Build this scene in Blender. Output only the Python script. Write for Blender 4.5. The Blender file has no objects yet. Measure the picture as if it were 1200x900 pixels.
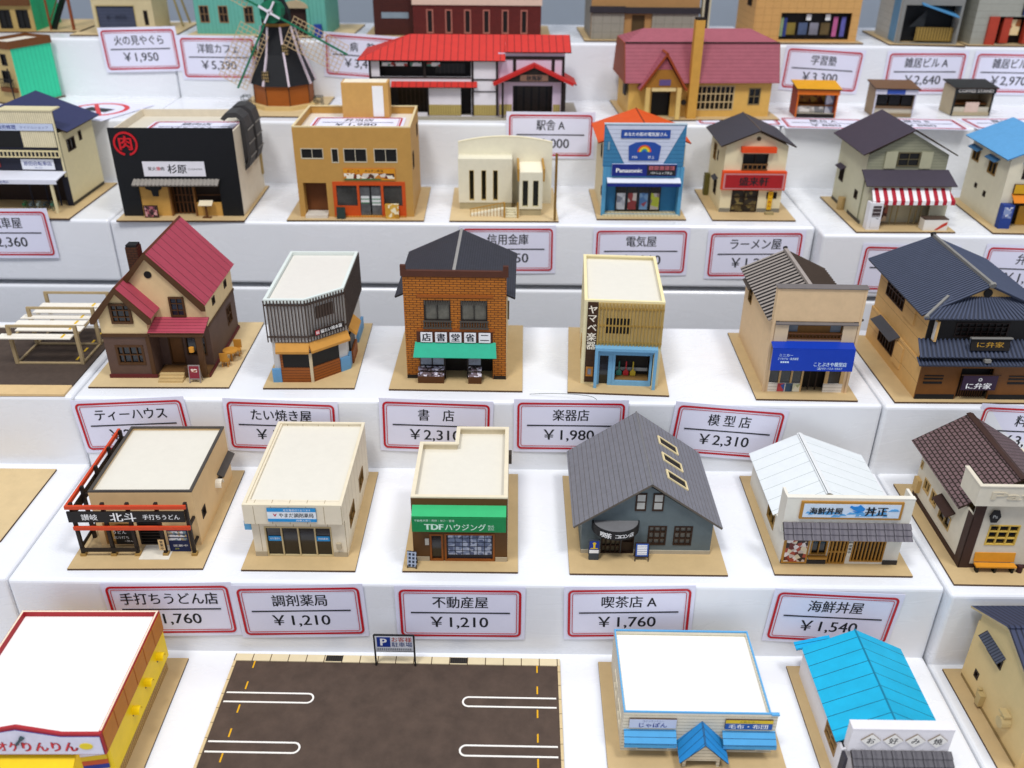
import bpy, bmesh, math, random
from mathutils import Vector, Matrix
random.seed(7)
SC = bpy.context.scene
COL = SC.collection
CM = 0.01                      # every length below is in centimetres

# ------------------------------------------------------------------ camera
def make_camera():
    th, rho, f = math.radians(29.0), math.radians(0.55), 1060.0
    s, c = math.sin(th), math.cos(th)
    F = Vector((0, c, -s)); D0 = Vector((0, -s, -c)); X0 = Vector((1, 0, 0))
    R = X0*math.cos(rho) - D0*math.sin(rho); D = X0*math.sin(rho) + D0*math.cos(rho)
    cam = bpy.data.cameras.new('camera'); o = bpy.data.objects.new('camera', cam); COL.objects.link(o)
    m = Matrix((R, -D, -F)).transposed().to_4x4()
    m.translation = Vector((0, 0, 51.94*CM)); o.matrix_world = m
    cam.sensor_width = 36.0; cam.lens = 36.0*f/1200.0
    cam.clip_start = 0.01; cam.clip_end = 50
    cam.dof.use_dof = True; cam.dof.focus_distance = 0.71; cam.dof.aperture_fstop = 6.8
    SC.camera = o
make_camera()

# ------------------------------------------------------------------ light: an exhibition hall lit from the ceiling
w = bpy.data.worlds.new('World'); SC.world = w; w.use_nodes = True
w.node_tree.nodes['Background'].inputs[0].default_value = (0.80, 0.85, 1.0, 1)
w.node_tree.nodes['Background'].inputs[1].default_value = 0.53
def area(name, loc, target, sx, sy, power, col):
    l = bpy.data.lights.new(name, 'AREA'); l.shape = 'RECTANGLE'; l.size = sx; l.size_y = sy; l.energy = power; l.color = col
    o = bpy.data.objects.new(name, l); COL.objects.link(o); o.location = loc
    o.rotation_euler = (Vector(target)-Vector(loc)).to_track_quat('-Z', 'Y').to_euler()
area('hall_lamp', (-0.5, -0.25, 2.25), (0, .65, .1), 0.4, 0.4, 25, (1, .985, .96))
area('hall_lamp', (0.75, 0.0, 2.3), (0, .7, .1), 0.4, 0.4, 19, (1, .985, .97))
area('hall_lamp', (0.1, 1.5, 2.5), (0, 1.05, .2), 1.6, 0.5, 8, (.95, .98, 1))
SC.view_settings.view_transform = 'Standard'; SC.view_settings.look = 'None'
SC.view_settings.exposure = 0.1; SC.view_settings.gamma = 1.0
SC.cycles.max_bounces = 6; SC.cycles.diffuse_bounces = 4; SC.cycles.sample_clamp_indirect = 4

# ------------------------------------------------------------------ materials
def lin(h):
    h = h.lstrip('#'); r = []
    for i in (0, 2, 4):
        c = int(h[i:i+2], 16)/255
        r.append(c/12.92 if c <= .04045 else ((c+.055)/1.055)**2.4)
    return (*r, 1)
def alb(h):
    return (*[c**1.14 for c in lin(h)[:3]], 1)
_M = {}
def mt(hexc, rough=.62, pat=None, p=1.0, w=.05, c2=None, noise=.07, spec=.35, p2=None, bump=0.0, nscale=None, metal=0.0):
    key = (hexc, rough, pat, p, w, c2, noise, spec, p2, bump, nscale, metal)
    if key in _M: return _M[key]
    m = bpy.data.materials.new('mat_'+hexc.strip('#')+(pat or '')); m.use_nodes = True
    nt = m.node_tree; N = nt.nodes; Lk = nt.links; b = N['Principled BSDF']
    b.inputs['Roughness'].default_value = rough; b.inputs['Specular IOR Level'].default_value = spec
    b.inputs['Metallic'].default_value = metal
    base = alb(hexc); c2l = alb(c2) if c2 else (base[0]*.25, base[1]*.22, base[2]*.2, 1)
    uv = N.new('ShaderNodeUVMap'); uv.uv_map = 'UVMap'
    tc = N.new('ShaderNodeTexCoord')
    def math_(op, a, bb=None):
        n = N.new('ShaderNodeMath'); n.operation = op
        for i, x in enumerate((a, bb)):
            if x is None: continue
            if isinstance(x, (int, float)): n.inputs[i].default_value = x
            else: Lk.new(x, n.inputs[i])
        return n.outputs[0]
    sep = N.new('ShaderNodeSeparateXYZ'); Lk.new(uv.outputs[0], sep.inputs[0])
    fac = None
    def line(axis, per, wid):
        fr = math_('FRACT', math_('DIVIDE', sep.outputs[axis], per))
        return math_('LESS_THAN', fr, wid/per)
    if pat == 'u': fac = line(0, p, w)
    elif pat == 'v': fac = line(1, p, w)
    elif pat == 'uv': fac = math_('MAXIMUM', line(0, p, w), line(1, p2 or p, w))
    elif pat == 'stripe': fac = line(0, p, p*.5)
    col = None
    if pat == 'brick':
        bt = N.new('ShaderNodeTexBrick'); Lk.new(uv.outputs[0], bt.inputs['Vector'])
        bt.inputs['Scale'].default_value = 1.0; bt.inputs['Brick Width'].default_value = p; bt.inputs['Row Height'].default_value = p2 or p*.4
        bt.inputs['Mortar Size'].default_value = w; bt.inputs['Mortar Smooth'].default_value = .1
        bt.inputs['Color1'].default_value = base; bt.inputs['Color2'].default_value = tuple(x*.86 for x in base[:3])+(1,)
        bt.inputs['Mortar'].default_value = c2l; col = bt.outputs['Color']; facb = bt.outputs['Fac']
    else:
        facb = fac
        if fac is not None:
            mx = N.new('ShaderNodeMix'); mx.data_type = 'RGBA'; mx.inputs['A'].default_value = base; mx.inputs['B'].default_value = c2l
            Lk.new(fac, mx.inputs['Factor']); col = mx.outputs['Result']
    if noise > 0:
        nz = N.new('ShaderNodeTexNoise'); Lk.new(tc.outputs['Object'], nz.inputs['Vector'])
        nz.inputs['Scale'].default_value = nscale or 130.0; nz.inputs['Detail'].default_value = 5; nz.inputs['Roughness'].default_value = .7
        mr = N.new('ShaderNodeMapRange'); Lk.new(nz.outputs['Fac'], mr.inputs[0])
        mr.inputs[1].default_value = .25; mr.inputs[2].default_value = .75; mr.inputs[3].default_value = 1-noise*1.6; mr.inputs[4].default_value = 1+noise
        mul = N.new('ShaderNodeMix'); mul.data_type = 'RGBA'; mul.blend_type = 'MULTIPLY'; mul.inputs['Factor'].default_value = 1
        if col is None: mul.inputs['A'].default_value = base
        else: Lk.new(col, mul.inputs['A'])
        Lk.new(mr.outputs[0], mul.inputs['B']); col = mul.outputs['Result']
    if col is None: b.inputs['Base Color'].default_value = base
    else: Lk.new(col, b.inputs['Base Color'])
    if bump > 0:
        bp = N.new('ShaderNodeBump'); bp.inputs['Strength'].default_value = bump; bp.inputs['Distance'].default_value = .0006
        if facb is not None: Lk.new(math_('SUBTRACT', 1.0, facb), bp.inputs['Height'])
        elif noise > 0: Lk.new(nz.outputs['Fac'], bp.inputs['Height'])
        Lk.new(bp.outputs[0], b.inputs['Normal'])
    _M[key] = m
    return m
def photo_mat(cols, scale=60.0, rough=.5):
    """print of many small coloured patches (menus, book covers, posters)"""
    m = bpy.data.materials.new('mat_print'); m.use_nodes = True; N = m.node_tree.nodes; Lk = m.node_tree.links; b = N['Principled BSDF']
    b.inputs['Roughness'].default_value = rough
    uv = N.new('ShaderNodeUVMap'); uv.uv_map = 'UVMap'
    v = N.new('ShaderNodeTexVoronoi'); v.inputs['Scale'].default_value = scale; Lk.new(uv.outputs[0], v.inputs['Vector'])
    s = N.new('ShaderNodeSeparateColor'); Lk.new(v.outputs['Color'], s.inputs[0])
    cr = N.new('ShaderNodeValToRGB'); cr.color_ramp.interpolation = 'CONSTANT'; e = cr.color_ramp.elements
    e[0].position = 0; e[0].color = alb(cols[0]); e[1].position = 1/len(cols); e[1].color = alb(cols[1])
    for i, c in enumerate(cols[2:]):
        q = e.new((i+2)/len(cols)); q.color = alb(c)
    Lk.new(s.outputs[0], cr.inputs[0]); Lk.new(cr.outputs[0], b.inputs['Base Color'])
    return m

# ------------------------------------------------------------------ mesh building
class Fr:
    """a wall plane: u along, v up, n outward"""
    def __init__(s, o, u, v, n): s.o, s.u, s.v, s.n = Vector(o), Vector(u).normalized(), Vector(v).normalized(), Vector(n).normalized()
    def p(s, u, v, d=0.0): return s.o + s.u*u + s.v*v + s.n*d
def FF(y): return Fr((0, y, 0), (1, 0, 0), (0, 0, 1), (0, -1, 0))
def FB(y): return Fr((0, y, 0), (1, 0, 0), (0, 0, 1), (0, 1, 0))
def FL(x): return Fr((x, 0, 0), (0, 1, 0), (0, 0, 1), (-1, 0, 0))
def FR(x): return Fr((x, 0, 0), (0, 1, 0), (0, 0, 1), (1, 0, 0))
def FT(z): return Fr((0, 0, z), (1, 0, 0), (0, 1, 0), (0, 0, 1))
def FS(a, b, c):
    """slanted plane: a lower left, b lower right, c upper left"""
    a, b, c = Vector(a), Vector(b), Vector(c); u = (b-a).normalized(); v = (c-a); v = (v-u*v.dot(u)).normalized()
    return Fr(a, u, v, u.cross(v))

class MB:
    def __init__(s): s.v, s.f, s.m = [], [], []
    def face(s, pts, m=0):
        i = len(s.v); s.v += [tuple(p) for p in pts]; s.f.append(tuple(range(i, i+len(pts)))); s.m.append(m); return s
    def hexa(s, b, t, m=0, mt_=None, mb_=None):
        """bottom ring b, top ring t (same winding)"""
        n = len(b); i = len(s.v); s.v += [tuple(p) for p in b]+[tuple(p) for p in t]
        s.f.append(tuple(i+k for k in reversed(range(n)))); s.m.append(m if mb_ is None else mb_)
        for k in range(n):
            q = (k+1) % n; s.f.append((i+k, i+q, i+n+q, i+n+k)); s.m.append(m)
        s.f.append(tuple(i+n+k for k in range(n))); s.m.append(m if mt_ is None else mt_)
        return s
    def box(s, x0, y0, z0, x1, y1, z1, m=0, mtop=None):
        r = [(x0, y0), (x1, y0), (x1, y1), (x0, y1)]
        return s.hexa([(x, y, z0) for x, y in r], [(x, y, z1) for x, y in r], m, mtop)
    def pbox(s, fr, u0, v0, u1, v1, d0=0.0, d1=.05, m=0, mf=None):
        r = [(u0, v0), (u1, v0), (u1, v1), (u0, v1)]
        return s.hexa([fr.p(u, v, d0) for u, v in r], [fr.p(u, v, d1) for u, v in r], m, mf)
    def ppoly(s, fr, poly, d0, d1, m=0, mf=None):
        return s.hexa([fr.p(u, v, d0) for u, v in poly], [fr.p(u, v, d1) for u, v in poly], m, mf)
    def slab(s, a, b, c, d, t, m=0, mtop=None):
        """quad a b c d (counter-clockwise from above) thickened downward along its normal"""
        a, b, c, d = map(Vector, (a, b, c, d)); n = (b-a).cross(d-a).normalized()*t
        return s.hexa([a-n, b-n, c-n, d-n], [a, b, c, d], m, mtop)
    def tube(s, p, q, r, n=8, m=0, r2=None):
        p, q = Vector(p), Vector(q); ax = (q-p).normalized(); a = ax.orthogonal().normalized(); b = ax.cross(a); r2 = r if r2 is None else r2
        k = [(math.cos(2*math.pi*i/n), math.sin(2*math.pi*i/n)) for i in range(n)]
        return s.hexa([p+(a*x+b*y)*r for x, y in k], [q+(a*x+b*y)*r2 for x, y in k], m)
    def bar(s, p, q, w, h=None, m=0):
        """square bar from p to q"""
        p, q = Vector(p), Vector(q); h = h or w; ax = (q-p).normalized(); up = Vector((0, 0, 1)) if abs(ax.z) < .95 else Vector((0, 1, 0))
        a = ax.cross(up).normalized()*w/2; b = a.cross(ax).normalized()*h/2
        r = [-a-b, a-b, a+b, -a+b]
        return s.hexa([p+x for x in r], [q+x for x in r], m)
    def panel(s, fr, u0, v0, u1, v1, holes, t, m=0):
        us = sorted({u0, u1, *[x for h in holes for x in (h[0], h[2])]}); vs = sorted({v0, v1, *[x for h in holes for x in (h[1], h[3])]})
        us = [x for x in us if u0-1e-6 <= x <= u1+1e-6]; vs = [x for x in vs if v0-1e-6 <= x <= v1+1e-6]
        def solid(i, j):
            if not (0 <= i < len(us)-1 and 0 <= j < len(vs)-1): return False
            cu, cv = (us[i]+us[i+1])/2, (vs[j]+vs[j+1])/2
            return not any(h[0] < cu < h[2] and h[1] < cv < h[3] for h in holes)
        for i in range(len(us)-1):
            for j in range(len(vs)-1):
                if not solid(i, j): continue
                a, b, c, d = us[i], us[i+1], vs[j], vs[j+1]
                s.face([fr.p(a, c), fr.p(b, c), fr.p(b, d), fr.p(a, d)], m); s.face([fr.p(a, c, -t), fr.p(a, d, -t), fr.p(b, d, -t), fr.p(b, c, -t)], m)
                if not solid(i-1, j): s.face([fr.p(a, c), fr.p(a, d), fr.p(a, d, -t), fr.p(a, c, -t)], m)
                if not solid(i+1, j): s.face([fr.p(b, c), fr.p(b, c, -t), fr.p(b, d, -t), fr.p(b, d)], m)
                if not solid(i, j-1): s.face([fr.p(a, c), fr.p(a, c, -t), fr.p(b, c, -t), fr.p(b, c)], m)
                if not solid(i, j+1): s.face([fr.p(a, d), fr.p(b, d), fr.p(b, d, -t), fr.p(a, d, -t)], m)
        return s
    def mesh(s, name, mats, bevel=0.0, smooth=False):
        bm = bmesh.new(); vs = [bm.verts.new(Vector(p)*CM) for p in s.v]
        for f, mi in zip(s.f, s.m):
            try: fa = bm.faces.new([vs[i] for i in f]); fa.material_index = mi; fa.smooth = smooth
            except ValueError: pass
        bmesh.ops.remove_doubles(bm, verts=bm.verts, dist=1e-6)
        bmesh.ops.recalc_face_normals(bm, faces=bm.faces)
        if bevel > 0: bmesh.ops.bevel(bm, geom=list(bm.edges), offset=bevel*CM, segments=3, affect='EDGES', profile=.5)
        bm.normal_update()
        uvl = bm.loops.layers.uv.new('UVMap')
        for f in bm.faces:
            n = f.normal
            if abs(n.z) > .999: u, v = Vector((1, 0, 0)), Vector((0, 1, 0))
            else:
                u = Vector((0, 0, 1)).cross(n).normalized(); v = n.cross(u)
            for l in f.loops: l[uvl].uv = (l.vert.co.dot(u)/CM, l.vert.co.dot(v)/CM)
        me = bpy.data.meshes.new(name); bm.to_mesh(me); bm.free()
        for m in (mats if isinstance(mats, (list, tuple)) else [mats]): me.materials.append(m)
        return me
    def build(s, name, mats, parent=None, label=None, bevel=0.0, smooth=False):
        o = bpy.data.objects.new(name, s.mesh(name, mats, bevel, smooth)); COL.objects.link(o)
        if parent: o.parent = parent
        if label: o['label'] = label
        return o

def thing(name, label, cat, loc, rot=0.0, group=None):
    o = bpy.data.objects.new(name, None); COL.objects.link(o); o.empty_display_size = .01
    o.location = Vector(loc)*CM; o.rotation_euler = (0, 0, math.radians(rot))
    o['label'] = label; o['category'] = cat
    if group: o['group'] = group
    return o
def structure(o): o['kind'] = 'structure'; return o

def glyphs(body):
    c = bpy.data.curves.new('t', 'FONT'); c.body = body; c.align_x = 'CENTER'; c.size = 1; c.resolution_u = 3
    o = bpy.data.objects.new('t', c); me = bpy.data.meshes.new_from_object(o); bpy.data.objects.remove(o); bpy.data.curves.remove(c)
    return me
def text(parent, body, fr, u, v, size, mat, width=None, d=.05, bold=0.0, name='lettering', thick=0.0, xs_=1.0):
    """printed letters centred at (u, v) of the plane; size = height of a full-width character in cm"""
    me = glyphs(body)
    xs = [x.co.x for x in me.vertices]; ys = [x.co.y for x in me.vertices]
    cx, cy = (min(xs)+max(xs))/2, (min(ys)+max(ys))/2; sx = size*xs_
    if width: sx = width/(max(xs)-min(xs))
    bm = bmesh.new(); copies = [(0, 0, 0)] if bold <= 0 else [(0, 0, 0), (bold*.8, 0, .001), (-bold*.8, bold*.4, .002)]
    for du, dv, dd in copies:
        t = bmesh.new(); t.from_mesh(me)
        for q in t.verts: q.co = fr.p(u+(q.co.x-cx+du)*sx, v+(q.co.y-cy+dv)*size, d+dd)*CM
        if thick > 0:
            r = bmesh.ops.extrude_face_region(t, geom=list(t.faces))
            for q in r['geom']:
                if isinstance(q, bmesh.types.BMVert): q.co += fr.n*thick*CM
        tm = bpy.data.meshes.new('x'); t.to_mesh(tm); t.free(); bm.from_mesh(tm); bpy.data.meshes.remove(tm)
    bm.to_mesh(me); bm.free(); me.name = name; me.materials.clear(); me.materials.append(mat)
    ob = bpy.data.objects.new(name, me); COL.objects.link(ob); ob.parent = parent
    return ob
def merge(objs, name):
    """join several lettering meshes of one part into one object"""
    objs = [o for o in objs if o]; a = objs[0]; bm = bmesh.new(); mats = []
    for o in objs:
        mi = len(mats); mats.append(o.data.materials[0]); t = bmesh.new(); t.from_mesh(o.data)
        for f in t.faces: f.material_index = mi
        tmp = bpy.data.meshes.new('x'); t.to_mesh(tmp); t.free(); bm.from_mesh(tmp); bpy.data.meshes.remove(tmp)
    me = bpy.data.meshes.new(name); bm.to_mesh(me); bm.free()
    for m in mats: me.materials.append(m)
    p = a.parent
    for o in objs: bpy.data.objects.remove(o)
    ob = bpy.data.objects.new(name, me); COL.objects.link(ob); ob.parent = p
    return ob

# common materials
EDGE = mt('#5a4128'); BURN = mt('#3a2a1c'); BASE = mt('#ccb489', noise=.06, nscale=60); BASE2 = mt('#d8c298', noise=.06, nscale=60)
BROOF = mt('#e2ded2', noise=.02, rough=.55); CREAM = mt('#e6dcc4', noise=.04); DARK = mt('#161514', rough=.5, noise=.1)
GLASS = mt('#131416', rough=.12, noise=.3, spec=.6, nscale=90); GLASS2 = mt('#2b2621', rough=.15, noise=.35, spec=.6, nscale=70)
BRONZE = mt('#5b3a1b', noise=.1); WHITE = mt('#f3f3f2', noise=.01); INK = mt('#20242c', noise=0); RED = mt('#d01f2c', noise=.02, rough=.45)

class House:
    def __init__(s, name, label, cat, o, rot, z, w, d, basemat=None, group='paper model buildings on the white steps', edge=None):
        s.r = thing(name, label, cat, (o[0], o[1], z), rot, group); s.bodies = []
        if w:
            b = MB(); b.box(0, 0, 0, w, d, .17, 1, 0); b.build('base_plate', [basemat or BASE, edge or EDGE], s.r)
    def body(s, x0, y0, x1, y1, h, mats, z0=.17, t=.15, gx=None, gy=None, name='wall', hf=None):
        """mats: dict or one material; gx=(x,z): gable peak on front/back walls; gy=(y,z): on side walls; hf: own height of front wall"""
        b = Body(s, x0, y0, x1, y1, h, mats, z0, t, gx, gy, name, hf); s.bodies.append(b); return b
    def split(s, mb, name, mats, parent=None):
        """every separate box or bar of the builder becomes a part of its own"""
        k = 0
        while k < len(mb.f):
            ids = set(mb.f[k]); j = k+1
            while j < len(mb.f) and ids & set(mb.f[j]): ids |= set(mb.f[j]); j += 1
            lo = min(ids); q = MB(); q.v = mb.v[lo:max(ids)+1]; q.f = [tuple(i-lo for i in f) for f in mb.f[k:j]]; q.m = mb.m[k:j]
            s.part(q, name, mats, parent=parent); k = j
    def done(s):
        for b in s.bodies: b.finish()
    def part(s, mb, name, mats, label=None, parent=None, bevel=0.0, smooth=False): return mb.build(name, mats, parent or s.r, label, bevel, smooth)
    def flat(s, x0, y0, x1, y1, z, depth=.25, rw=.2, rim=None, floor=None, proud=.0, rh=.12):
        rim = rim or CREAM; a = MB(); e = .004; a.box(x0+rw*.6, y0+rw*.6, z-depth-.1, x1-rw*.6, y1-rw*.6, z-depth)
        r = s.part(a, 'roof', floor or BROOF); k = MB(); p = proud
        k.box(x0-p, y0-p, z, x1+p, y0+rw, z+rh); k.box(x0-p, y1-rw, z, x1+p, y1+p, z+rh)
        k.box(x0-p, y0+rw+e, z, x0+rw, y1-rw-e, z+rh); k.box(x1-rw, y0+rw+e, z, x1+p, y1-rw-e, z+rh)
        s.part(k, 'parapet', rim); return r
    def gable_y(s, x0, x1, y0, y1, ze, xr, zr, mat, side=None, t=.14, ze1=None, ridge=None, rr=.12, name='roof'):
        ze1 = ze if ze1 is None else ze1; a = MB()
        a.slab((x0, y0, ze), (xr, y0, zr), (xr, y1, zr), (x0, y1, ze), t, 1, 0)
        a.slab((xr+.002, y0, zr), (x1, y0, ze1), (x1, y1, ze1), (xr+.002, y1, zr), t, 1, 0)
        r = s.part(a, name, [mat, side or EDGE])
        if ridge:
            c = MB(); c.slab((xr-rr*1.3, y0-.03, zr-.02), (xr, y0-.03, zr+.07), (xr, y1+.03, zr+.07), (xr-rr*1.3, y1+.03, zr-.02), .05)
            c.slab((xr+.002, y0-.03, zr+.07), (xr+rr*1.3, y0-.03, zr-.02), (xr+rr*1.3, y1+.03, zr-.02), (xr+.002, y1+.03, zr+.07), .05)
            s.part(c, 'ridge_cap', ridge, parent=r)
        return r
    def gable_x(s, x0, x1, y0, y1, ze, yr, zr, mat, side=None, t=.14, ze1=None, name='roof', ridge=None, rr=.12):
        ze1 = ze if ze1 is None else ze1; a = MB()
        a.slab((x0, y0, ze), (x1, y0, ze), (x1, yr, zr), (x0, yr, zr), t, 1, 0)
        a.slab((x0, yr+.002, zr), (x1, yr+.002, zr), (x1, y1, ze1), (x0, y1, ze1), t, 1, 0)
        r = s.part(a, name, [mat, side or EDGE])
        if ridge: s.part(MB().bar((x0-.03, yr, zr+.03), (x1+.03, yr, zr+.03), rr*2, .1), 'ridge_cap', ridge, parent=r)
        return r
    def sign(s, fr, u0, v0, u1, v1, d0, d1, mat, edge=None, name='sign_board', label=None, parent=None):
        return s.part(MB().pbox(fr, u0, v0, u1, v1, d0, d1, 1, 0), name, [mat, edge or EDGE], label, parent)

class Body:
    def __init__(s, H, x0, y0, x1, y1, h, mats, z0, t, gx, gy, name, hf):
        s.H, s.x0, s.y0, s.x1, s.y1, s.h, s.z0, s.t, s.gx, s.gy, s.name, s.hf = H, x0, y0, x1, y1, h, z0, t, gx, gy, name, hf
        s.mats = mats if isinstance(mats, dict) else {'*': mats}; s.holes = {k: [] for k in 'FRBL'}
    def fr(s, k): return {'F': FF(s.y0), 'B': FB(s.y1), 'L': FL(s.x0), 'R': FR(s.x1)}[k]
    def hole(s, k, u0, v0, u1, v1): s.holes[k].append((u0, v0, u1, v1))
    def win(s, k, u0, v0, u1, v1, nx=2, nz=1, fm=None, gm=None, fw=.1, d=.05, name='window', mw=.06, cut=True, rec=.12, label=None):
        fr = s.fr(k); fm = fm or BRONZE; gm = gm or GLASS
        if cut: s.hole(k, u0, v0, u1, v1)
        a = MB(); e = .003; b = -rec
        a.pbox(fr, u0+e, v0+e, u1-e, v0+fw, b, d); a.pbox(fr, u0+e, v1-fw, u1-e, v1-e, b, d)
        a.pbox(fr, u0+e, v0+fw+e, u0+fw, v1-fw-e, b, d); a.pbox(fr, u1-fw, v0+fw+e, u1-e, v1-fw-e, b, d)
        for i in range(1, nx):
            c = u0+(u1-u0)*i/nx; a.pbox(fr, c-mw/2, v0+fw+e, c+mw/2, v1-fw-e, b, d-.02)
        for j in range(1, nz):
            c = v0+(v1-v0)*j/nz
            for i in range(nx):
                p = u0+fw+e if i == 0 else u0+(u1-u0)*i/nx+mw/2+e; q = u1-fw-e if i == nx-1 else u0+(u1-u0)*(i+1)/nx-mw/2-e
                a.pbox(fr, p, c-mw/2, q, c+mw/2, b, d-.025)
        o = s.H.part(a, name, fm, label); s.H.part(MB().pbox(fr, u0+.01, v0+.01, u1-.01, v1-.01, b-.06, b-.01), 'pane', gm, parent=o)
        return o
    def finish(s):
        keys = [k for k in 'FRBL']; ml = []; a = MB(); t = s.t
        def mi(k):
            m = s.mats.get(k, s.mats.get('*'));
            if m not in ml: ml.append(m)
            return ml.index(m)
        z1 = s.z0+s.h-.17 if False else s.h; hf = s.hf or z1
        a.panel(FF(s.y0), s.x0, s.z0, s.x1, hf, s.holes['F'], t, mi('F')); a.panel(FB(s.y1), s.x0, s.z0, s.x1, z1, s.holes['B'], t, mi('B'))
        a.panel(FL(s.x0), s.y0+t, s.z0, s.y1-t, z1, s.holes['L'], t, mi('L')); a.panel(FR(s.x1), s.y0+t, s.z0, s.y1-t, z1, s.holes['R'], t, mi('R'))
        if s.gx:
            for f, k in ((FF(s.y0), 'F'), (FB(s.y1), 'B')): a.ppoly(f, [(s.x0, z1), (s.x1, z1), s.gx], -t, 0, mi(k))
        if s.gy:
            for f, k in ((FL(s.x0), 'L'), (FR(s.x1), 'R')): a.ppoly(f, [(s.y0+t, z1)]+(s.gy if isinstance(s.gy, list) else [s.gy])+[(s.y1-t, z1)], -t, 0, mi(k))
        s.H.part(a, s.name, ml)

# ------------------------------------------------------------------ the white display steps and the wall behind
STEP = mt('#edeff3', rough=.28, noise=.03, spec=.5, nscale=6)
Z = [0.0, 6.94, 13.77, 20.66, 27.86, 34.71]
def smudge(m):
    N = m.node_tree.nodes; L = m.node_tree.links; b = N['Principled BSDF']; t = N.new('ShaderNodeTexCoord'); n = N.new('ShaderNodeTexNoise'); mp = N.new('ShaderNodeMapping'); mp.inputs['Scale'].default_value = (4, 9, 14)
    L.new(t.outputs['Object'], mp.inputs[0]); L.new(mp.outputs[0], n.inputs['Vector']); n.inputs['Scale'].default_value = 2.2; n.inputs['Detail'].default_value = 8; n.inputs['Roughness'].default_value = .68; n.inputs['Distortion'].default_value = .8
    r = N.new('ShaderNodeMapRange'); L.new(n.outputs['Fac'], r.inputs[0]); r.inputs[1].default_value = .35; r.inputs[2].default_value = .7; r.inputs[3].default_value = .16; r.inputs[4].default_value = .42; L.new(r.outputs[0], b.inputs['Roughness'])
smudge(STEP)
def step(x0, y0, z0, x1, y1, z1):
    b = MB(); b.box(x0, y0, z0, x1, y1, z1); structure(b.build('display_step', STEP, bevel=.3))
for t, (y0, y1) in enumerate([(22, 50.8), (50.86, 65.7), (65.75, 80.63), (90.87, 104.68), (104.73, 117.67), (117.72, 134.5)]):
    z0 = Z[t]-(6.9 if t in (0, 3) else 7.6); sl = -37.0 if t < 3 else -42.4; sr = [32.0, 32.0, 31.3, 31.7, 30.5, 30.5][t]; f = [0, .7, .15, 2.3, 0, 0][t]
    e = 0 if t in (2, 5) else .45      # each box runs a little way under the next one
    step(sl+.06, y0, z0, sr-.06, y1+e, Z[t]); step(sl-75, y0+.15, z0, sl-.06, y1+e, Z[t]); step(sr+.06, y0-f, z0, sr+75, y1+e, Z[t])
for sl, sr, a, b in ((-42.4, 31.7, 90.95, 0), (-42.4, 31.7, 90.95, 1)):
    zt = 13.2-7*b; step(sl+.06, a, zt-6.95, sr-.06, 104.6, zt); step(sl-75, a+.15, zt-6.95, sl-.06, 104.6, zt); step(sr+.06, a-2.2, zt-6.95, sr+75, 102.3, zt)
g = MB(); g.box(-160, -60, -8.2, 160, 200, -7.3); structure(g.build('table_top', mt('#9a9a9c', rough=.5)))
g = MB(); g.box(-200, 178, -40, 200, 180, 130); structure(g.build('background_wall', mt('#a9b2bd', rough=.7, noise=.05, nscale=3)))

# ------------------------------------------------------------------ price cards
PAPER = mt('#e8e8f8', rough=.5, noise=.01); CARDRED = mt('#c4142a', rough=.5, noise=0)
def ring(mb, fr, w, h, r, t, d0, d1, n=5):
    def rr(w, h, r):
        p = []
        for cx, cy, a0 in ((w/2-r, h/2-r, 0), (-w/2+r, h/2-r, 90), (-w/2+r, -h/2+r, 180), (w/2-r, -h/2+r, 270)):
            for i in range(n+1):
                a = math.radians(a0+90*i/n); p.append((cx+r*math.cos(a), cy+r*math.sin(a)))
        return p
    o, i = rr(w, h, r), rr(w-2*t, h-2*t, max(.02, r-t)); k = len(o)
    for a in range(k):
        b = (a+1) % k; q = [o[a], o[b], i[b], i[a]]
        mb.hexa([fr.p(u, v, d0) for u, v in q], [fr.p(u, v, d1) for u, v in q])
def card(name, price, label, tier, cx, cz, rot, w=9.05, h=4.65, lean=0.0, y=None, flat=None, off=.16, group='price cards on the step fronts'):
    from_y = {1: 50.86, 2: 65.75, 3: 90.87, 4: 104.73, 5: 117.72}
    yy = (y if y is not None else from_y[tier]-off)
    e = thing('price_card', label, 'price card', (cx, yy, cz), 0, group); e.rotation_euler = (math.radians(lean), -math.radians(rot), 0)
    if flat is not None: e.rotation_euler = (math.radians(-90+flat), 0, math.radians(rot))
    f = FF(0); b = MB(); n = 8; W, Hh = w*1.065/2, h*1.13/2
    for i in range(n):                                    # a sheet of card with a slight bow
        u0, u1 = -W+2*W*i/n, -W+2*W*(i+1)/n; c0, c1 = [-.05*(u/W)**2 for u in (u0, u1)]
        b.hexa([f.p(u0, -Hh, c0-.03), f.p(u1, -Hh, c1-.03), f.p(u1, Hh, c1-.03), f.p(u0, Hh, c0-.03)], [f.p(u0, -Hh, c0), f.p(u1, -Hh, c1), f.p(u1, Hh, c1), f.p(u0, Hh, c0)])
    b.build('paper', PAPER, e)
    r = MB(); ring(r, f, w, h, .42, .18, .003, .012); ring(r, f, w-.62, h-.62, .2, .05, .003, .012); r.build('red_border', CARDRED, e)
    k = w/9.05; MB().pbox(f, -3.7*k, .02*k, 3.7*k, .14*k, .003, .012).build('rule', INK, e)
    L = []
    if name: L.append(text(e, name, f, 0, 1.12*k, 1.22*k, INK, d=.006, bold=.02, xs_=.86))
    if price: L.append(text(e, '￥'+price, f, -.1, -.92*k, 1.42*k, INK, width=(4.3 if len(price) > 4 else 3.3)*k, d=.006, bold=.016))
    if L: merge(L, 'lettering')
    return e
card('手打ちうどん店', '1,760', 'price card for the hand-made udon shop, below the shop with orange beams', 1, -25.2, 4.30, 1.3, lean=.6)
card('調剤薬局', '1,210', 'price card for the dispensing pharmacy, below the cream flat-roofed model', 1, -15.55, 4.25, 1.7, lean=1)
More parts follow.
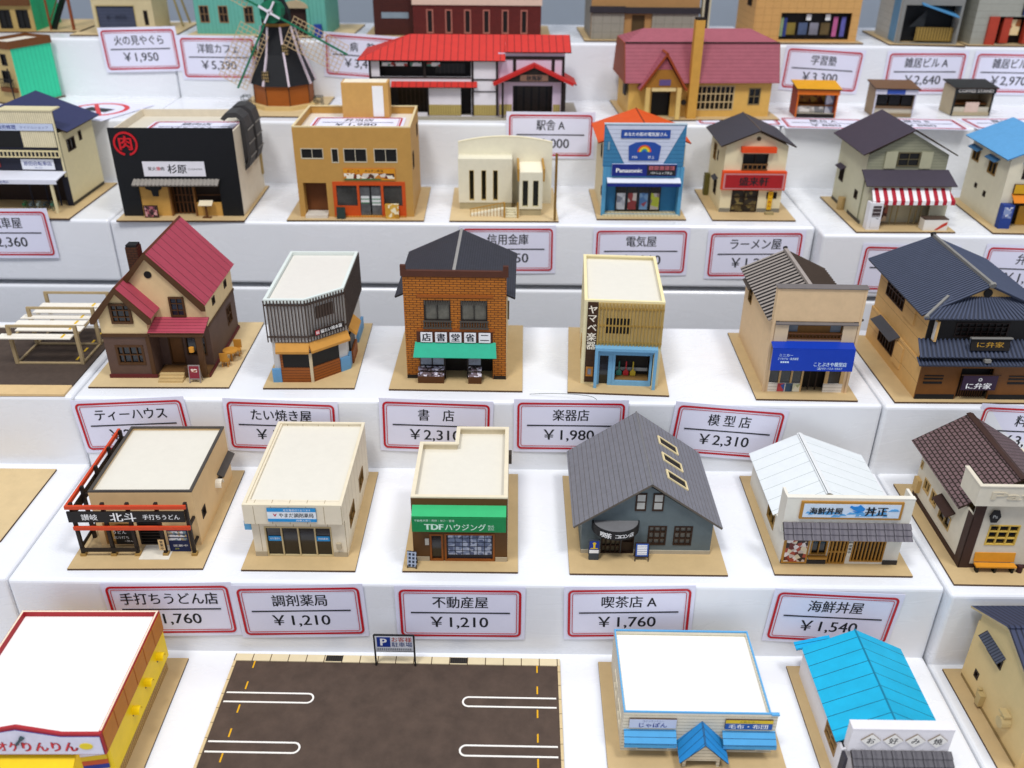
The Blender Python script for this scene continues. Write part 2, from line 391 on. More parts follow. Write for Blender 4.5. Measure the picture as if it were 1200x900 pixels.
card('不動産屋', '1,210', 'price card for the estate agent, below the model with the green awning', 1, -3.68, 4.20, 0, lean=.6)
card('喫茶店 A', '1,760', 'price card for coffee shop A, below the blue-grey cafe model', 1, 8.85, 4.4, 1.6, lean=.6)
card('海鮮丼屋', '1,540', 'tilted price card for the seafood bowl shop, below the white-roofed model', 1, 24.1, 4.08, -3.0, lean=1)
card('ティーハウス', '2,970', 'tilted price card for the tea house, below the pink-roofed house', 2, -32.2, 11.2, 3.3, lean=.6)
card('たい焼き屋', '1,980', 'price card for the taiyaki shop, below the slatted corner shop', 2, -19.54, 11.21, -1.7, lean=1)
card('書　店', '2,310', 'price card for the bookshop, below the brick model', 2, -6.42, 11.36, -1.6, lean=.6)
card('楽器店', '1,980', 'price card for the instrument shop, below the model with wooden slats', 2, 5.0, 11.5, 0, lean=.6)
card('模 型 店', '2,310', 'tilted price card for the hobby shop, below the model with the blue awning', 2, 18.37, 11.06, -4.6, lean=.6)
card('料　亭', '3,300', 'price card cut by the right edge, below the dark-roofed restaurant', 2, 44.1, 11.3, -2.6, lean=.6)
card('自転車屋', '2,360', 'price card for the bicycle shop, cut by the left edge', 3, -53.6, 19.16, .6, w=9.6, h=4.85, lean=.6)
card('信用金庫', '1,650', 'price card for the credit bank, half hidden behind the bookshop roof', 3, -.58, 17.89, .6, w=9.5, h=4.75, lean=.6)
card('電気屋', '1,210', 'price card for the electrical shop, behind the slatted music shop roof', 3, 13.5, 17.8, .6, w=9.5, h=4.75, lean=.6)
card('ラーメン屋', '1,210', 'price card for the ramen shop, behind the ribbed dark roof', 3, 25.6, 17.6, .7, w=9.6, h=4.85, lean=.6)
card('菓子店', '1,650', 'price card mostly hidden behind the peak of the dark blue restaurant roof', 3, 41.0, 17.05, -1.1, y=88.42, w=9.5, h=4.75, lean=.6)
card('弁当屋', '1,650', 'price card for the lunch box shop, at the right edge behind the restaurant', 3, 53.7, 17.05, -1.7, y=88.42, w=9.5, h=4.75, lean=.6)
card('駅舎 A', '3,000', 'price card for station building A, standing in front of the red-roofed station', 4, 4.13, 26.6, 0, w=9.5, h=4.7, lean=.6)
card('火の見やぐら', '1,950', 'price card for the fire watchtower, on the top step at the left', 5, -46.3, 33.5, 1.6, w=9.0, h=4.65, lean=.6)
card('洋館カフェ', '5,390', 'price card for the western-style cafe, behind the left windmill sail', 5, -36.75, 32.6, -.1, w=9.0, h=4.65, lean=.6)
card('病　院', '3,410', 'price card for the hospital, behind the right windmill sail', 5, -18.9, 32.9, -3.5, w=9.0, h=4.7, lean=.6)
card('学習塾', '3,300', 'price card for the cram school, behind the yellow stall model', 5, 38.2, 31.85, -3.0, w=9.3, h=4.67, lean=.6)
card('雑居ビル A', '2,640', 'price card for office block A, behind the brown stall model', 5, 51.0, 31.68, .5, w=9.4, h=4.55, lean=.6)
card('雑居ビル B', '2,970', 'price card for office block B, at the right edge behind the dark stall', 5, 61.8, 31.66, -.5, w=9.4, h=4.55, lean=.6)
# cards lying flat
card('山小屋', '1,650', 'price card lying flat beside the yellow house with a pink roof', 4, 26.0, Z[4]+.1, -2, w=9.2, y=107.6, flat=0, group='price cards lying flat')
card('屋台 A', '880', 'price card lying flat in front of the yellow stall model', 4, 35.8, Z[4]+.1, -4, w=9.2, y=106.0, flat=0, group='price cards lying flat')
card('屋台 B', '880', 'price card lying flat in front of the brown stall model', 4, 46.8, Z[4]+.1, -3, w=9.2, y=106.3, flat=0, group='price cards lying flat')
card('屋台 C', '880', 'price card lying flat in front of the dark stall model', 4, 57.4, Z[4]+.1, 1, w=9.2, y=106.8, flat=0, group='price cards lying flat')

# ================================================================== front row (on the lowest step)
def lot():
    t = thing('model_parking_lot', 'flat brown parking lot model with white bays, yellow dashes and a parking sign', 'model parking lot', (-20.88, 50.39, 0), -.6, 'paper model buildings on the white steps')
    ASPH = mt('#5f5046', rough=.85, noise=.2, nscale=60); KERB = mt('#e4d6b4', pat='u', p=1.36, w=.07, c2='#6a563a', noise=.04)
    b = MB(); b.box(0, -16, 0, 24.73, 0, .16); b.build('lot_board', ASPH, t)
    k = MB(); k.box(.0, -.68, .163, 24.73, .0, .24); k.build('kerb', KERB, t)
    [MB().box(x, -16, .163, x+.2, -.69, .22).build('border_strip', mt('#dcc79c', pat='v', p=1.3, w=.05, c2='#7a6548'), t) for x in (.0, 24.53)]
    [MB().box(x, -.62, .242, x+1.28, -.06, .26).build('drain_grate', mt('#3b352f', pat='u', p=.16, w=.06, c2='#171412'), t) for x in (6.95, 16.4)]
    wl = mt('#f4f1ea', noise=.03, rough=.6)
    for x0, x1, yc, s in ((.35, 6.75, -4.15, 1), (.33, 6.7, -8.45, 1), (24.35, 17.6, -4.2, -1), (24.35, 17.65, -8.4, -1)):
        r = .42; w_ = .065; a = MB()
        xa = x1-s*r
        for q in (-1, 1): a.box(min(x0, xa), yc+q*r-w_, .164, max(x0, xa), yc+q*r+w_, .185)
        n = 10
        for i in range(n):
            p = []
            for rr_, j in ((r+w_, i), (r+w_, i+1), (r-w_, i+1), (r-w_, i)):
                an = math.radians(-90+180*j/n); p.append((xa+s*rr_*math.cos(an), yc+rr_*math.sin(an)))
            a.hexa([(x, y, .164) for x, y in p], [(x, y, .185) for x, y in p])
        a.build('white_marking', wl, t)
    yl = mt('#e9b514', noise=.05)
    for x in (1.62, 22.98):
        for y in (-1.36, -3.4, -5.55, -7.65, -9.7): MB().box(x-.055, y, .164, x+.055, y+.72, .182).build('yellow_marking', yl, t)
    s = MB(); 
    for x in (10.85, 13.8): s.box(x-.06, -.92, .16, x+.06, -.8, 3.25)
    s.box(10.85, -.92, 3.2, 13.8, -.8, 3.3); s.box(10.91, -.91, 1.62, 13.74, -.81, 1.7)
    fr = s.build('sign_frame', mt('#2a2a2c', rough=.5), t); f = FF(-.88)
    b = MB(); b.pbox(f, 10.92, 1.71, 13.73, 3.19, 0, .05); bd = b.build('sign_board', mt('#d9dbe0', noise=.02), t)
    MB().pbox(f, 11.05, 2.15, 12.05, 3.1, .052, .07).build('blue_square', mt('#1d3f94', noise=0), bd)
    merge([text(bd, 'P', f, 11.55, 2.62, 1.0, WHITE, d=.072, bold=.04), text(bd, 'お客様', f, 12.9, 2.88, .52, mt('#b4342c', noise=0), d=.052, bold=.02),
           text(bd, '駐車場', f, 12.9, 2.38, .52, mt('#23407e', noise=0), d=.052, bold=.02)], 'lettering')
    MB().pbox(f, 11.0, 1.78, 13.65, 2.02, .052, .06).build('small_print_strip', mt('#8a8d92', pat='u', p=.14, w=.05, c2='#c9ccd2', noise=.1), bd)
lot()

def tile_eave(H, x0, x1, y0, z0, y1, z1, nx, ny, mat, side=None, name='tile_eave'):
    """kawara eave: overlapping tiles from (y0,z0) at the wall down to (y1,z1)"""
    fr = FS((x0, y1, z1), (x1, y1, z1), (x0, y0, z0)); L = math.hypot(y0-y1, z0-z1); a = MB(); w_ = (x1-x0)/nx; h = L/ny
    a.pbox(fr, 0, 0, x1-x0, L, -.1, 0, 1)
    for i in range(nx):
        for j in range(ny):
            u0, u1, v0, v1 = i*w_+.02, (i+1)*w_-.02, j*h-.03, (j+1)*h-.015; um = u0+(u1-u0)*.55
            lo, hi = .02, .13; pr = [(u0, .10), (u0+.1, .13), (um, .02), (u1-.05, .05), (u1, .09)]
            for (ua, da), (ub, db) in zip(pr, pr[1:]):
                a.hexa([fr.p(ua, v0, .0), fr.p(ub, v0, .0), fr.p(ub, v1, .0), fr.p(ua, v1, .0)], [fr.p(ua, v0, da+.09), fr.p(ub, v0, db+.09), fr.p(ub, v1, db), fr.p(ua, v1, da)])
    return H.part(a, name, [mat, side or BURN])

def laundry():
    H = House('model_laundry', 'cream clapboard laundry model with white flat roof, blue trim and blue awnings', 'model shop', (6.65, 38.3), -.5, Z[0], 11.98, 11.66)
    cl = mt('#e3dcc8', pat='v', p=.3, w=.035, c2='#9a9078', noise=.05); B1 = mt('#6cb2e0', noise=.05); B2 = mt('#2f93d2', pat='u', p=.5, w=.045, c2='#1a5a86', noise=.06); B2v = mt('#58aada', pat='v', p=.42, w=.045, c2='#1a5a86', noise=.06)
    y0, y1, h = 3.66, 11.22, 3.85; wf = mt('#efe6cf')
    b = H.body(.95, y0, 10.72, y1, h, cl)
    b.win('F', 2.0, .3, 4.2, 1.75, 2, 1, wf, GLASS2); b.win('F', 8.0, .3, 10.2, 1.75, 2, 1, wf, GLASS2)
    b.win('F', 5.2, .2, 7.2, 1.9, 2, 1, wf, GLASS2, name='door')
    for u in (4.6, 7.2): b.win('L', u, 1.0, u+1.7, 2.3, 2, 1, wf, GLASS2)
    H.done(); H.flat(.95, y0, 10.72, y1, h, .32, .1, B1, mt('#f6f5f1', noise=.01)) 
    H.part(MB().box(10.72+.003, y0-.1, h, 11.25, y0+.12, h+.12), 'cornice', B1)
    MB().pbox(FF(y0), 10.723, .17, 11.2, h, -.15, 0).build('wing_wall', cl, H.r)
    f = FF(y0)
    s1 = H.sign(f, 1.36, 2.55, 4.5, 3.38, .01, .12, mt('#c9d3e8', noise=.02)); merge([text(s1, 'コインランドリー', f, 2.95, 3.2, .24, mt('#26449a', noise=0), width=1.4, d=.125), text(s1, 'じゃぽん', f, 2.95, 2.83, .48, mt('#26449a', noise=0), width=1.85, d=.125, bold=.03)], 'lettering')
    s2 = H.sign(f, 7.75, 2.55, 10.9, 3.42, .01, .12, mt('#2a63ad', noise=.02)); MB().pbox(f, 7.75, 3.13, 10.9, 3.42, .122, .135).build('yellow_band', mt('#e0c53a'), s2)
    merge([text(s2, '大物も洗い', f, 9.3, 3.27, .2, mt('#3b5a2c', noise=0), width=1.3, d=.137), text(s2, '毛布・布団', f, 9.3, 2.83, .46, WHITE, width=2.6, d=.124, bold=.02)], 'lettering')
    for x0, x1 in ((1.05, 4.55), (7.65, 11.2)):
        a = MB(); a.slab((x0, y0-.8, 1.75), (x1, y0-.8, 1.75), (x1, y0-.01, 2.3), (x0, y0-.01, 2.3), .06, 1, 0); a.box(x0, y0-.8, 1.42, x1, y0-.74, 1.68, 0); H.part(a, 'awning', [B2v, BURN])
    p = MB(); xa, xb, xm, yf = 4.68, 7.95, 6.22, y0-1.6; ze, zr = .95, 2.72
    p.slab((xa, yf, ze), (xm, yf, zr), (xm, y0-.01, zr+.45), (xa, y0-.01, ze+.3), .08, 1, 0); p.slab((xm+.002, yf, zr), (xb, yf, ze), (xb, y0-.01, ze+.3), (xm+.002, y0-.01, zr+.45), .08, 1, 0)
    H.part(p, 'porch_roof', [B2, mt('#3a4a58')])
    q = MB(); q.ppoly(FF(yf+.35), [(5.0, .8), (7.45, .8), (7.45, 1.05), (6.22, 2.52), (5.0, 1.05)], -.12, 0); q.box(5.0, yf+.4, .17, 5.2, yf+.6, .8); q.box(7.25, yf+.4, .17, 7.45, yf+.6, .8); H.part(q, 'porch_gable', cl)
laundry()

def okonomi():
    H = House('model_okonomiyaki_shop', 'white shop model with bright cyan roof and four diamond signs', 'model shop', (20.94, 38.1), -.3, Z[0], 8.6, 11.63)
    wh = mt('#e9e6e8', noise=.03); CY = mt('#1ab8de', pat='u', p=1.13, w=.05, c2='#0a5a76', noise=.1, rough=.55, nscale=40); CY2 = mt('#12b4e4', pat='u', p=.4, w=.05, c2='#0a5a76')
    b = H.body(.75, 1.95, 7.35, 10.9, 2.75, wh, gx=(4.1, 4.45)); b.win('L', 2.7, 1.1, 4.8, 2.3, 2, 2, mt('#a38355')); b.win('F', 2.2, .3, 5.8, 1.2, 3, 1); H.done()
    H.gable_y(.5, 7.8, 2.5, 10.85, 2.85, 4.1, 4.7, CY, mt('#0a6f8f'), .1, ridge=mt('#1c8fae'), rr=.05)
    k = MB(); k.slab((.1, 10.7, 2.75), (2.6, 10.7, 3.5), (2.6, 11.5, 3.5), (.1, 11.5, 2.75), .08, 1, 0); H.part(k, 'side_roof', [CY2, mt('#0a6f8f')])
    p = MB(); p.box(1.0, 1.75, 2.9, 7.5, 1.92, 4.9); p.box(1.0, 1.925, 2.76, 1.2, 2.45, 4.9); p.box(7.3, 1.925, 2.76, 7.5, 2.45, 4.9); p.box(.98, 1.73, 4.903, 7.52, 2.47, 5.0); H.part(p, 'parapet', wh)
    f = FF(1.75)
    for i, c in enumerate('お好み焼'):
        x = 2.3+i*1.43; s = MB(); s.ppoly(f, [(x-.64, 4.0), (x, 3.4), (x+.64, 4.0), (x, 4.6)], .01, .09, 1, 0); o = s.build('diamond_sign', [mt('#f0ede6'), mt('#8a7a66')], H.r); text(o, c, f, x, 4.0, .6, INK, d=.095, bold=.02)
    tile_eave(H, 1.2, 7.7, 1.74, 3.0, .2, 1.9, 10, 4, mt('#6c6a6f', noise=.12))
    q = MB(); q.box(.75, 1.3, .17, .95, 1.93, 2.7); q.box(7.1, 1.3, .17, 7.3, 1.93, 2.7); H.split(q, 'side_post', mt('#3c3a44'))
okonomi()

def karaoke():
    H = House('model_karaoke_house', 'yellow karaoke model with white roof and red parapet, at the lower left corner', 'model building', (-35.8, 37.2), .7, Z[0], 11.56, 12.6)
    Y = mt('#f8d600', noise=.05, rough=.5); OR = mt('#c98428', noise=.07); R = mt('#b23038', noise=.05); LAT = mt('#c9a870', pat='uv', p=.24, p2=.24, w=.05, c2='#8a6a3a')
    x0, x1, y0, y1 = .95, 10.72, .75, 11.55; pz0, pz1 = 4.1, 5.95
    H.body(x0+.3, y0+1.2, x1-.35, y1-.02, 1.55, LAT, name='base_wall'); b = H.body(x0+.1, y0+.6, x1-.08, y1, 4.08, Y, z0=1.56); H.done()
    k = MB()
    k.box(x0, y1-.2, pz0, x1, y1, pz1); k.box(x0, y0+.22, pz0, x0+.2, y1-.21, pz1); k.box(x1-.2, y0+.22, pz0, x1, y1-.21, pz1)
    k.ppoly(FF(y0), [(x0, pz0), (x1, pz0), (x1, pz1), (8.3, pz1), (5.6, 6.6), (2.9, pz1), (x0, pz1)], -.2, 0)
    pr = H.part(k, 'parapet', R)
    t = MB(); t.box(x0+.02, y1-.17, pz1+.003, x1-.03, y1-.05, pz1+.03); t.box(x0+.04, y0+.25, pz1+.003, x0+.16, y1-.18, pz1+.03); t.box(x1-.16, y0+.25, pz1+.003, x1-.05, y1-.18, pz1+.03); t.build('parapet_top', mt('#f2e6cf'), pr)
    H.part(MB().box(x0+.21, y0+.01, 5.4, x1-.21, y1-.21, 5.55), 'roof', mt('#f6f5f2', noise=.01)); fr = FR(x1)
    pu = mt('#6a3a6a')
    for i in range(6):
        u = y0+.22+i*1.77; H.part(MB().pbox(fr, u, pz0+.12, u+1.68, pz1-.15, .003, .04), 'orange_panel', OR)
    fw = FR(x1-.08)
    for u in (5.1, 7.5, 9.9):
        a = MB(); n = 6
        for i in range(n):
            a0, a1 = math.pi*i/n, math.pi*(i+1)/n
            def pt(a_, d): return fw.p(u+.33*math.cos(a_), 3.0+.42*math.sin(a_), d)
            def pi(a_, d): return fw.p(u+.27*math.cos(a_), 3.0+.35*math.sin(a_), d)
            a.hexa([pt(a0, .003), pt(a1, .003), pi(a1, .003), pi(a0, .003)], [pt(a0, .5), pt(a1, .5), pi(a1, .5), pi(a0, .5)])
        o = H.part(a, 'window_hood', Y); MB().pbox(fw, u-.25, 2.75, u+.25, 3.2, .003, .02).build('opening', DARK, o)
    f = FF(y0)
    s = MB(); s.ppoly(f, [(x0+.2, pz0+.1), (x1-.1, pz0+.1), (x1-.1, pz1-.2), (8.25, pz1-.2), (5.6, 6.35), (2.95, pz1-.2), (x0+.2, pz1-.2)], .003, .06, 1, 0); o = H.part(s, 'sign_board', [mt('#dcd9e6'), mt('#2e3f96')])
    sh = mt('#6a2834', noise=0); lr = mt('#d63542', noise=0)
    merge([text(o, 'カラオケ', f, 4.1, 4.9, .95, sh, d=.062, bold=.055, width=2.9), text(o, 'カラオケ', f, 4.1, 4.9, .95, lr, d=.078, bold=.02, width=2.85), text(o, 'りんりん', f, 7.4, 4.87, .95, sh, d=.062, bold=.055, width=3.4), text(o, 'りんりん', f, 7.4, 4.87, .95, lr, d=.078, bold=.02, width=3.3)], 'lettering')
    m = MB(); m.bar(f.p(5.4, 5.1, .1), f.p(5.8, 5.6, .1), .16); m.tube(f.p(5.8, 5.6, .07), f.p(5.95, 5.78, .07), .15, 10); m.build('microphone', mt('#41565c'), o)
    l = MB(); l.ppoly(f, [(9.65+.42*math.cos(i*.3927), 4.93+.27*math.sin(i*.3927)) for i in range(16)], .063, .1); l.build('lemon', mt('#e6cf2a'), o)
    H.part(MB().slab((x0+.2, y0-.75, 3.05), (8.6, y0-.75, 3.05), (8.6, y0+.58, 3.95), (x0+.2, y0+.58, 3.95), .1, 0, 0), 'awning', Y)
    c = MB(); f2 = FF(y0+.55)
    for i, m_ in enumerate((0, 1, 2, 3, 0)): c.ppoly(f2, [(8.65, 4.0-i*.42), (10.35, 4.3-i*.42), (10.35, 3.9-i*.42), (8.65, 3.6-i*.42)], .003, .03, m_)
    H.part(c, 'striped_panel', [mt('#2b3f98'), mt('#e6e3ea'), mt('#e7c51c'), mt('#d0602a')])
karaoke()

def beige_house():
    H = House('model_dwelling', 'plain beige model house with dark blue ribbed roof at the lower right corner', 'model house', (32.95, 37.4), .7, Z[0], 12.0, 12.2)
    BG = mt('#e2c994', noise=.04, nscale=50); RB = mt('#434a64', noise=.06, pat='u', p=.38, w=.12, c2='#1d2338')
    b = H.body(1.15, 3.3, 10.6, 11.7, 5.6, BG, gy=[(3.45, 6.2), (8.1, 8.0), (11.55, 6.3)]); b.win('L', 9.75, 1.55, 10.3, 2.2, 1, 1, BURN, DARK)
    b.win('L', 7.9, 4.5, 9.9, 5.3, 1, 1, BURN, DARK); H.done()
    H.gable_x(.75, 11.0, 2.8, 12.5, 6.05, 8.1, 8.3, RB, mt('#c9b58a'), .15, ze1=6.2, ridge=RB)
    f = FL(1.15); a = MB(); a.slab((.6, 7.8, 5.25), (1.14, 7.8, 5.75), (1.14, 10.5, 5.75), (.6, 10.5, 5.25), .08); H.part(a, 'window_hood', mt('#5d6270', pat='u', p=.25, w=.07, c2='#23283a'))
    a = MB(); a.pbox(f, 8.3, .5, 8.8, 1.5, .01, .4); a.pbox(f, 8.85, .9, 9.1, 1.6, .01, .25); H.part(a, 'meter_box', mt('#c2ad7c'))
    a = MB(); a.tube((.5, 5.5, 2.2), (1.14, 5.5, 2.2), .42, 10); a.pbox(f, 5.3, 2.65, 6.1, 2.85, .01, .5); H.part(a, 'air_conditioner', mt('#cdb98a'))
    H.part(MB().pbox(f, 3.5, .17, 11.6, .4, .003, .05), 'plinth', mt('#a08a5e'))
beige_house()

# ================================================================== second row
T1 = Z[1]
def bare_base():
    H = House('model_base_board', 'bare tan model base board on the second step, cut by the left edge', 'base board', (-50.2, 55.1), 0, T1, 10.75, 9.8, BASE2); H.done()
    H.part(MB().box(.6, 1.2, .17, 3.6, 8.6, 3.6), 'wall', CREAM)
bare_base()

def udon():
    H = House('model_udon_shop', 'tan udon shop model with white roof, framed by orange and black beams', 'model shop', (-32.91, 51.93), 1.1, T1, 10.02, 12.85)
    W = mt('#e6c898', noise=.05, nscale=50); OR = mt('#cf5028', noise=.08); BK = mt('#2c2119', noise=.15); RIM = mt('#55504b', noise=.08)
    y0 = 2.75; b = H.body(1.52, y0, 9.2, 11.95, 5.1, W)
    b.win('F', 4.6, .25, 6.3, 2.5, 1, 8, BK, DARK, name='door'); b.win('F', 2.0, .3, 4.2, 2.3, 2, 1, mt('#9a7440'), mt('#c9a25c')); b.win('R', 3.9, 1.75, 4.75, 2.6, 1, 1, BURN, DARK)
    b.win('R', 8.4, 1.75, 11.5, 2.4, 1, 1, BURN, DARK); H.done(); H.flat(1.52, y0, 9.2, 11.95, 5.1, .2, .22, RIM)
    H.part(MB().slab((9.2, 8.4, 2.85), (9.75, 8.4, 2.55), (9.75, 11.9, 2.55), (9.2, 11.9, 2.85), .08), 'window_hood', RIM)
    d = MB(); n = 8
    for i in range(n):
        a0, a1 = math.pi*i/n, math.pi*(i+1)/n; q = [(7.95+r*math.cos(a), 2.1+r*1.3*math.sin(a)) for r, a in ((.42, a0), (.42, a1), (.36, a1), (.36, a0))]
        d.hexa([FR(9.2).p(u, v, .003) for u, v in q], [FR(9.2).p(u, v, .5) for u, v in q])
    H.part(d, 'vent_hood', mt('#efe9da'))
    # beam frame in front and on the left
    px = (.65, 2.95, 4.75, 6.85, 9.0); p = MB(); ft = MB()
    for x in px:
        p.box(x-.12, 1.48, .35, x+.12, 1.72, 5.0 if x not in (4.75,) else 5.0); ft.box(x-.2, 1.4, .17, x+.2, 1.8, .4)
    for y in (3.7, 6.4, 9.1, 11.6): p.box(.53, y-.12, .17, .77, y+.12, 5.0); p.box(.78, y-.1, 4.2, 1.5, y+.1, 4.4)
    H.split(p, 'post', BK); H.split(ft, 'post_foot', mt('#b09055'))
    H.part(MB().box(.3, 1.28, 4.62, 9.1, 1.47, 4.92), 'beam', OR); H.part(MB().box(.55, 1.28, 2.72, 9.15, 1.47, 3.02), 'beam', OR); H.part(MB().box(.3, 1.475, 4.62, .5, 12.1, 4.92), 'beam', OR)
    r = MB(); r.box(.6, 1.38, .62, 4.8, 1.47, .95); r.box(.45, 1.75, 3.55, .55, 12.0, 4.3); r.box(.45, 1.75, .62, .55, 12.0, .9); r.box(8.9, 1.73, 2.75, 9.1, 2.74, 2.95); r.box(8.9, 1.73, .9, 9.1, 2.74, 1.05); H.split(r, 'rail', BK)
    f = FF(1.3); o = H.sign(f, .35, 3.45, 8.9, 4.4, -.12, 0, mt('#23201f', noise=.1), BK)
    merge([text(o, '讃岐', f, 1.95, 3.93, .6, WHITE, d=.01, bold=.01), text(o, '北斗', f, 4.4, 3.93, .85, WHITE, d=.01, bold=.02, width=1.9), text(o, '手打ちうどん', f, 7.2, 3.93, .5, WHITE, d=.01, bold=.01, width=2.7)], 'lettering')
    f = FF(2.5); o = H.sign(f, 2.85, .45, 4.3, 2.1, -.2, 0, mt('#1d1b1a')); merge([text(o, 'うどん', f, 3.25, 1.6, .36, WHITE, d=.01), text(o, '北斗打ち', f, 3.3, 1.1, .3, WHITE, d=.01), text(o, '一杯入魂', f, 3.9, .75, .22, WHITE, d=.01)], 'lettering')
    f = FF(1.95); o = H.sign(f, 7.05, .17, 8.6, 2.25, -.08, 0, mt('#1d2f5e', noise=.1), name='menu_board')
    q = MB()
    for i in range(3): q.pbox(f, 7.12, 1.9-i*.32, 8.5, 2.12-i*.32, .003, .02)
    q.build('photo_strip', photo_mat(['#d9dfe6', '#5b7c8a', '#8aa6b0', '#c8b48a', '#eeeeee'], 5), o); merge([text(o, '営業中', f, 7.9, .75, .22, WHITE, d=.01, width=1.1), text(o, '定休', f, 7.6, .45, .16, mt('#c9cf5a', noise=0), d=.01)], 'lettering')
    f = FF(1.46); o = H.sign(f, 6.5, .75, 6.95, 1.75, 0, .06, mt('#d6b887'), name='hanging_sign'); merge([text(o, c, f, 6.73, 1.52-i*.3, .26, INK, d=.065, bold=.03) for i, c in enumerate('営業中')], 'lettering')
    H.part(MB().box(4.95, 1.0, .172, 7.2, 2.7, .21), 'door_mat', mt('#e4dfd2'))
udon()

def pharmacy():
    H = House('model_pharmacy', 'cream flat-roofed pharmacy model with small blue sign and glass front', 'model shop', (-20.02, 52.02), 0, T1, 8.49, 12.9)
    W = mt('#e6dcc6', pat='u', p=1.28, w=.04, c2='#a4906a', noise=.04); GR = mt('#b9ad95', noise=.06)
    b = H.body(.73, 1.62, 7.72, 12.5, 5.3, W); b.win('F', 1.65, .17, 6.65, 2.95, 4, 1, mt('#cbb98f'), GLASS2, mw=.1, name='shop_window')
    b.win('R', 7.95, 1.5, 9.9, 2.85, 2, 1, mt('#8a6a35')); b.win('R', 3.3, 1.5, 5.4, 2.8, 2, 1, mt('#8a6a35')); H.done()
    H.part(MB().box(.5, .95, 3.7, 7.75, 1.6, 5.3), 'fascia', W); H.flat(.5, .95, 7.75, 12.55, 5.3, .2, .24, CREAM)
    f = FF(.95); o = H.sign(f, 2.3, 4.0, 5.85, 5.2, .01, .1, mt('#e9eef2'), mt('#3a6a8a')); BL = mt('#2f9bd6', noise=.02)
    q = MB(); q.pbox(f, 2.3, 4.9, 5.85, 5.2, .102, .112); q.pbox(f, 2.3, 4.0, 5.85, 4.27, .102, .112); q.build('blue_band', BL, o); v = MB(); v.ppoly(f, [(2.72, 4.72), (2.86, 4.45), (3.0, 4.72), (2.93, 4.72), (2.86, 4.6), (2.79, 4.72)], .102, .115); v.build('red_mark', mt('#c8374f'), o)
    merge([text(o, 'やまだ調剤薬局', f, 4.4, 4.58, .42, INK, d=.102, width=2.5, bold=.03), text(o, '処方箋受付ております', f, 4.5, 5.05, .2, WHITE, d=.114, width=2.0), text(o, '健康と安心', f, 4.9, 4.13, .18, WHITE, d=.114, width=1.1)], 'lettering')
    f = FF(1.62)
    for u in (2.35, 5.95): o = H.part(MB().pbox(f, u-.5, 1.55, u+.5, 2.0, -.1, -.07), 'window_sticker', BL); text(o, '調剤薬局' if u > 3 else '処方箋受付', f, u, 1.78, .2, WHITE, d=-.065, width=.75)
    H.split(MB().pbox(f, .75, .17, 1.62, .6, .003, .06).pbox(f, 6.7, .17, 7.7, .6, .003, .06), 'plinth', GR)
    H.part(MB().pbox(f, 6.95, 1.0, 7.3, 1.5, .003, .22), 'post_box', GR)
    H.part(MB().box(.2, 1.65, 2.6, .7, 1.72, 3.4), 'side_sign', mt('#6aa9cf'))
pharmacy()

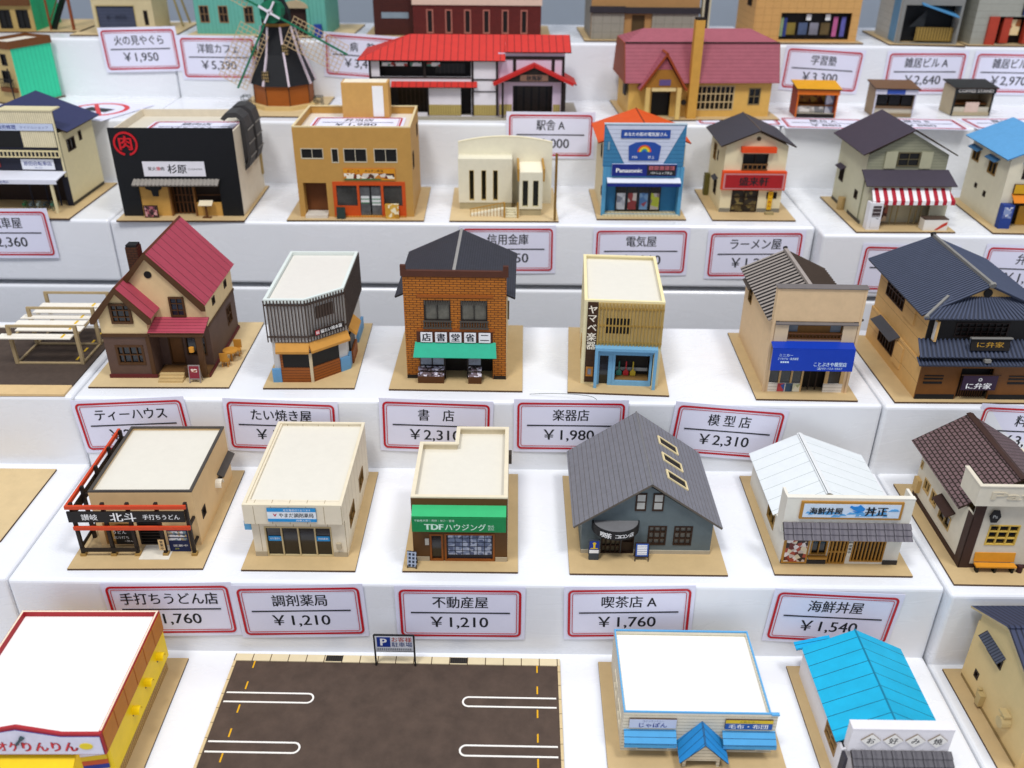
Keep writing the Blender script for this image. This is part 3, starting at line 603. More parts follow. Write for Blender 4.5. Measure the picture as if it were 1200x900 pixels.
def estate():
    H = House('model_estate_agency', 'brown estate agent model with green awning and notched cream roof', 'model shop', (-8.03, 52.06), -.1, T1, 8.61, 12.75)
    W = mt('#6b4a22', noise=.06); OR = mt('#9b5c22', noise=.06); x0, x1, y0, y1, h = .75, 7.8, 1.22, 10.95, 5.95
    a = H.body(x0, y0, x1, 8.6, h, {'F': W, '*': mt('#e0d4b8')}); a.win('F', 3.1, .17, 6.85, 2.75, 1, 1, OR, mt('#2e3440', rough=.2), fw=.14, name='shop_window'); a.win('F', 2.0, .17, 3.0, 2.7, 1, 1, OR, GLASS2, fw=.14, name='door')
    a.hole('B', 3.72, 3.0, 7.63, 7.0); c = H.body(3.55, 8.61, x1, y1, h, mt('#e0d4b8')); c.hole('F', 3.72, 3.0, 7.63, 7.0); H.done()
    H.part(MB().hexa([(x, y, 5.3) for x, y in ((x0+.16, y0+.16), (x1-.16, y0+.16), (x1-.16, y1-.16), (3.72, y1-.16), (3.72, 8.44), (x0+.16, 8.44))], [(x, y, 5.45) for x, y in ((x0+.16, y0+.16), (x1-.16, y0+.16), (x1-.16, y1-.16), (3.72, y1-.16), (3.72, 8.44), (x0+.16, 8.44))]), 'roof', BROOF)
    k = MB(); r = .3; z0, z1 = h, h+.12; e = .003
    k.box(x0, y0, z0, x1, y0+r, z1); k.box(x0, y0+r+e, z0, x0+r, 8.6-r-e, z1); k.box(x0, 8.6-r, z0, 3.55+r, 8.6, z1); k.box(3.55, 8.6+e, z0, 3.55+r, y1-r-e, z1); k.box(3.55, y1-r, z0, x1, y1, z1); k.box(x1-r, y0+r+e, z0, x1, y1-r-e, z1); H.part(k, 'parapet', CREAM)
    G_LIT = mt('#35b878', noise=.04); G2 = mt('#1f8f56', noise=.05); m = MB(); m.slab((.85, .35, 4.95), (7.7, .35, 4.95), (7.7, y0-.01, 5.35), (.85, y0-.01, 5.35), .06, 1, 0); m.box(.85, .3, 3.6, 7.7, .38, 4.88, 1); aw = H.part(m, 'awning', [G_LIT, G2])  # awning top gets a lighter green, painting in the light that falls on it
    f = FF(.3); pale = mt('#d5efdf', noise=0)
    merge([text(aw, 'TDF', f, 2.45, 4.05, .72, pale, d=.005, bold=.06, width=1.35), text(aw, 'ハウジング', f, 4.75, 4.05, .66, pale, d=.005, bold=.02, width=2.95), text(aw, '株式', f, 6.6, 4.15, .24, pale, d=.005), text(aw, '会社', f, 6.6, 3.9, .24, pale, d=.005), text(aw, '不動産売買｜賃貸｜仲介・管理', f, 2.5, 4.62, .22, pale, d=.005, width=2.9)], 'lettering')
    f = FF(y0); q = MB()
    for i in range(6):
        for j in range(5): q.pbox(f, 3.36+i*.55, .68+j*.4, 3.86+i*.55, 1.02+j*.4, -.115, -.1)
    H.part(q, 'property_leaflet', photo_mat(['#8290ac', '#a9b4ca', '#5f6c8c', '#bcc5d6', '#6b7896'], 4))
    H.split(MB().pbox(f, .78, .17, 1.95, .55, .003, .08).pbox(f, 6.9, .17, 7.78, .55, .003, .08), 'plinth', mt('#bdb097'))
    H.part(MB().slab((2.0, .45, .2), (3.1, 1.15, .2), (3.1, 1.15, 2.5), (2.0, .45, 2.5), .06), 'open_door', OR) if False else None
    H.part(MB().pbox(f, 1.66, 1.7, 1.95, 2.3, .01, .08), 'intercom', mt('#cfcabd')); H.part(MB().pbox(FR(x1), 9.2, 3.6, 9.9, 4.5, .003, .25), 'meter_box', mt('#5a5048'))
    b = MB(); b.slab((.35, .35, .3), (1.05, .25, .3), (1.05, .55, 1.55), (.35, .65, 1.55), .05, 1, 0); b.slab((1.05, .95, .3), (.35, 1.05, .3), (.35, .68, 1.55), (1.05, .58, 1.55), .05, 1, 0)
    for x, y in ((.38, .35), (1.02, .25), (.38, 1.03), (1.02, .93)): b.box(x-.04, y-.04, .17, x+.04, y+.04, .4, 1)
    H.part(b, 'pavement_sign', [mt('#39404f', pat='uv', p=.28, p2=.3, w=.1, c2='#aab4c4'), BURN])
estate()

def cafe():
    H = House('model_cafe', 'blue-grey cafe model with steep grey roof, three skylights and round awning', 'model cafe', (4.42, 51.95), -.1, T1, 11.76, 12.65)
    W = mt('#6e7a7d', noise=.1, nscale=70); RF = mt('#83838a', pat='v', p=.42, w=.035, c2='#55503f', noise=.1, nscale=200); BR = mt('#3a2413', noise=.1); GL = mt('#8d8a80', rough=.3, noise=.2)
    y0 = 2.42; b = H.body(.95, y0, 10.8, 11.55, 2.95, W, gx=(5.85, 6.35))
    b.win('F', 5.95, 1.0, 7.35, 2.8, 3, 3, BR, GL, fw=.12, mw=.1); b.win('F', 7.9, 1.0, 9.3, 2.8, 3, 3, BR, GL, fw=.12, mw=.1); b.win('F', 2.45, .17, 3.95, 2.3, 4, 3, BR, mt('#6b6350', rough=.3, noise=.2), fw=.12, mw=.1); b.win('F', 4.0, .17, 4.95, 2.3, 1, 2, BR, mt('#4a3a2a'), name='door')
    H.done()
    u = H.part(MB().pbox(FF(y0), 4.8, 4.2, 5.62, 5.8, .003, .07), 'window', BR); MB().pbox(FF(y0), 4.93, 4.4, 5.5, 4.98, .072, .08).pbox(FF(y0), 4.93, 5.1, 5.5, 5.68, .072, .08).build('pane', mt('#b9b9b4', rough=.3), u)
    u = H.part(MB().pbox(FF(y0), 6.08, 4.2, 6.9, 5.8, .003, .07), 'window', BR); MB().pbox(FF(y0), 6.2, 4.4, 6.78, 4.98, .072, .08).pbox(FF(y0), 6.2, 5.1, 6.78, 5.68, .072, .08).build('pane', mt('#b9b9b4', rough=.3), u)
    H.gable_y(.22, 11.4, 1.85, 12.1, 3.05, 5.82, 7.0, RF, mt('#6a6258'), .16, ridge=mt('#8a8a8c'), rr=.06)
    fr = FS((11.4, 1.85, 3.05), (11.4, 12.1, 3.05), (5.82, 1.85, 7.0))
    for v in (2.35, 4.75, 7.15):
        a = MB(); c0, c1 = 2.95, 4.95; w_ = 1.15
        a.pbox(fr, v, c0, v+w_, c0+.13, .003, .1); a.pbox(fr, v, c1-.13, v+w_, c1, .003, .1); a.pbox(fr, v, c0+.133, v+.13, c1-.133, .003, .1); a.pbox(fr, v+w_-.13, c0+.133, v+w_, c1-.133, .003, .1)
        o = H.part(a, 'skylight', mt('#ecdcb0')); MB().pbox(fr, v+.135, c0+.135, v+w_-.135, c1-.135, .003, .03).build('pane', DARK, o)
    n = 16; arc = [(3.45+1.74*math.cos(math.pi*(1+i/n)), y0-.01+1.45*math.sin(math.pi*(1+i/n))) for i in range(n+1)]
    a = MB(); a.hexa([(x, y, 3.2) for x, y in arc], [(x, y, 3.26) for x, y in arc]); aw = H.part(a, 'awning', mt('#7c7c7e', noise=.08))
    a = MB()
    for (xa, ya), (xb, yb) in zip(arc, arc[1:]):
        def sc(x, y, k): return (3.45+(x-3.45)*k, y0-.01+(y-y0+.01)*k)
        o1, o2, i2, i1 = sc(xa, ya, 1.02), sc(xb, yb, 1.02), sc(xb, yb, .97), sc(xa, ya, .97)
        a.hexa([(x, y, 2.55) for x, y in (o1, o2, i2, i1)], [(x, y, 3.3) for x, y in (o1, o2, i2, i1)])
    bd = a.build('valance', mt('#1f1f22', noise=.1), aw)
    L = []
    for ch, t in zip('喫茶 コロン店', (.31, .385, 0, .5, .565, .63, .70)):
        if ch == ' ': continue
        an = math.pi*(1+t); c = Vector((3.45+1.76*1.03*math.cos(an), y0+1.47*1.03*math.sin(an), 2.92)); nn = Vector((math.cos(an)/1.74, math.sin(an)/1.45, 0)).normalized(); tt = Vector((0, 0, 1)).cross(nn)
        L.append(text(bd, ch, Fr(c, tt, (0, 0, 1), nn), 0, 0, .52 if t < .5 else .42, WHITE, d=.015, bold=.03))
    merge(L, 'lettering')
    H.split(MB().pbox(FF(y0), .95, .17, 2.44, .5, .003, .08).pbox(FF(y0), 4.97, .17, 10.8, .5, .003, .08), 'plinth', mt('#b9b09c'))
    H.part(MB().pbox(FR(10.8), y0, .17, 11.5, .5, .003, .05), 'plinth', mt('#b9b09c'))
    a = MB(); a.box(1.5, 1.55, .17, 2.25, 1.85, .7, 1); a.box(1.45, 1.6, .7, 2.3, 1.8, 2.0, 1); o = H.part(a, 'pavement_sign', [WHITE, mt('#4b5158')]); f = FF(1.6)
    MB().pbox(f, 1.52, 1.15, 2.23, 1.92, .003, .02).build('blue_panel', mt('#1c3f9c'), o); MB().ppoly(f, [(1.8, 1.3), (1.95, 1.3), (1.95, 1.6), (2.02, 1.75), (1.88, 1.85), (1.74, 1.75), (1.8, 1.6)], .022, .03).pbox(f, 1.6, 1.22, 2.15, 1.29, .022, .03).build('yellow_key', mt('#e8c81e'), o); MB().pbox(f, 1.52, .8, 2.23, 1.1, .003, .02).build('white_panel', WHITE, o)
    a = MB(); fr = FS((4.95, 1.55, .45), (6.05, 1.55, .45), (4.95, 1.75, 1.8)); a.pbox(fr, 0, 0, 1.1, 1.3, -.06, 0); 
    for x in (5.0, 6.0): a.bar((x, 1.6, .5), (x, 1.45, .17), .07); a.bar((x, 1.7, 1.2), (x, 2.1, .17), .07)
    o = H.part(a, 'easel_sign', mt('#3a2a20')); MB().pbox(fr, .08, .12, 1.02, 1.2, .003, .015).build('blue_sheet', mt('#2f5fae'), o); MB().pbox(fr, .18, .22, .92, 1.1, .017, .025).build('menu_sheet', mt('#f0f1f4', pat='v', p=.15, w=.05, c2='#8a93a8', noise=0), o)
cafe()

def seafood():
    H = House('model_seafood_bowl_shop', 'white-walled seafood bowl shop model with pale roof and grey tiled eave', 'model shop', (19.7, 52.1), -.5, T1, 10.24, 12.75)
    W = mt('#e6e2d6', noise=.04); RF = mt('#e6ebec', pat='u', p=1.36, w=.035, c2='#9aa5a2', noise=.03); WD = mt('#b98a3e', noise=.08); GP = mt('#3f3d3e', noise=.1)
    y0 = 1.32; b = H.body(.66, y0, 9.45, 11.6, 3.0, W, gx=(4.55, 4.75)); b.win('L', 4.0, 1.1, 6.0, 2.4, 2, 1, mt('#a8874a'))
    b.win('F', 2.75, 1.0, 4.0, 2.4, 2, 1, WD); b.win('F', 4.08, .17, 5.5, 2.4, 5, 2, WD, mt('#2e2013'), mw=.12, name='lattice_door'); b.win('F', 5.85, .4, 8.3, 2.4, 9, 1, WD, GLASS2, mw=.09, name='lattice_window'); H.done()
    H.gable_y(.3, 9.8, 3.6, 12.1, 2.9, 4.25, 5.0, RF, mt('#b9b4a4'), .1, ridge=mt('#e8eaea'), rr=.18)
    H.part(MB().box(4.1, 3.55, 4.985, 4.16, 12.0, 5.03), 'ridge_line', mt('#2f4a52'))
    p = MB(); p.box(.3, y0-.12, 4.0, 9.55, y0+.1, 6.25); p.box(.3, y0+.103, 3.05, .5, 2.6, 6.25); p.box(9.35, y0+.103, 3.05, 9.55, 2.6, 6.25); p.box(.28, y0-.14, 6.253, 9.57, y0+.25, 6.33); H.part(p, 'parapet', W)
    H.part(MB().box(.52, y0+.11, 2.95, 9.33, 3.55, 3.05), 'flat_roof', W)
    f = FF(y0-.12); o = H.sign(f, 1.35, 4.5, 8.75, 6.05, .003, .14, WD, WD); s = MB().pbox(f, 1.55, 4.68, 8.55, 5.88, .142, .16).build('sign_face', mt('#d7e3f0', noise=.05), o)
    w = MB(); rnd = random.Random(3)
    for i in range(26):
        u = 1.65+rnd.random()*6.5; v = 4.72+rnd.random()*.35*(1 if u < 6 else 1.9); l = .3+rnd.random()*.5; w.ppoly(f, [(u, v), (min(u+l, 8.5), v+.02), (min(u+l*.7, 8.45), v+.16), (u+l*.3, v+.2)], .162, .166+.001*i)
    w.build('wave', mt('#6aaede', noise=.1), s)
    fi = MB(); fi.ppoly(f, [(4.85, 5.65), (5.15, 5.4), (5.5, 5.25), (5.9, 5.3), (6.0, 5.5), (5.75, 5.72), (5.6, 5.86), (5.45, 5.72), (5.15, 5.68), (4.95, 5.78)], .162, .19); fi.ppoly(f, [(5.1, 5.3), (5.5, 5.1), (5.9, 5.24), (5.5, 5.24)], .162, .188); fi.build('fish', mt('#2f8fd6', noise=.05), s)
    merge([text(s, '海鮮丼屋', f, 3.2, 5.28, .62, INK, d=.195, bold=.04, width=2.4), text(s, '丼正', f, 6.85, 5.28, .85, INK, d=.195, bold=.045, width=1.6)], 'lettering')
    tile_eave(H, .3, 9.65, y0-.13, 4.1, .3, 3.15, 14, 3, mt('#77737a', noise=.12))
    f = FF(y0); o = H.sign(f, .7, .25, 2.6, 3.0, .003, .16, WD, WD, name='menu_board')
    MB().pbox(f, .85, .42, 2.45, 2.85, .163, .17).build('menu_photos', photo_mat(['#efe3dc', '#7a2d22', '#d9c7b8', '#41281f', '#b9543a', '#e9d9b9'], 3.2), o)
    H.part(MB().pbox(f, 2.65, .75, 4.02, .95, .003, .3), 'window_shelf', WD); o = H.sign(f, 5.5, .95, 5.8, 2.2, .05, .12, mt('#e8e0cf'), WD, name='door_sign'); merge([text(o, c, f, 5.65, 1.95-i*.3, .25, INK, d=.125, bold=.03) for i, c in enumerate('営業中')], 'lettering')
    H.split(MB().pbox(f, .68, .17, 4.05, .5, .003, .1).pbox(f, 8.35, .17, 9.45, .55, .003, .08), 'plinth', GP)
seafood()

def patisserie():
    H = House('model_patisserie', 'cream model shop with brown tiled roof and a yellow bench, at the right edge', 'model shop', (32.66, 51.18), -.7, T1, 10.2, 12.7)
    W = mt('#dcd4c2', noise=.05); BR = mt('#4a332a', noise=.1); RF = mt('#80696a', pat='brick', p=.5, p2=.34, w=.05, c2='#33261f', noise=.1, bump=.8); YF = mt('#d9b95e'); T_ = mt('#c9ab74')
    y0 = 1.97; b = H.body(1.07, y0, 9.0, 11.3, 4.9, W, hf=6.2); b.win('F', 2.45, 2.3, 4.7, 4.15, 3, 3, YF, GLASS, mw=.09)
    b.win('L', 10.7, 3.0, 11.1, 3.7, 1, 1, T_, DARK); b.win('L', 8.75, 1.75, 9.9, 2.85, 2, 1, T_); b.win('L', 7.25, 1.6, 8.4, 2.8, 2, 1, T_); b.win('L', 4.6, 1.4, 6.6, 2.6, 2, 1, T_); H.done()
    H.gable_y(.35, 8.9, 3.0, 12.3, 4.85, 4.5, 7.55, RF, BR, .14, ridge=BR, rr=.22)
    p = MB(); p.box(.55, 1.4, 6.23, 9.2, 1.6, 7.9); p.box(.55, 1.603, 6.23, .75, 3.9, 7.9); p.box(.76, 1.61, 6.23, 9.2, 1.965, 6.3); p.box(.5, 1.35, 7.903, 9.25, 1.65, 8.0); p.box(.5, 1.653, 7.903, .8, 3.95, 8.0); H.part(p, 'parapet', W)
    H.part(MB().box(.78, 1.97, 6.2, 9.0, 2.15, 6.25), 'roof_edge', W)
    text(H.r, 'Pat', FF(1.4), 3.0, 7.15, .95, mt('#d2c8b2', noise=.03), width=2.9, d=.0, bold=.02, thick=.06)
    H.part(MB().pbox(FF(y0), 1.0, .17, 1.75, 6.2, .003, .1).pbox(FL(1.07), y0-.1, .17, 2.7, 4.9, .003, .07), 'corner_post', BR); H.split(MB().pbox(FL(1.07), 2.72, .17, 11.2, .62, .003, .08).pbox(FF(y0), 1.77, .17, 9.0, .5, .003, .08), 'plinth', BR)
    H.part(MB().slab((.35, 4.3, 3.0), (1.06, 4.3, 3.4), (1.06, 6.9, 3.4), (.35, 6.9, 3.0), .08), 'window_hood', BR)
    H.part(MB().pbox(FL(1.07), 10.2, 1.0, 11.0, 2.2, .003, .35), 'meter_box', T_)
    a = MB(); f = FF(y0-.1); hx = [(2.45+.42*math.cos(math.radians(60*i)), 5.1+.62*math.sin(math.radians(60*i))) for i in range(6)]; a.ppoly(f, hx, .12, .2); a.pbox(f, 2.4, 5.0, 2.5, 5.2, -.1, .12); o = H.part(a, 'hanging_sign', mt('#1f1e20')); text(o, 'Pa', f, 2.45, 5.1, .4, mt('#b9b9b6', noise=0), d=.21)
    s = MB(); s.box(2.0, 1.25, .68, 5.0, 1.75, .8); o = H.part(s, 'bench', mt('#d99a2e', noise=.08)); MB().slab((2.0, 1.78, .85), (5.0, 1.78, .85), (5.0, 1.9, 1.6), (2.0, 1.9, 1.6), .08).build('backrest', mt('#d99a2e', noise=.08), o)
    l = MB()
    for x in (2.2, 3.5, 4.8): l.box(x-.08, 1.3, .17, x+.08, 1.7, .67)
    H.split(l, 'bench_leg', DARK, o); H.part(MB().tube((5.4, 1.5, .17), (5.4, 1.5, .75), .2, 10), 'flower_pot', mt('#4a2a2a'))
patisserie()

# ================================================================== third row
T2 = Z[2]
def carport():
    H = House('model_car_shelter', 'cream slatted car shelter frame on a brown board, at the left edge', 'model shelter', (-43.1, 65.92), .4, T2, None, None)
    BD = mt('#574a41', rough=.85, noise=.14, nscale=220); PO = mt('#b3a07c', noise=.08); WH = mt('#efeade', noise=.04); YL = mt('#e9c21a', noise=.05)
    H.part(MB().box(-13, 1.62, 0, 5.42, 13.3, .16), 'base_board', BD); H.part(MB().box(-13, 0, 0, 5.42, 1.6, .2), 'pavement_strip', mt('#dcc091', noise=.06)); H.part(MB().box(-13, 12.9, .163, 5.42, 13.3, .25), 'kerb', WH)
    xs, ys, h = (-1.1, 4.75), (5.6, 9.45, 13.0), 3.75; p = MB()
    for x in xs:
        for y in ys: p.box(x-.14, y-.14, .17, x+.14, y+.14, h)
    H.split(p, 'post', PO); b = MB()
    for y in ys: b.box(-1.25, y-.1, h+.003, 4.9, y+.1, h+.2)
    for y in ys[:2]: b.box(-.95, y-.1, .17, 4.6, y+.1, .3)
    for x in xs: b.box(x-.1, 5.75, .17, x+.1, 9.3, .3); b.box(x-.1, 9.6, .17, x+.1, 12.85, .3)
    H.split(b, 'beam', PO)
    r = MB(); 
    for x in xs: r.box(x-.1+(.25 if x < 0 else -.25), 5.75, 2.72, x+.1+(.25 if x < 0 else -.25), 12.85, 2.87)
    H.split(r, 'rail', PO); s = MB(); q = MB()
    for i, (y, dx) in enumerate(((4.9, -.75), (6.5, .1), (7.7, -.6), (9.0, -.6), (10.3, -.1), (11.6, -.1))):
        s.box(-1.2+dx, y, 2.9, 4.7+dx*.3, y+.95, 3.0)
    H.split(s, 'roof_slat', WH)
    for y in (5.05, 6.7, 7.9, 9.2, 11.8): q.box(3.55, y, 3.005, 3.75, y+.7, 3.02)
    for y in (6.3, 8.0, 9.6, 11.2): q.box(3.75, y, .163, 3.93, y+.75, .18)
    H.split(q, 'yellow_marking', YL)
carport()

def tea_house():
    H = House('model_tea_house', 'two-storey tea house model with steep pink roofs, brown ground floor and porch', 'model house', (-36.25, 67.35), .8, T2, 11.99, 13.1, BASE2)
    CR = mt('#e3cc9f', noise=.05); BW = mt('#6a5348', noise=.12, nscale=90); TR = mt('#5a3c1d', noise=.1); RF = mt('#b04e60', pat='u', p=1.2, w=.075, c2='#55182a', noise=.07, nscale=120); RF2 = mt('#b04e60', pat='v', p=.42, w=.05, c2='#6a2434', noise=.07); RS = mt('#6a3a22', noise=.1); SK = mt('#6a2a2c')
    # main block
    y0, y1, x0, x1 = 3.6, 11.85, 1.45, 9.85; zf = 4.25
    lo = H.body(1.7, y0, x1, y1, zf, BW, name='ground_floor_wall'); lo.win('R', 8.9, 1.7, 10.4, 3.5, 2, 2, TR); lo.win('F', 6.1, .5, 7.4, 3.2, 1, 1, TR, mt('#7a5226', noise=.15), name='door'); lo.win('F', 7.6, 1.4, 9.4, 3.2, 2, 1, TR)
    up = H.body(1.7, y0, x1, y1, 6.2, CR, z0=zf+.005, gx=(5.55, 10.75), name='upper_wall'); up.win('F', 6.85, 5.15, 8.15, 7.0, 2, 3, TR, mt('#2a2f40', rough=.2), fw=.16, cut=False, rec=-.03, d=.16)
    up.win('R', 5.5, 5.3, 6.3, 6.0, 1, 1, BURN, DARK); up.win('R', 9.3, 5.3, 10.1, 6.0, 1, 1, BURN, DARK)
    # front wing
    wg = H.body(1.4, 1.72, 5.35, y0-.005, zf, BW, name='ground_floor_wall'); wg.win('F', 2.25, 1.4, 4.65, 3.3, 4, 2, TR, fw=.2)
    wu = H.body(1.4, 1.72, 5.35, y0-.005, 6.1, CR, z0=zf+.005, gx=(3.4, 8.5), name='upper_wall'); wu.win('F', 2.5, 5.35, 4.3, 7.2, 3, 3, TR, fw=.2, cut=False, rec=-.03, d=.16)
    H.done()
    H.gable_y(1.25, 9.97, 3.3, 12.9, 6.3, 5.6, 11.1, RF, RS, .2); H.gable_y(.85, 5.95, 1.35, 6.2, 5.95, 3.4, 8.8, RF, RS, .18)
    for (xa, za, xm, zm, xb, y) in ((1.25, 6.05, 5.6, 10.85, 9.97, 3.28), (.85, 5.7, 3.4, 8.55, 5.95, 1.33)):
        H.part(MB().ppoly(FF(y), [(xa, za+.18), (xa, za-.25), (xa+.35, za-.25), (xm, zm-.35), (xm, zm+.2)], 0, .1), 'barge_board', TR); H.part(MB().ppoly(FF(y), [(xb, za+.18), (xm, zm+.2), (xm, zm-.35), (xb-.35, za-.25), (xb, za-.25)], 0, .1), 'barge_board', TR)
    H.split(MB().pbox(FF(1.72), 1.4, 4.1, 5.35, 4.4, .003, .1).pbox(FR(x1), 3.6, 4.12, y1, 4.34, .003, .08), 'trim_band', TR)
    H.part(MB().pbox(FF(1.72), 5.0, .17, 5.35, 4.08, .003, .08), 'corner_post', TR)
    H.split(MB().pbox(FF(1.72), 1.3, .17, 5.45, .5, .003, .14).pbox(FR(x1), 1.75, .17, y1, .45, .003, .14), 'plinth', SK)
    H.part(MB().tube(FF(3.6).p(5.5, 9.0, .003), FF(3.6).p(5.5, 9.0, .06), .32, 16), 'round_window', DARK)
    # porch
    H.part(MB().slab((5.37, 1.4, 4.62), (10.15, 1.4, 4.62), (10.05, 3.59, 5.1), (5.37, 3.59, 5.1), .12, 1, 0), 'porch_roof', [RF2, RS])
    H.part(MB().box(5.5, 1.45, 4.2, 10.0, 1.62, 4.45), 'porch_beam', TR); H.split(MB().box(9.3, 1.5, .45, 9.75, 1.9, 4.19), 'porch_post', TR); H.part(MB().box(5.46, 1.7, .17, 9.9, 3.59, .45), 'porch_floor', mt('#7a5a36'))
    H.split(MB().box(7.9, 1.5, 1.15, 9.29, 1.65, 1.35).box(7.9, 1.5, .45, 8.1, 1.65, 1.14).box(8.4, 1.52, .46, 8.5, 1.63, 1.14).box(8.85, 1.52, .46, 8.95, 1.63, 1.14), 'porch_rail', TR)
    H.part(MB().box(5.75, .75, .17, 7.85, 1.68, .34).box(5.75, 1.05, .343, 7.85, 1.68, .52).box(5.75, 1.35, .523, 7.85, 1.68, .7), 'steps', mt('#cdb382'))
    H.part(MB().tube((8.9, 1.3, 2.9), (8.9, 1.3, 3.3), .22, 10), 'lantern', mt('#d69a3a'))
    # chimney, garden table, board
    c = H.part(MB().box(3.3, 5.3, 8.0, 4.3, 6.3, 10.75), 'chimney', mt('#5a3a20', pat='brick', p=.5, p2=.22, w=.03, c2='#2e1d10')); H.part(MB().box(3.35, 5.35, 10.75, 4.25, 6.25, 10.95), 'chimney_cap', DARK, parent=c)
    WDN = mt('#c58f3a', noise=.1); t = H.part(MB().tube((11.0, 4.9, 1.15), (11.0, 4.9, 1.27), .68, 16), 'garden_table', WDN); MB().tube((11.0, 4.9, .17), (11.0, 4.9, 1.15), .1, 8).build('table_leg', WDN, t)
    for x, y, bx, by in ((10.75, 3.9, 0, -.36), (11.25, 6.0, 0, .36)):
        s = H.part(MB().tube((x, y, .7), (x, y, .8), .38, 12), 'garden_chair', WDN); MB().box(x-.35, y+by-.05, .8, x+.35, y+by+.05, 1.6).build('backrest', WDN, s); H.split(MB().box(x-.28, y-.28, .17, x-.2, y-.2, .7).box(x+.2, y-.28, .17, x+.28, y-.2, .7).box(x-.28, y+.2, .17, x-.2, y+.28, .7).box(x+.2, y+.2, .17, x+.28, y+.28, .7), 'chair_leg', WDN, s)
    f = FS((8.45, .75, .5), (9.45, .75, .5), (8.45, .95, 1.7)); a = MB(); a.pbox(f, 0, 0, 1.0, 1.3, -.06, 0, 1)
    for x in (8.5, 9.4): a.bar((x, .78, .6), (x, .68, .17), .07, m=1); a.bar((x, .95, 1.5), (x, 1.3, .17), .06, m=1)
    o = H.part(a, 'pavement_sign', [WHITE, mt('#9a8f8c')]); MB().pbox(f, .08, .1, .92, 1.2, .003, .015).build('red_sheet', mt('#8c2f3c'), o); MB().pbox(f, .25, .65, .75, .95, .017, .025).build('photo', photo_mat(['#d9c2b0', '#efe6dc', '#a05a44'], 6), o)
tea_house()

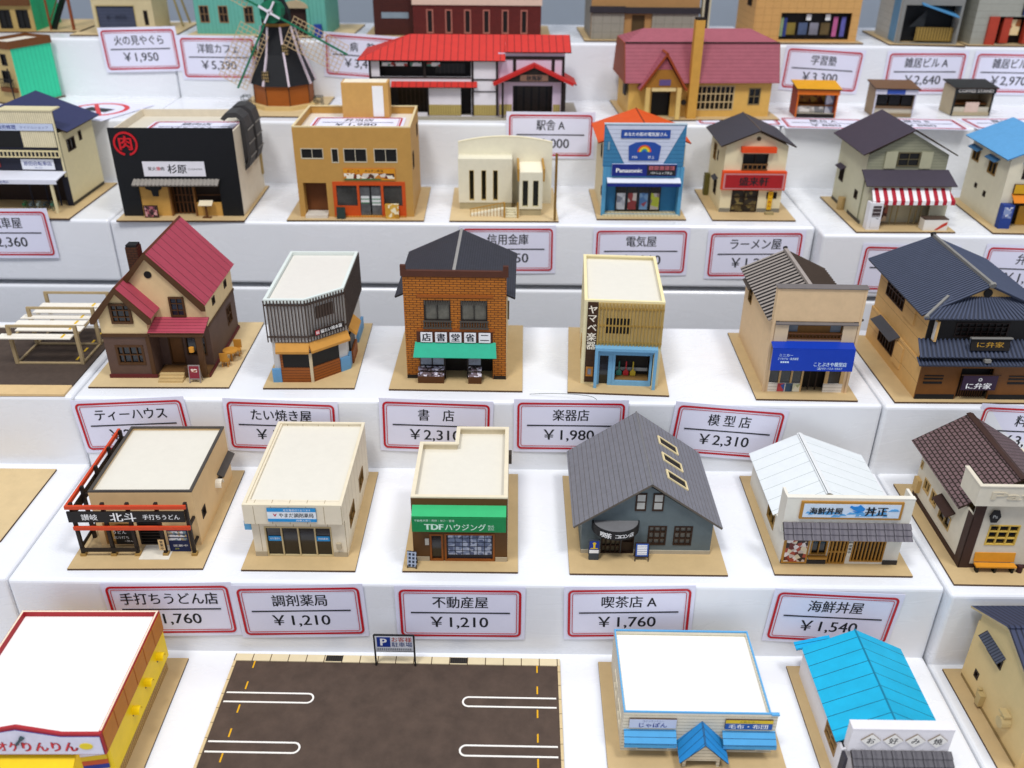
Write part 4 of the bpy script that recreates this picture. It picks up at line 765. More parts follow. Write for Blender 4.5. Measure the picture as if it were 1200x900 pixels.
def taiyaki():
    H = House('model_taiyaki_shop', 'corner shop model with dark slatted upper floor, blue tiles and tan awnings', 'model shop', (-21.31, 67.44), 1.1, T2, 7.8, 13.05)
    W = mt('#cfccc8', noise=.04); SL = mt('#54463e', noise=.12); BL = mt('#6fa0c6', noise=.05); AW = mt('#cf9a4a', noise=.06); WD = mt('#9a5a22', pat='v', p=.26, w=.04, c2='#4a2810', noise=.1)
    pl = [(.72, 1.0), (4.1, 1.0), (7.0, 3.55), (7.05, 12.2), (.78, 12.2)]; zt = 7.9
    def ins(d):     # polygon moved inward
        r = []
        n = len(pl)
        for i in range(n):
            p0, p1, p2 = Vector(pl[i-1]), Vector(pl[i]), Vector(pl[(i+1) % n]); e1 = (p1-p0).normalized(); e2 = (p2-p1).normalized(); n1 = Vector((-e1.y, e1.x)); n2 = Vector((-e2.y, e2.x)); b = (n1+n2).normalized(); r.append(tuple(p1+b*d/max(.3, b.dot(n1))))
        return r
    i3 = ins(.003)
    def prism(poly, z0, z1): return MB().hexa([(x, y, z0) for x, y in poly], [(x, y, z1) for x, y in poly])
    H.part(prism(ins(.12), 4.0, zt-.3), 'wall', W); H.part(prism(ins(.2), .17, 4.0), 'ground_floor_wall', W); H.part(prism(ins(.3), zt-.298, zt-.25), 'roof', mt('#dedad2', noise=.02))
    k = MB(); o_, i_ = pl, ins(.26)
    for a in range(5):
        b = (a+1) % 5; q = [o_[a], o_[b], i_[b], i_[a]]; k.hexa([(x, y, zt-.299) for x, y in q], [(x, y, zt+.05) for x, y in q])
    H.part(k, 'parapet', mt('#dbe2dd', noise=.02)); 
    def edge(a, b):
        a, b = Vector((*a, 0)), Vector((*b, 0)); u = (b-a).normalized(); return Fr(a, u, (0, 0, 1), u.cross(Vector((0, 0, 1)))), (b-a).length
    s = MB()
    for (a, b, per) in ((pl[0], pl[1], .28), (pl[1], pl[2], .26), (pl[2], pl[3], .3)):
        f, L = edge(a, b); n = int(L/per)
        for i in range(n+1): u = i*L/n; s.pbox(f, u-.05, 4.05, u+.05, zt-.05, .02, .07)
        for v in (4.45, 7.35): s.pbox(f, 0, v, L, v+.12, -.09, .019)
    H.part(s, 'slat_screen', SL)
    f, L = edge(pl[1], pl[2]); w = H.part(MB().pbox(f, 1.0, 5.9, 2.7, 7.0, -.1, -.03), 'window', SL); 
    o = H.sign(f, .45, 4.5, 3.4, 5.05, .15, .25, mt('#2a1c1a'), SL); MB().pbox(f, .6, 4.58, 1.0, 4.98, .252, .26).build('red_emblem', mt('#c43a44'), o); merge([text(o, '鯛', f, .8, 4.78, .34, WHITE, d=.265), text(o, '福たい焼本舗', f, 2.15, 4.78, .38, WHITE, d=.256, width=2.1, bold=.02)], 'lettering')
    f0, L0 = edge(pl[0], pl[1]); m = MB()
    for fr, a, b in ((f0, .55, L0), (f, .0, L)):
        m.hexa([fr.p(a, 3.05, .32), fr.p(b, 3.05, .32), fr.p(b, 3.55, -.05), fr.p(a, 3.55, -.05)], [fr.p(a, 3.3, .38), fr.p(b, 3.3, .38), fr.p(b, 3.95, -.05), fr.p(a, 3.95, -.05)])
    fR, LR = edge(pl[2], pl[3]); m.hexa([fR.p(.9, 3.0, .6), fR.p(3.6, 3.0, .6), fR.p(3.6, 3.5, -.05), fR.p(.9, 3.5, -.05)], [fR.p(.9, 3.2, .65), fR.p(3.6, 3.2, .65), fR.p(3.6, 3.9, -.05), fR.p(.9, 3.9, -.05)])
    H.split(m, 'awning', AW)
    H.split(MB().pbox(f0, -.02, .17, .75, 1.45, -.2, .02).pbox(f, L-.95, .17, L+.02, 1.45, -.2, .02).pbox(fR, 0.02, .17, .9, 1.45, -.2, .02).pbox(fR, 5.2, .17, LR, 1.3, -.2, .02), 'blue_tile', BL)
    H.split(MB().pbox(f0, 1.0, 1.6, L0-.05, 3.0, -.19, -.05).pbox(f, .05, 1.6, L-1.0, 3.0, -.19, -.05).pbox(fR, 1.0, 1.4, 3.5, 2.9, -.19, -.02), 'shop_opening', DARK)
    H.split(MB().pbox(f0, .78, .17, 1.0, 3.0, -.19, .0).pbox(f0, 1.0, .17, L0-.05, 1.6, -.19, -.0).pbox(f, .05, .17, L-1.0, 1.58, -.19, -.0).pbox(fR, 1.0, .17, 3.5, 1.4, -.19, .15), 'counter', WD)
    H.part(MB().box(3.98, .95, .17, 4.22, 1.17, 3.0), 'post', mt('#cfc0a2'))
taiyaki()

def bookshop():
    H = House('model_bookshop', 'orange brick bookshop model with dark roof, turquoise awning and book stands', 'model shop', (-10.55, 67.47), -.6, T2, 11.45, 13.1)
    BK = mt('#c07a28', pat='brick', p=.62, p2=.21, w=.028, c2='#5c3210', noise=.08, bump=.5); BRN = mt('#5c3524', noise=.1); RF = mt('#43454f', pat='brick', p=.3, p2=.22, w=.025, c2='#2b2c34', noise=.1); DK = mt('#2a2320'); TQ = mt('#1fae8e', noise=.05); GG = mt('#77756c', rough=.25, noise=.4, nscale=60)
    y0 = 2.05; x0, x1 = 1.38, 10.0; b = H.body(x0, y0, x1, 11.6, 7.8, {'F': BK, '*': mt('#d8c9a4')}, hf=9.75)
    for u in (3.05, 6.15): b.win('F', u, 5.7, u+2.25, 7.6, 2, 1, DK, GG, fw=.12)
    b.hole('F', 2.55, .17, 8.85, 2.75); H.done()
    f = FF(y0)
    for u in (3.05, 6.15):
        a = MB()
        for i in range(11): a.pbox(f, u+.05+i*.205, 7.2, u+.15+i*.205, 7.58, .06, .1); a.pbox(f, u-.05+i*.22, 5.15, u+.06+i*.22, 5.65, .06, .14)
        a.pbox(f, u-.1, 5.66, u+2.35, 5.76, .06, .2); a.pbox(f, u-.1, 5.02, u+2.35, 5.14, .06, .2); H.part(a, 'balcony_rail', mt('#55504a'))
    H.split(MB().pbox(f, 2.5, 7.85, 8.9, 8.1, .003, .06).pbox(f, 2.4, 4.72, 9.0, 4.95, .003, .06), 'brick_trim', mt('#a05c1c'))
    H.part(MB().box(x0-.15, y0-.12, 9.75, x1+.15, y0+.2, 10.25).box(x0-.15, y0-.12, 10.253, x0+.3, y0+.2, 10.7).box(x1-.3, y0-.12, 10.253, x1+.15, y0+.2, 10.7), 'cornice', BRN)
    H.gable_y(.6, 10.75, y0+.3, 12.9, 7.75, 5.6, 10.05, RF, DK, .15, ridge=mt('#a4a29e', noise=.06), rr=.1)
    for i, c in enumerate('店書堂省二'):
        u = 3.2+i*1.24; o = H.sign(f, u-.5, 3.75, u+.5, 4.7, .07, .16, mt('#eceaee', noise=.02), DK); text(o, c, f, u, 4.22, .8, INK, d=.165, bold=.045)
    H.part(MB().pbox(f, 2.35, 3.68, 8.85, 4.72, .003, .06), 'sign_backing', BRN)
    H.part(MB().slab((2.1, .95, 2.75), (9.2, .95, 2.75), (9.1, y0-.01, 3.72), (2.2, y0-.01, 3.72), .07, 0, 0), 'awning', TQ)
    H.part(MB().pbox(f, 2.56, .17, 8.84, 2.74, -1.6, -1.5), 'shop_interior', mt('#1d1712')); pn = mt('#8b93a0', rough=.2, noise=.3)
    H.split(MB().pbox(f, 2.6, 1.5, 4.6, 2.7, -.1, -.04).pbox(f, 6.75, 1.5, 7.8, 2.7, -.1, -.04), 'shop_window', pn); H.split(MB().pbox(f, 3.55, 1.5, 3.65, 2.7, -.03, .02).pbox(f, 4.61, .17, 4.75, 2.74, -.1, .02).pbox(f, 6.6, .17, 6.74, 2.74, -.1, .02), 'window_post', DK)
    bkm = photo_mat(['#6b5a5c', '#2e2426', '#a9a3b4', '#4a3a3a', '#7a6a74', '#d5cfd8'], 5)
    for u0, u1 in ((2.4, 4.65), (6.75, 7.9)):
        o = H.part(MB().box(u0, 1.1, .17, u1, 2.0, .85), 'book_stand', mt('#5f3c1c')); MB().slab((u0, 1.1, .86), (u1, 1.1, .86), (u1, 1.55, 1.05), (u0, 1.55, 1.05), .04).slab((u0, 1.56, 1.2), (u1, 1.56, 1.2), (u1, 2.0, 1.4), (u0, 2.0, 1.4), .04).build('books', bkm, o)
    H.split(MB().pbox(f, x0, .17, 2.4, .5, .003, .06).pbox(f, 8.9, .17, x1, .5, .003, .06), 'plinth', DK); H.part(MB().tube((10.15, 3.0, 5.5), (10.15, 3.0, 7.2), .08, 6), 'drain_pipe', mt('#7a6a55'))
bookshop()

def music():
    H = House('model_instrument_shop', 'narrow cream shop model with wooden slat screen and pale blue shopfront', 'model shop', (4.75, 67.29), -3.2, T2, 8.63, 12.9)
    W = mt('#e9dfb8', noise=.04); SL = mt('#b99a55', noise=.1); BR = mt('#4a3018', pat='v', p=.5, w=.03, c2='#2a1a0c', noise=.1); BL = mt('#7fb2d2', noise=.05)
    y0 = 1.55; x0, x1, h = 1.1, 7.75, 7.95; b = H.body(x0, y0, x1, 12.1, h, W)
    b.hole('F', 2.5, .17, 7.2, 3.4); b.win('L', 3.5, 1.6, 5.0, 3.4, 1, 1, mt('#b98a3e')); H.done(); H.flat(x0, y0, x1, 12.1, h, .25, .26, mt('#efe3b6', noise=.03)); f = FF(y0)
    H.part(MB().pbox(f, x0+.3, .4, 2.25, 7.9, .003, .1), 'brown_panel', BR)
    merge([text(H.r, c, f, 1.83, 7.25-i*.82 if i < 3 else 7.2-i*.82, .82, mt('#f2ead8', noise=0), d=.11, bold=.03) for i, c in enumerate('ヤマベ楽器')], 'lettering')
    H.part(MB().pbox(f, 2.28, 3.95, x1, 7.9, .003, .03), 'screen_backing', mt('#d3bd86')); H.part(MB().pbox(f, 3.0, 5.1, 5.05, 6.5, .031, .04), 'window', DARK); s = MB()
    for i in range(19): u = 2.36+i*.29; s.pbox(f, u-.045, 3.9, u+.045, 7.9, .1, .2)
    for v in (4.2, 5.75, 7.3): s.pbox(f, 2.28, v, x1, v+.14, .041, .099)
    H.part(s, 'slat_screen', SL); g = FF(y0-.75)
    H.part(MB().box(2.2, y0-.75, 3.75, 7.45, y0-.003, 4.0), 'shopfront_top', BL); H.split(MB().box(2.2, y0-.75, .17, 2.45, y0-.5, 3.745).box(7.2, y0-.75, .17, 7.45, y0-.5, 3.745), 'shopfront_post', BL)
    H.part(MB().pbox(f, 2.46, 3.3, 7.19, 3.745, .003, .2), 'shopfront_fascia', BL); a = MB(); a.pbox(f, 3.75, .17, 7.1, .6, -.1, .1); a.pbox(f, 3.75, 3.1, 7.1, 3.29, -.1, .1); a.pbox(f, 3.75, .603, 3.98, 3.097, -.1, .1); a.pbox(f, 6.9, .603, 7.1, 3.097, -.1, .1); o = H.part(a, 'display_window', BL); MB().pbox(f, 3.98, .6, 6.9, 3.1, -1.3, -1.2).build('display_back', mt('#26211d'), o)
    MB().pbox(f, 3.98, .6, 6.9, .7, -1.19, -.1).build('display_floor', mt('#9a7a4a'), o); I = [('#c22f3a', 5.0), ('#c9b03a', 5.6), ('#3a8a7a', 4.4)]
    for c, u in I: MB().ppoly(f, [(u-.22, .75), (u+.22, .75), (u+.25, 1.1), (u+.05, 1.35), (u+.05, 2.1), (u-.05, 2.1), (u-.05, 1.35), (u-.25, 1.1)], -.8, -.7).build('guitar', mt(c, rough=.3), o)
    MB().pbox(f, 4.0, 1.05, 6.88, 1.35, -1.15, -1.05).build('display_shelf', mt('#b9b9b4'), o)
    a = MB(); a.pbox(f, 2.5, .17, 2.65, 3.3, -.1, .08); a.pbox(f, 3.4, .17, 3.74, 3.3, -.1, .08); a.pbox(f, 2.653, 3.0, 3.397, 3.3, -.1, .08); o = H.part(a, 'door', BL); MB().pbox(f, 2.65, .3, 3.4, 3.0, -.2, -.12).build('pane', GLASS, o)
    a = MB(); a.pbox(f, 1.5, 1.0, 2.1, 1.15, .11, .18); a.pbox(f, 1.5, 1.75, 2.1, 1.9, .11, .18); a.pbox(f, 1.5, 1.153, 1.65, 1.747, .11, .18); a.pbox(f, 1.95, 1.153, 2.1, 1.747, .11, .18); o = H.part(a, 'small_window', mt('#b9813a')); MB().pbox(f, 1.65, 1.15, 1.95, 1.75, .11, .13).build('pane', mt('#8b93a0', rough=.2), o)
music()

def ribs(mb, a, b, c, d, per, r, m=0, n=6, off=.4):
    """round ribs running from the edge a-b up to the edge d-c"""
    a, b, c, d = map(Vector, (a, b, c, d)); k = max(2, int((b-a).length/per)); nn = (b-a).cross(d-a).normalized()*r*off
    for i in range(k+1): t = i/k; mb.tube(a.lerp(b, t)+nn, d.lerp(c, t)+nn, r, n, m)

def hobby():
    H = House('model_hobby_shop', 'tan hobby shop model with ribbed dark roof and blue awning', 'model shop', (20.67, 66.38), -.9, T2, 8.56, 12.85)
    W = mt('#dcc19c', noise=.05); RT = mt('#a89f98', noise=.1); RD = mt('#1d1917', noise=.1); BLU = mt('#1546b4', noise=.03, rough=.4); WD = mt('#6a4524'); TN = mt('#d8c3a4', noise=.05)
    y0 = 1.35; x0, x1 = .95, 7.75; b = H.body(x0, y0, x1, 12.3, 6.6, W, gx=(4.4, 8.3)); b.win('L', 9.5, 4.6, 10.8, 6.2, 1, 2, mt('#8a6a35'))
    b.hole('F', 2.1, 5.2, 6.6, 6.5); b.hole('F', 1.2, .17, 7.5, 2.6); H.done(); f = FF(y0)
    H.part(MB().slab((.3, 8.9, 6.35), (.94, 8.9, 6.75), (.94, 11.4, 6.75), (.3, 11.4, 6.35), .08), 'window_hood', mt('#5a5048'))
    ex, zx, zr, xr = .45, 6.7, 8.55, 4.35; ex2 = 8.3; ya, yb = 1.9, 13.2; m = MB()
    m.slab((ex, ya, zx), (xr, ya, zr), (xr, yb, zr), (ex, yb, zx), .12, 0); m.slab((xr+.002, ya, zr), (ex2, ya, zx), (ex2, yb, zx), (xr+.002, yb, zr), .12, 0)
    ribs(m, (ex, yb, zx), (ex, ya, zx), (xr, ya, zr), (xr, yb, zr), .62, .13, 1, 6, -.35); ribs(m, (ex2, ya, zx), (ex2, yb, zx), (xr, yb, zr), (xr, ya, zr), .5, .1, 2); rf = H.part(m, 'roof', [RD, RT, mt('#55473c', noise=.1)])
    MB().box(xr-.16, ya, zr, xr+.16, yb+.05, zr+.25).build('ridge_cap', RT, rf); MB().tube((xr, yb, zr+.15), (xr, yb+.15, zr+.25), .22, 8).build('ridge_end', RD, rf)
    p = MB(); p.box(.75, y0-.1, 6.6, .95, y0+.55, 9.75); p.box(7.75, y0-.1, 6.6, 7.95, y0+.55, 9.75); p.box(.953, y0-.07, 6.86, 7.747, y0-.004, 9.75); H.part(p, 'false_front', W); H.split(MB().box(.75, y0-.1, .17, .94, y0+.1, 6.597).box(7.76, y0-.1, .17, 7.95, y0+.1, 6.597), 'side_fin', W)
    cp = H.part(MB().slab((.65, y0-.18, 9.8), (8.05, y0-.18, 9.8), (8.05, y0+.58, 9.88), (.65, y0+.58, 9.88), .06), 'cornice', mt('#77716f', noise=.08)); H.part(MB().slab((.96, y0-.3, 6.65), (7.74, y0-.3, 6.65), (7.74, y0+.24, 6.85), (.96, y0+.24, 6.85), .08), 'eave', mt('#77716f'))
    H.split(MB().pbox(f, 1.0, 5.0, 2.1, 6.5, .003, .1).pbox(f, 6.6, 5.0, 7.7, 6.5, .003, .1), 'shutter_box', TN)
    H.part(MB().pbox(f, 2.1, 5.2, 6.6, 6.5, -.4, -.3), 'window', mt('#8a6430', noise=.15)); H.split(MB().pbox(f, 2.15, 5.75, 2.95, 6.4, -.29, -.27).pbox(f, 5.65, 5.75, 6.5, 6.4, -.29, -.27), 'pane', mt('#77808a', rough=.2)); r = MB(); r.pbox(f, 2.1, 5.65, 6.6, 5.75, -.1, .08); r.pbox(f, 2.1, 5.2, 6.6, 5.28, -.1, .08)
    for i in range(16): r.pbox(f, 2.2+i*.285, 5.283, 2.28+i*.285, 5.647, -.05, .03)
    H.part(r, 'balcony_rail', WD)
    a = MB(); a.slab((.85, y0-.9, 4.75), (7.65, y0-.9, 4.75), (7.65, y0-.01, 5.0), (.85, y0-.01, 5.0), .06); a.hexa([(.85, y0-1.05, 2.75), (7.65, y0-1.05, 2.75), (7.65, y0-.95, 2.75), (.85, y0-.95, 2.75)], [(.85, y0-.92, 4.7), (7.65, y0-.92, 4.7), (7.65, y0-.85, 4.7), (.85, y0-.85, 4.7)]); aw = H.part(a, 'awning', BLU)
    fs = FS((.85, y0-1.05, 2.75), (7.65, y0-1.05, 2.75), (.85, y0-.92, 4.7)); lb = mt('#cfe2f4', noise=0)
    merge([text(aw, 'ミニカー', fs, 1.15, 1.4, .3, lb, d=.01, bold=.02), text(aw, 'プラモデル・鉄道模型', fs, 1.35, 1.08, .24, lb, d=.01, bold=.02, width=1.7), text(aw, '■■■■', fs, 1.1, .78, .2, lb, d=.01), text(aw, 'ことぶきや模型店', fs, 4.9, .62, .42, lb, d=.01, bold=.03, width=2.7), text(aw, '☎03-123-4567', fs, 4.9, .25, .24, lb, d=.01, width=2.1)], 'lettering')
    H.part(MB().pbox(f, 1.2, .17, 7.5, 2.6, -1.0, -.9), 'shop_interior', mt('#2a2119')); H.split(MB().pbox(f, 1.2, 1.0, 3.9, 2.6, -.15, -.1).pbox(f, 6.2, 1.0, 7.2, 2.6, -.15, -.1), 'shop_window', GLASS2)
    lw = mt('#e6e0d6', pat='v', p=.3, w=.04, c2='#b0a898'); H.split(MB().pbox(f, 1.2, .17, 4.0, 1.0, -.15, .0).pbox(f, 5.9, .17, 7.5, 1.0, -.15, .0), 'shop_base', lw); H.split(MB().pbox(f, 2.0, 1.0, 2.15, 2.6, -.09, .0).pbox(f, 3.0, 1.0, 3.15, 2.6, -.09, .0).pbox(f, 3.9, .17, 4.05, 2.6, -.09, .02).pbox(f, 5.9, 1.0, 6.2, 2.6, -.09, .0).pbox(f, 7.2, 1.0, 7.5, 2.6, -.09, 0), 'shop_post', mt('#cfae7a')); H.split(MB().pbox(f, 4.7, .17, 4.8, 2.6, -.5, -.4).pbox(f, 5.3, .17, 5.4, 2.6, -.5, -.4), 'door_bar', BURN)
    for u, c in ((2.3, ['#b03a44', '#2f5fa8', '#c04a52']), (3.0, ['#23405a', '#3a5a76', '#1f3348']), (3.6, ['#cfcfb4', '#b0b48a', '#e0dcc8'])): H.part(MB().pbox(f, u-.3, .2, u+.3, .98, .003, .03), 'poster', photo_mat(c, 2.5))
hobby()

def restaurant():
    H = House('model_restaurant', 'large dark-roofed Japanese restaurant model with noren curtain, at the right edge', 'model restaurant', (32.3, 66.1), .3, T2, 13.6, 12.85)
    TAN = mt('#d9b478', pat='v', p=1.6, w=.03, c2='#8a6a3c', noise=.06); BRN = mt('#7f5322', noise=.08); BK = mt('#1b1817', noise=.15); RF = mt('#3b4152', noise=.08, nscale=160); RM = mt('#535b70', noise=.08); CAP = mt('#8d8b86', noise=.08); WD = mt('#4a2e16')
    y0 = .55; x0, x1 = 1.8, 11.8; b = H.body(x0, y0, x1, 12.6, 3.45, {'F': BRN, '*': TAN}); b.hole('F', 5.2, .17, 7.9, 3.1)
    b.win('L', 6.3, 1.2, 9.9, 2.9, 6, 1, WD, DARK, mw=.1); u = H.body(x0+.15, y0+.9, x1-.15, 12.5, 7.4, {'F': BK, '*': TAN}, z0=3.46); u.win('L', 6.6, 5.5, 10.6, 7.3, 6, 2, WD, mt('#3a352f', rough=.2), mw=.1); u.win('F', 4.2, 5.6, 8.6, 6.9, 8, 3, mt('#2c1810'), DARK); H.done(); f = FF(y0)
    H.part(MB().pbox(f, 5.2, .17, 7.9, 3.1, -.6, -.5), 'entrance_recess', BK); d = MB()
    for i in range(12): d.pbox(f, 5.4+i*.2, .17, 5.48+i*.2, 2.2, -.45, -.38)
    H.part(d, 'lattice_door', mt('#5a3a1a'))
    H.split(MB().pbox(f, x0, .17, 5.1, .62, .003, .05).pbox(f, 8.0, .17, x1, .62, .003, .05), 'plinth', mt('#1c1e22'))
    H.split(MB().pbox(f, 2.2, 1.65, 3.8, 1.85, .003, .04).pbox(f, 2.2, 2.05, 3.8, 2.2, .003, .04).pbox(f, 2.2, 2.35, 3.8, 2.45, .003, .04).pbox(f, 9.3, 1.65, 10.9, 1.85, .003, .04).pbox(f, 9.3, 2.05, 10.9, 2.2, .003, .04).pbox(f, 9.3, 2.35, 10.9, 2.45, .003, .04), 'wall_slit', BK)
    g = FF(y0-.35); o = H.part(MB().pbox(g, 5.3, 1.25, 8.2, 2.6, 0, .04), 'noren_curtain', mt('#3a2340', noise=.08)); H.part(MB().tube((5.1, y0-.34, 2.65), (8.4, y0-.34, 2.65), .05, 8), 'curtain_pole', WD, parent=o); merge([text(o, 'に弁家', g, 6.75, 1.65, .62, WHITE, d=.045, bold=.03, width=2.1), text(o, '◎', g, 6.75, 2.25, .4, WHITE, d=.045)], 'lettering')
    # ground floor eave, then the sloping middle roof
    def rroof(pts, per, r, name, seg=6):
        m = MB(); m.slab(*pts, .12, 0); ribs(m, *pts, per, r, 1, seg); return H.part(m, name, [RF, RM])
    rroof(((x0-.6, y0-.75, 3.75), (x1+.5, y0-.75, 3.75), (x1+.4, y0+.2, 4.0), (x0-.5, y0+.2, 4.0)), .3, .07, 'lower_eave')
    rroof(((x0-.55, y0-.5, 4.35), (x1+.5, y0-.5, 4.35), (x1+.3, y0+1.0, 5.35), (x0-.35, y0+1.0, 5.35)), .36, .1, 'middle_roof')
    H.part(MB().bar((x0-.4, y0+.05, 4.05), (x1+.4, y0+.05, 4.05), .25, .3), 'roof_beam', BK); H.part(MB().box(6.5, y0-.75, 4.0, 7.0, y0-.3, 4.25), 'ridge_ornament', CAP)
    s = FS((5.3, y0-.1, 4.85), (8.5, y0-.1, 4.85), (5.3, y0+.15, 5.9)); o = H.sign(s, 0, 0, 3.2, 1.0, 0, .12, mt('#1e1815'), BK); H.part(MB().pbox(s, -.1, 1.0, 3.3, 1.12, -.05, .3), 'sign_roof', CAP, parent=o); text(o, 'に弁家', s, 1.6, .5, .5, mt('#b08a2e', noise=0), d=.125, width=2.2, bold=.02)
    k = MB(); k.box(2.35, y0+.3, 5.4, 2.55, y0+.85, 7.2); o = H.part(k, 'hanging_sign', mt('#d9b478')); MB().pbox(FL(2.35), y0+.35, 5.5, y0+.8, 7.1, .003, .02).build('sign_face', mt('#e9e6e0'), o)
    # upper roof: ridge front to back with a hipped front skirt
    ex, ze, xr, zr, ex2 = 1.0, 7.65, 6.55, 9.9, 12.1; ya, yg, yb = y0-.25, y0+1.5, 13.7
    m = MB(); P_ = [((ex, yb, ze), (ex, ya+.9, ze), (xr, yg, zr), (xr, yb, zr)), ((ex2, ya+.9, ze), (ex2, yb, ze), (xr, yb, zr), (xr, yg, zr))]
    for q in P_: m.slab(*q, .14, 0); ribs(m, *q, .34, .075, 1, 6)
    rf = H.part(m, 'roof', [RF, RM])
    sk = ((ex+.05, ya+.2, ze-.05), (ex2-.05, ya+.2, ze-.05), (9.6, yg+.35, 8.75), (3.5, yg+.35, 8.75)); m = MB(); m.slab(*sk, .12, 0); ribs(m, *sk, .36, .09, 1, 6); H.part(m, 'front_skirt_roof', [RF, RM])
    H.part(MB().ppoly(FF(yg+.3), [(3.4, 8.6), (9.7, 8.6), (xr, 9.75)], -.1, 0), 'gable', TAN); H.part(MB().tube((xr, yg+.28, 9.15), (xr, yg+.18, 9.15), .36, 12), 'gable_vent', BK)
    MB().bar((xr, yg-.1, zr+.12), (xr, yb+.1, zr+.12), .26, .28).build('ridge_cap', CAP, rf); MB().bar((ex+.1, ya+.3, ze+.12), (3.4, yg+.3, 8.85), .2, .2).build('hip_cap', CAP, rf); MB().bar((ex2-.1, ya+.3, ze+.12), (9.7, yg+.3, 8.85), .2, .2).build('hip_cap', CAP, rf); MB().tube((xr, yg-.2, zr+.05), (xr, yg, zr+.15), .28, 8).build('ridge_end', CAP, rf); MB().tube((ex+.15, ya+.2, ze+.05), (ex+.15, ya+.35, ze+.1), .22, 8).build('ridge_end', CAP, rf); MB().tube((xr, yb, zr+.1), (xr, yb+.2, zr+.3), .25, 8).build('ridge_end', BK, rf)
    H.part(MB().slab((.9, 5.6, 3.1), (x0-.01, 5.6, 3.55), (x0-.01, 10.3, 3.55), (.9, 10.3, 3.1), .1), 'window_hood', mt('#55565c', noise=.08))
    H.part(MB().pbox(FL(x0), 4.3, 1.0, 6.0, 3.0, .003, .12), 'shutter_box', TAN); H.part(MB().pbox(FL(x0+.15), 4.0, 5.4, 6.3, 7.2, .003, .12), 'shutter_box', TAN)
restaurant()

def hair():
    o = MB(); P_ = [Vector((1.5+6.6*t, 66.9-1.05*t*t-.25*math.sin(3*t), T2+.12+.35*math.sin(2.6*t)-(.9*(t-.8)/.2 if t > .8 else 0))) for t in [i/16 for i in range(17)]]
    for a, b in zip(P_, P_[1:]): o.tube(a, b, .022, 5)
    q = o.build('loose_thread', mt('#3a4a40')); q['label'] = 'thin dark thread lying over the step edge between the bookshop and instrument shop'; q['category'] = 'thread'
hair()

